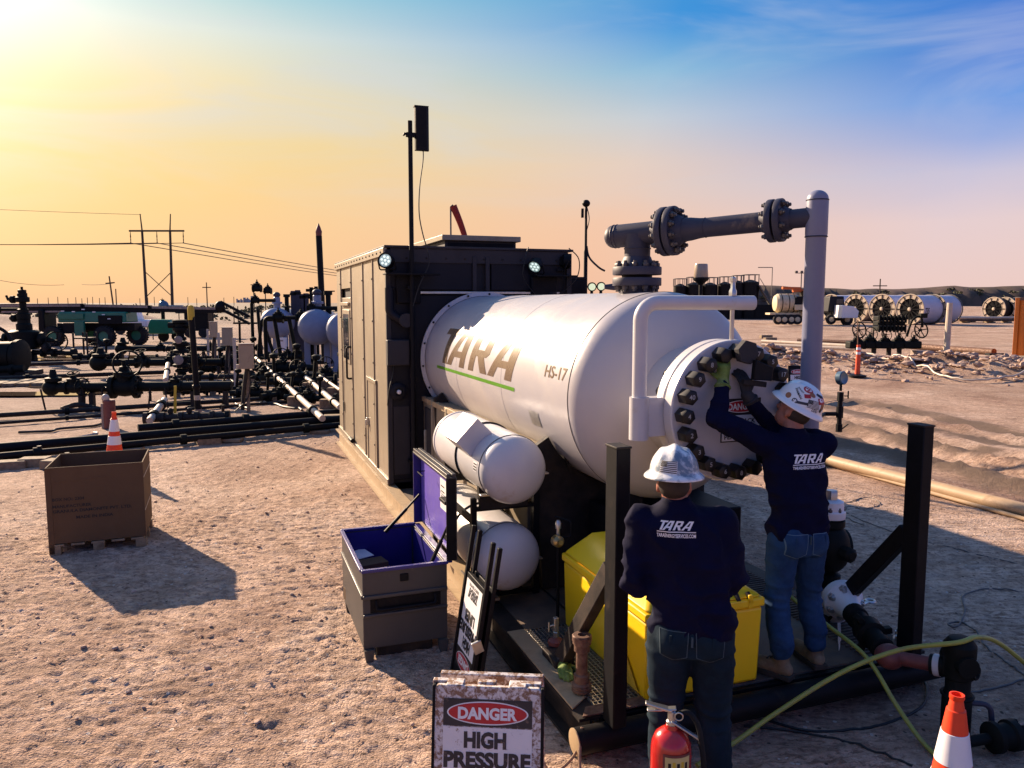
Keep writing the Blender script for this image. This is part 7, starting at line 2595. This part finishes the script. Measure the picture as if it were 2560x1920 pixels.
for (a, b, th_, m_) in (((-60, 770), (226, 769), .56, m_black), ((226, 768), (390, 771), .44, m_black), ((390, 771), (556, 774), .34, m_black)):
    p0, p1 = Vector((rx_(a[0]), -.2, Zv(a[1]))), Vector((rx_(b[0]), -.2, Zv(b[1])))
    s_ = MB().bar(p0, p1, .46 if th_ > .5 else .38, th_).build('boom_section', m_, bl_, .015)
    MB().bar(p0 + Vector((.15, -.26 if th_ > .5 else -.215, th_ * .30)), p1 + Vector((-.1, -.26 if th_ > .5 else -.215, th_ * .30)), .02, .14).build('boom_stripe', m_conc, s_)
MB().torus((rx_(20), -.46, Zv(770)), (0, 1, 0), .22, .035, 14, 6, a0=0, a1=2 * math.pi).build('cable_loop', m_conc, bl_)
MB().bar((rx_(20), -.46, Zv(778)), (rx_(180), -.46, Zv(777)), .03, .10).build('cable_track', m_conc, bl_)
MB().ell((rx_(560), -.2, Zv(766)), (.30, .25, .36), 14, 10).build('knuckle', m_black, bl_)
for dz in (0, -.42):
    MB().bar((rx_(562), -.2, Zv(753) + dz), (rx_(632), -.2, Zv(790) + dz), .14, .16).build('jib_bar', m_black, bl_, .01)
MB().box((rx_(628), -.2, Zv(806)), (1.5, .8, .10)).build('basket_floor', m_black, bl_)
for dx in (-.7, .7):
    for dy in (-.35, .35):
        MB().cyl((rx_(628) + dx, -.2 + dy, Zv(806)), (rx_(628) + dx, -.2 + dy, Zv(806) + 1.0), .03, n=6).build('basket_post', m_black, bl_)
MB().cyl((rx_(606), -.2, -.05), (rx_(607), -.2, Zv(800)), .07, n=8).build('prop', m_black, bl_)

# parked pale vehicle nose behind the lift
t = thing('parked_pickup', 'white pickup nose showing behind the right wheels of the boom lift', 'pickup', at(337, 838), 0)
MB().box((-.9, 2, .85), (2.6, 1.7, .6)).build('body', m_signwhite2, t, .12)
MB().box((-1.2, 2, 1.5), (1.5, 1.5, .75), taper=(.75, .9)).build('cab', m_signwhite2, t, .1)
MB().box((-1.2, 1.22, 1.5), (1.0, .04, .45)).build('window', m_glass, t, .02)
for x in (-1.7, -.1):
    MB().lathe([(.2, -.12), (.38, -.11), (.38, .11), (.2, .12)], (x, 1.2, .38), (0, 1, 0), 18).build('wheel', m_tire, t)

# green trailer generator and dark cargo trailer
t = thing('light_tower_trailer', 'small green trailer generator with a stowed mast', 'trailer', at(428, 852), rad(4))
MB().prism([(-.75, .55), (.72, .55), (.80, 1.0), (.55, 1.45), (-.62, 1.48), (-.80, 1.05)], (0, -.6, 0), (1, 0, 0), (0, 0, 1), -1.2).build('hood', m_green, t, .06)
for x in (-.25, .6):
    w = MB().lathe([(.12, -.1), (.33, -.09), (.36, 0), (.33, .09), (.12, .1)], (x, -.62, .36), (0, 1, 0), 20).build('wheel', m_tire, t)
MB().cyl((-.8, 0, .58), (-1.6, 0, .55), .05, n=8).build('drawbar', m_darksteel, t)
for x in (-1.15, -1.5):
    MB().cyl((x, 0, .1), (x, 0, .95), .035, n=8).build('jack_leg', m_darksteel, t)
MB().cyl((-.45, 0, 1.45), (-.45, 0, 2.75), .12, n=10).build('mast', m_valve, t)
MB().ell((-.35, -.1, 2.35), (.34, .2, .34), 14, 10).build('lamp_head', m_gauge, t)
MB().box((.45, -.1, 2.15), (.9, .4, .45)).build('mast_housing', m_gauge, t, .05)
t = thing('dark_trailer', 'low dark covered trailer right of the green generator', 'trailer', at(500, 842), rad(3))
MB().box((0, 0, 1.15), (1.7, 1.4, 1.35)).build('box', m_black, t, .04)
MB().box((0, 0, 1.95), (2.6, 1.8, .08), Matrix.Rotation(rad(-2), 3, 'Y')).build('canopy', m_black, t, .02)
for x in (-.5, .5):
    MB().lathe([(.12, -.1), (.34, -.09), (.34, .09), (.12, .1)], (x, -.72, .34), (0, 1, 0), 16).build('wheel', m_tire, t)
for x in (-1.2, 1.2):
    MB().cyl((x, -.7, 0), (x, -.7, 1.93), .035, n=6).build('canopy_post', m_darksteel, t)

# small flow valves scattered between the lines
SV = [(432, 908, .40, 15, 'small dark valve behind the choke with the pale dial'),
      (470, 992, .28, 40, 'small dark valve right of the tall bollard'), (521, 936, .40, 0, 'small dark valve between the bare timber posts'), (562, 990, .30, 25, 'small dark valve below the middle instrument box'),
      (662, 962, .42, -30, 'small dark valve left of the tan clamped pipe'), (704, 1003, .30, 60, 'small dark valve right of the tan clamped pipe'), (748, 972, .42, 10, 'small dark valve at the head of the second tan pipe'),
      (772, 1012, .30, -15, 'small dark valve just left of the cabin rear corner'), (706, 938, .46, 0, 'small dark valve under the left vessel'), (600, 908, .46, 20, 'small dark valve left of the vessel piping frame'),
      (240, 905, .42, 5, 'small dark valve near the far puddle'), (640, 1000, .30, 0, 'small dark valve right of the nearest instrument box post'),
      (815, 958, .40, 30, 'small dark valve at the foot of the black stack')]
sv0 = None
for (u, v, s_, rz_, lab) in SV:
    if sv0 is None:
        sv0 = t = thing('flow_valve', lab, 'valve', at(u, v), rad(rz_), 'small flow valves between the pipelines')
        MB().cyl((-2.2, 0, .55), (2.6, 0, .55), .26, n=12).build('pipe', m_valve, t)
        gate_valve(t, (0, 0, .55), .75, wheel=((0, -.5, 1.3), (.1, -1, .4), .75), bolts=False)
        for x in (-1.5, 1.6, 2.5):
            flange_at(t, (x, 0, .55), (1, 0, 0), .48, .12)
        MB().cyl((1.0, 0, .5), (1.2, -.2, 2.2), .12, n=8).build('bleed_line', m_valve, t)
        MB().lathe([(.2, 0), (.3, .1), (.3, .3), (.1, .4)], (1.2, -.2, 2.0), (0, 0, 1), 10).build('bleed_cap', m_valve, t)
        MB().box((-1.0, 0, .2), (.5, .5, .45)).build('support', m_wood, t)
        t.scale = (s_, s_, s_)
    else:
        dup(sv0, at(u, v), rad(rz_), lab, None, s_)
# cables looped between the instrument posts
for k, (a, b, lab) in enumerate((((574, 940), (622, 1030), 'black cable run between the middle and nearest instrument boxes'), ((430, 1010), (612, 1000), 'black cable lying along the near valve line'), ((60, 1085), (300, 1062), 'thin cable lying left of the red bollard'), ((640, 1010), (770, 1030), 'black cable crossing under the tan clamped pipe'), ((80, 1125), (230, 1088), 'pale rope lying beyond the near pipelines at the left'))):
    p0, p1 = at(*a), at(*b)
    pts = [p0.lerp(p1, i / 6) + Vector((random.uniform(-.2, .2), random.uniform(-.25, .25), .03)) for i in range(7)]
    o = MB().tube(spline(pts, 6), .025, 6).build('cable', m_cableblk if k != 4 else m_palepipe)
    tag(o, lab, 'cable', 'cables on the left well pad')

# ================================================================== yard on the right
# second unit standing behind the first
pc = D(1425, 735, 17.2)
c2 = thing('second_cabin', 'top corner of a second dark equipment cabin behind the first', 'cabin', (-.75, 16.6, 0), TH)
MB().box((1.28, 2.2, 1.55), (2.5, 4.4, 2.95)).build('body', m_beigeshade, c2, .02)
MB().box((1.28, 2.2, 3.045), (2.56, 4.46, .05)).build('roof', m_navy, c2, .01)
MB().box((1.9, .9, 3.20), (.62, 1.4, .26)).build('roof_vent', m_navy, c2, .02)
MB().box((2.2, -.03, 2.85), (.65, .06, .30)).build('lamp_shelf', m_black, c2, .01)
m2 = thing('camera_mast', 'thin black camera mast rising beside the second cabin', 'mast', D(1463, 757, 17.5) * 1.0, 0)
m2.location.z = 0
zt = D(1463, 512, 17.5).z
MB().lathe([(.045, 0), (.045, zt * .78), (.032, zt * .79), (.028, zt)], (0, 0, 0), (0, 0, 1), 10).build('pole', m_black, m2)
MB().ell((.0, 0, zt + .03), (.09, .10, .08), 12, 8).build('camera_head', m_black, m2)
MB().box((-.08, 0, zt - .18), (.06, .06, .20)).build('radio', m_black, m2, .01)
MB().tube(spline([(.02, 0, zt - .05), (.07, 0, zt - .3), (.02, 0, zt - .55)], 5), .01, 6).build('cable', m_cableblk, m2)
MB().tube(spline([(.02, 0, 3.75), (.08, 0, 3.5), (.28, -.1, 3.28), (.42, -.1, 3.2)], 5), .022, 6).build('cable', m_cableblk, m2)
for k, (u, v) in enumerate(((1480, 717), (1503, 716))):
    p = D(u, v, 16.9)
    t = thing('floodlight', ['left lit floodlight of the small pair on the second cabin', 'right lit floodlight of the small pair on the second cabin'][k], 'floodlight', p, 0, 'floodlights on the second cabin')
    MB().lathe([(.05, -.10), (.095, -.04), (.10, .02), (.088, .03)], (0, .02, 0), (.05, -1, -.1), 18).build('housing', m_black, t)
    MB().lathe([(.075, .031), (0, .036)], (0, .02, 0), (.05, -1, -.1), 18, False, False).build('lens', m_lens2, t)
    MB().box((0, .06, -.12), (.06, .05, .16)).build('bracket', m_black, t)

# amber jar lamp and far fittings
p = D(1752, 706, 8.6)
t = thing('beacon_lamp', 'translucent amber beacon jar standing behind the tank', 'beacon', (p.x, p.y, p.z), 0)
MB().lathe([(.075, .05), (.078, .055), (.070, .19), (.066, .20), (.0, .20)], (0, 0, 0), (0, 0, 1), 24, False, False).build('jar', m_foam, t)
MB().lathe([(.02, -.03), (.05, .0), (.085, .03), (.088, .05), (.075, .055)], (0, 0, 0), (0, 0, 1), 24).build('base', m_black, t)
MB().lathe([(.03, .06), (.05, .10), (.04, .15), (.02, .17)], (0, 0, 0), (0, 0, 1), 14).build('bulb', m_palepipe, t)
MB().cyl((0, 0, -p.z), (0, 0, -.02), .022, n=10).build('post', m_black, t)

# far tank battery with railings
yT = 115.0
tk = [(1700, 26, 716), (1735, 30, 712), (1775, 30, 713), (1812, 26, 711), (1845, 24, 708), (1876, 34, 706)]
for k, (u, w, v) in enumerate(tk):
    p = D(u, v, yT)
    r = w / 2 / FPX * yT * 1.25
    t = thing('storage_tank', ['leftmost black storage tank of the far battery', 'second black storage tank from the left in the far battery', 'third black storage tank from the left in the far battery', 'fourth black storage tank from the left in the far battery', 'black storage tank left of the tallest one', 'tallest black storage tank at the right end of the far battery'][k], 'tank', (p.x, yT, 0), 0, 'black tanks of the far battery')
    MB().lathe([(r, 0), (r, p.z), (r * .3, p.z + .35), (.05, p.z + .4)], (0, 0, 0), (0, 0, 1), 28).build('shell', m_black, t)
    for a in range(0, 360, 40):
        MB().cyl((r * math.cos(rad(a)), r * math.sin(rad(a)), p.z), (r * math.cos(rad(a)), r * math.sin(rad(a)), p.z + 1.1), .05, n=5).build('rail_post', m_cable, t)
    MB().torus((0, 0, p.z + 1.1), (0, 0, 1), r, .05, 24, 5).build('rail', m_cable, t)
t = thing('tank_stairs', 'steel stair and gantry at the right end of the tank battery', 'stairs', (D(1915, 757, yT).x, yT, 0), 0)
ps = D(1888, 712, yT)
MB().bar((-1.4, -.8, 5.0), (1.6, -.8, .3), .9, .18).build('flight', m_cable, t)
MB().bar((-1.4, -1.3, 6.0), (1.6, -1.3, 1.3), .06, .08).build('handrail', m_cable, t)
for (x0, x1, z) in ((-1.6, .5, 7.6), (-1.6, 5.5, 2.9)):
    MB().cyl((x0, -.8, z), (x1, -.8, z), .06, n=6).build('gantry_rail', m_cable, t)
for x, z in ((.5, 7.6), (2.2, 2.9), (3.8, 2.9), (5.5, 2.9)):
    MB().cyl((x, -.8, 0), (x, -.8, z), .06, n=6).build('gantry_post', m_cable, t)
MB().box((2.2, 0, 1.1), (8.2, 2.5, 2.3)).build('containment_wall', m_black, t)

# tanker truck
yV = gy(813)
XV = lambda u: (u - 1280) / FPX * yV / .999
tr = thing('vacuum_truck', 'cream and white tanker truck parked side-on behind the riser', 'truck', (XV(2020), yV, gz(XV(2020), yV)), 0)
q = lambda u: XV(u) - XV(2020)
MB().lathe([(.3, 0), (.85, .12), (1.05, .4), (1.05, q(1985) - q(1930)), (.95, q(1985) - q(1930) + .2)], (q(1930), 0, 2.35), (1, 0, 0), 30).build('tank', m_cream, tr)
for u in (1945, 1962, 1976):
    MB().torus((q(u), 0, 2.35), (1, 0, 0), 1.06, .05, 30, 6).build('tank_ring', m_darksteel, tr)
MB().box((q(1975), 0, 1.18), (q(2030) - q(1925) + .6, 1.6, .22)).build('frame', m_cream, tr, .02)
MB().box((q(1988), -.6, 2.35), (1.5, 1.1, 1.5), taper=(.7, 1)).build('debris_body', m_black, tr, .1)
MB().box((q(2006), -.5, 2.45), (.9, 1.7, 2.5)).build('tool_tower', m_black, tr, .05)
MB().box((q(2005), -1.40, 2.5), (.50, .05, 1.3)).build('cream_panel', m_cream, tr, .02)
MB().box((q(2005), -1.0, 1.05), (1.1, .8, .8)).build('side_box', m_cream, tr, .03)
MB().box((q(1983), -1.0, 1.9), (.9, .5, .6)).build('side_box', m_cream, tr, .03)
MB().bar((q(1950), 0, 4.05), (q(1995), 0, 4.0), .5, .28).build('suction_boom', m_truckorange, tr, .04)
MB().box((q(1990), 0, 3.75), (1.2, .6, .35)).build('boom_base', m_truckorange, tr, .05)
MB().box((q(2078), 0, 2.25), (1.9, 2.1, 1.75), taper=(.82, .95)).build('cab', m_navy, tr, .12)
MB().prism([(q(2070), .75), (q(2110), .75), (q(2112), 1.5), (q(2100), 2.0), (q(2072), 2.15)], (0, -1.05, 0), (1, 0, 0), (0, 0, 1), -2.1).build('hood', m_signwhite2, tr, .06)
MB().box((q(2090), 0, .72), (1.7, 1.8, .5)).build('underbody', m_black, tr, .03)
MB().torus((q(2104), -1.0, .56), (0, 1, 0), .64, .08, 14, 6, a0=0, a1=2 * math.pi).build('fender', m_navy, tr)
MB().box((q(2094), 0, 2.62), (.06, 1.7, .62), Matrix.Rotation(rad(-14), 3, 'Y')).build('windscreen', m_glass, tr, .02)
MB().box((q(2111), 0, 1.35), (.18, 1.5, .9)).build('grille', m_black, tr, .03)
MB().box((q(2112), 0, .62), (.3, 2.2, .3)).build('bumper', m_steel, tr, .03)
MB().box((q(2084), -1.04, 2.55), (.7, .05, .55)).build('side_window', m_glass, tr, .02)
MB().box((q(2104), -.9, 1.2), (.05, .3, .2)).build('headlight', m_textwhite, tr, .02)
wm = MB().lathe([(.22, -.15), (.52, -.16), (.56, -.1), (.56, .1), (.52, .16), (.22, .15)], (0, 0, 0), (0, 1, 0), 22).mesh('wheel', m_tire)
hm = MB().lathe([(.10, 0), (.30, .02), (.26, -.08), (.1, -.1)], (0, -.16, 0), (0, 1, 0), 16).mesh('hub', m_cream)
for u in (1935, 1950, 1967, 1982, 2065, 2104):
    w = link('wheel', wm, tr, (q(u), -1.0, .56))
    link('hub', hm, w)

# steel-flanged hose reels
def reel(label, u, y, D_, L_, rz, spokes=12, wrap=m_reel, num=None):
    p = D(u, 757, y)
    t = thing('hose_reel', label, 'reel', (p.x, y, gz(p.x, y)), rz, 'big pale reels standing in the yard')
    R = D_ / 2
    MB().lathe([(R * .93, 0), (R * .93, L_)], (0, 0, R), (0, 1, 0), 40, True, True).build('wound_drum', wrap, t)
    for yy in (-.06, L_ + .06):
        f = MB().torus((0, yy, R), (0, 1, 0), R * .97, .07, 40, 6)
        f.torus((0, yy, R), (0, 1, 0), R * .72, .05, 32, 6)
        f = f.build('flange_rim', m_reelrim if yy < 0 else m_cable, t)
        if yy < 0:
            MB().lathe([(R * .72, -.02), (R * .93, -.02)], (0, yy, R), (0, 1, 0), 40, False, False).build('rim_face', m_reelrim, f)
            MB().lathe([(0.01, 0), (R * .72, 0)], (0, -.02, R), (0, 1, 0), 36, False, False).build('dark_core', m_black, f)
            for k in range(spokes):
                a = 2 * math.pi * k / spokes
                MB().bar((0, yy - .05, R), (R * .96 * math.cos(a), yy - .05, R + R * .96 * math.sin(a)), .10, .05, (0, 1, 0)).build('spoke', m_black, f)
            MB().lathe([(.16, 0), (.22, .05), (.12, .12)], (0, yy - .02, R), (0, -1, 0), 12).build('hub', m_reelrim, f)
    if num:
        V, F, w = glyphs(num, .02)
        kx = .75 / w * 1.0
        put2d(V, F, lambda a, b: ((R * .93 + .02) * math.cos(-.10 + (b - .5) * .42), .35 + a * kx, R + (R * .93 + .02) * math.sin(-.10 + (b - .5) * .42)), .3).build('number', m_ink, t)
    return t


yR = gy(813)
pR = D(2276, 757, yR)


def reel_u(x, y):
    return 1280 + FPX * x * 1.0054 / y


for k in range(4):
    # side by side with parallel axles, the nearest one on the right
    x, y = pR.x + (k - 3) * 1.72, yR - (k - 3) * 3.0
    reel(['leftmost big reel standing behind the truck nose', 'second big reel from the truck', 'third big reel from the truck', 'big reel numbered 735 nearest the leaning post'][k], reel_u(x, y), y, 3.42, 3.6, rad(-60), num='735' if k == 3 else None)
reel('last pale reel behind the numbered one, marked 78', reel_u(pR.x + 3.7, yR + 2.15), yR + 2.15, 3.42, 3.0, rad(-60), num='78')
for k, (u, v) in enumerate(((2486, 802), (2515, 802), (2545, 800))):
    p = G(u, v)
    reel(['left dark wire reel beyond the yard at the right', 'middle dark wire reel beyond the yard at the right', 'right dark wire reel half behind the container'][k], u, p.y, 3.3, 2.6, rad(-62), 10, m_darksteel)
# pipe racks and stacks by the far reels
for k, (u, v, w) in enumerate(((2405, 806, 5.0), (2450, 808, 5.5), (2500, 807, 4.0))):
    t = thing('pipe_stack', ['pale pipe stack left of the far wire reels', 'low pipe stack in front of the far wire reels', 'pipe stack beside the container'][k], 'pipe stack', at(u, v), rad(4), 'pipe stacks in the far yard')
    for i in range(6):
        MB().cyl((-w / 2, i % 3 * .5, .35 + .3 * (i // 3)), (w / 2, i % 3 * .5 + .2, .35 + .3 * (i // 3)), .13, n=8).build('pipe', m_palepipe if i % 2 else m_rust, t)
    for x in (-w * .3, w * .3):
        MB().box((x, .5, .1), (.3, 1.6, .2)).build('dunnage', m_wood, t)
o = MB().cyl((0, 0, 0), (0, 0, 7.2), .09, n=6).build('pole', m_cable, thing('yard_light', 'thin yard light pole with three lamps behind the truck', 'lamp post', (D(2001, 757, 120).x, 120, 0), 0))
for x in (-.8, 0, .8):
    MB().box((x, 0, 7.2), (.4, .4, .3)).build('lamp', m_cable, o.parent, .03)
MB().box((0, 0, 7.0), (1.9, .1, .1)).build('arm', m_cable, o.parent)

# orange container at the right edge
pc = at(2530, 897)
ct = thing('shipping_container', 'orange corrugated container cut off by the right edge', 'container', pc, rad(-34))
HC_ = 2.75
for k in range(7):
    MB().prism([(0, 0), (.10, -.05), (.20, -.05), (.30, 0), (.40, 0), (.40, .08), (0, .08)], (.16 + k * .40, 0, HC_ - .12), (1, 0, 0), (0, 1, 0), HC_ - .24).build('corrugated_panel', m_container, ct)
MB().box((.07, .0, HC_ / 2), (.16, .18, HC_)).build('corner_post', m_container, ct, .01)
MB().box((1.5, 1.2, HC_ / 2), (2.8, 2.2, HC_ - .2)).build('inner_box', m_container, ct)
MB().box((1.5, .0, HC_ - .06), (3.0, .16, .12)).build('top_rail', m_rust, ct, .01)
MB().box((1.5, .0, .08), (3.0, .16, .16)).build('bottom_rail', m_rust, ct, .01)
for x in (.5, .72):
    MB().cyl((x, -.09, .2), (x, -.09, HC_ - .2), .025, n=8).build('lock_rod', m_rust, ct)
MB().box((.62, -.10, 1.1), (.06, .06, .16)).build('latch', m_black, ct)
o = MB().box((0, 0, .12), (6.5, .45, .26)).build('timber_beam', m_cream, None, .02, at(2500, 903), (0, 0, rad(-4)))
tag(o, 'long weathered beam lying in front of the orange container', 'beam')

# wellhead cluster on the berm
wc = thing('valve_cluster', 'dark cluster of valves and handwheels on the earth berm', 'valve', at(2212, 902), 0)
z0 = .15
MB().box((-.1, 0, z0 + .55), (3.1, .55, .32)).build('manifold_block', m_valve, wc, .06)
for x, s in ((-1.3, .3), (-.75, .36), (-.1, .32), (.5, .34), (1.15, .28)):
    gate_valve(wc, (x, -.1, z0 + .58), s, wheel=((0, -.5, 1.3), (.2, -1, .3), .75), bolts=False)
for k in range(12):
    MB().box((-.35 + (k % 4) * .30, 0, z0 + 1.25 + (k // 4) * .22), (.28, .5, .20)).build('actuator_block', m_valve, wc, .03)
for k in range(16):
    MB().cyl((-.45 + (k % 8) * .16, -.3, z0 + 1.1 + (k // 8) * .4), (-.45 + (k % 8) * .16, -.3, z0 + 1.42 + (k // 8) * .42), .045, n=6).build('stud', m_valve, wc)
for x in (-1.3, 1.35):
    wheel_handle(wc, (x, -.3, z0 + 1.2), (.3, -1, .2), .34, .03)
MB().tube(spline([(.9, 0, z0 + .9), (1.1, 0, z0 + 1.6), (1.45, 0, z0 + 1.75), (1.55, 0, z0 + 1.3)], 6), .05, 8).build('yoke_pipe', m_valve, wc)
MB().box((1.55, 0, z0 + 1.8), (.3, .25, .2)).build('yoke_head', m_valve, wc, .03)
for x in (-1.2, -.5, .15, .6):
    MB().cyl((x, 0, -.5), (x, 0, z0 + .45), .10, n=10).build('leg', m_darksteel, wc)
MB().box((1.55, -.1, .05), (.75, .6, .8)).build('concrete_block', m_conc, wc, .03)
MB().box((-.65, -.1, -.05), (.45, .4, .5)).build('concrete_block', m_conc, wc, .03)
for k, (u, v0, v1) in enumerate(((2181, 783, 880), (2206, 790, 870))):
    p = at(u, v1)
    o = MB().cyl((0, 0, -.1), (0, 0, D(u, v0, p.y).z - p.z), .045, n=8).build('pipe_post', m_darksteel, None, 0, p)
    tag(o, ['thin dark pipe post behind the left side of the valve cluster', 'thin dark pipe post behind the middle of the valve cluster'][k], 'post', 'dark posts at the valve cluster')

# leaning timber post, marker post, hose, far sign
p = at(2364, 906)
zt = D(2375, 756, p.y).z
dx_ = D(2375, 756, p.y).x - p.x
o = MB().tube([(0, 0, -.2), (dx_ * .5, 0, zt * .5), (dx_, 0, zt)], .1, 10, radii=[.13, .12, .11]).build('leaning_post', m_palepipe, None, 0, p)
tag(o, 'leaning pale timber post in front of the reels', 'post')
p = at(2143, 947)
t = thing('delineator_post', 'orange marker post with two white bands on a black base', 'marker post', p, 0)
zt = D(2143, 862, p.y).z - p.z
MB().lathe([(.085, .03), (.075, zt * .5), (.06, zt)], (0, 0, 0), (0, 0, 1), 16).build('tube', m_marker, t)
for a, b in ((.70, .78), (.84, .92)):
    MB().lathe([(.07, zt * a), (.068, zt * b)], (0, 0, 0), (0, 0, 1), 16, False, False).build('white_band', m_reflect, t)
MB().lathe([(.28, 0), (.28, .05), (.12, .09)], (0, 0, 0), (0, 0, 1), 16).build('base', m_black, t)
MB().cyl((-.03, 0, zt), (-.06, .02, D(2140, 800, p.y).z - p.z), .022, n=8).build('whip', m_rust, t)


def berm_hose(label, pts, r, m):
    q = []
    for pt in spline([G(u, v) for u, v in pts], 8):
        q.append(Vector((pt.x, pt.y, gz(pt.x, pt.y) + r + .05)))
    o = MB().tube(q, r, 8).build('poly_hose', m)
    tag(o, label, 'hose', 'pale hoses and pipes on the berm')


berm_hose('thin pale hose draped along the front of the berm', [(2050, 915), (2110, 913), (2160, 927), (2260, 938), (2380, 957), (2480, 961), (2600, 955)], .030, m_palepipe)
for k, (v0, v1, r) in enumerate(((853, 866, .10), (862, 873, .10))):
    pipe_run(['upper of two pale poly pipes passing behind the riser', 'lower of two pale poly pipes passing behind the riser'][k], [G(1905, v0, .25), G(2152, v1, .25)], r, m_palepipe, 'pale poly pipes behind the berm')
pipe_run('brown pipe lying beyond the berm right of the valve cluster', [G(2260, 864, .25), G(2485, 880, .25)], .16, m_rust, None, 0)
pipe_run('thin pale pipe on the ground beyond the valve cluster', [G(2280, 893, .1), G(2500, 920, .1)], .06, m_palepipe)
pipe_run('dark pipe beyond the pale poly pipes', [G(1995, 851, .3), G(2170, 858, .3)], .12, m_rust)
for k, (u, v) in enumerate(((2345, 880), (2490, 895), (1915, 843), (1925, 850))):
    o = MB().box((0, 0, .12), (.9, .35, .24), taper=(.97, .95)).build('timber_block', m_wood if k != 1 else m_black, None, .02, at(u, v), (0, 0, rad(6 * k)))
    tag(o, ['timber block under the brown pipe beyond the berm', 'dark block at the end of the long beam', 'timber block at the left end of the poly pipes', 'low timber block in front of the poly pipe ends'][k], 'block', 'timber blocks in the right yard')
p = at(1998, 1003)
t = thing('danger_sign', 'small distant DANGER sign half hidden behind the riser', 'sign', p, 0)
up = Vector((0, .15, 1)).normalized()
fr = MB().prism([(-.27, 0), (.27, 0), (.27, .85), (-.27, .85)], (0, 0, 0), (1, 0, 0), tuple(up), .04).build('board', m_black, t, .005)
sign_face(fr, (0, 0, .02), (1, 0, 0), up, Vector((0, -1, .15)).normalized(), .52, .80, 1, m_signwhite2, m_signred, m_ink, m_black)
MB().bar((-.2, .3, 0), (-.2, .13, .8), .03, .03).build('rear_leg', m_black, t)
MB().bar((.2, .3, 0), (.2, .13, .8), .03, .03).build('rear_leg', m_black, t)
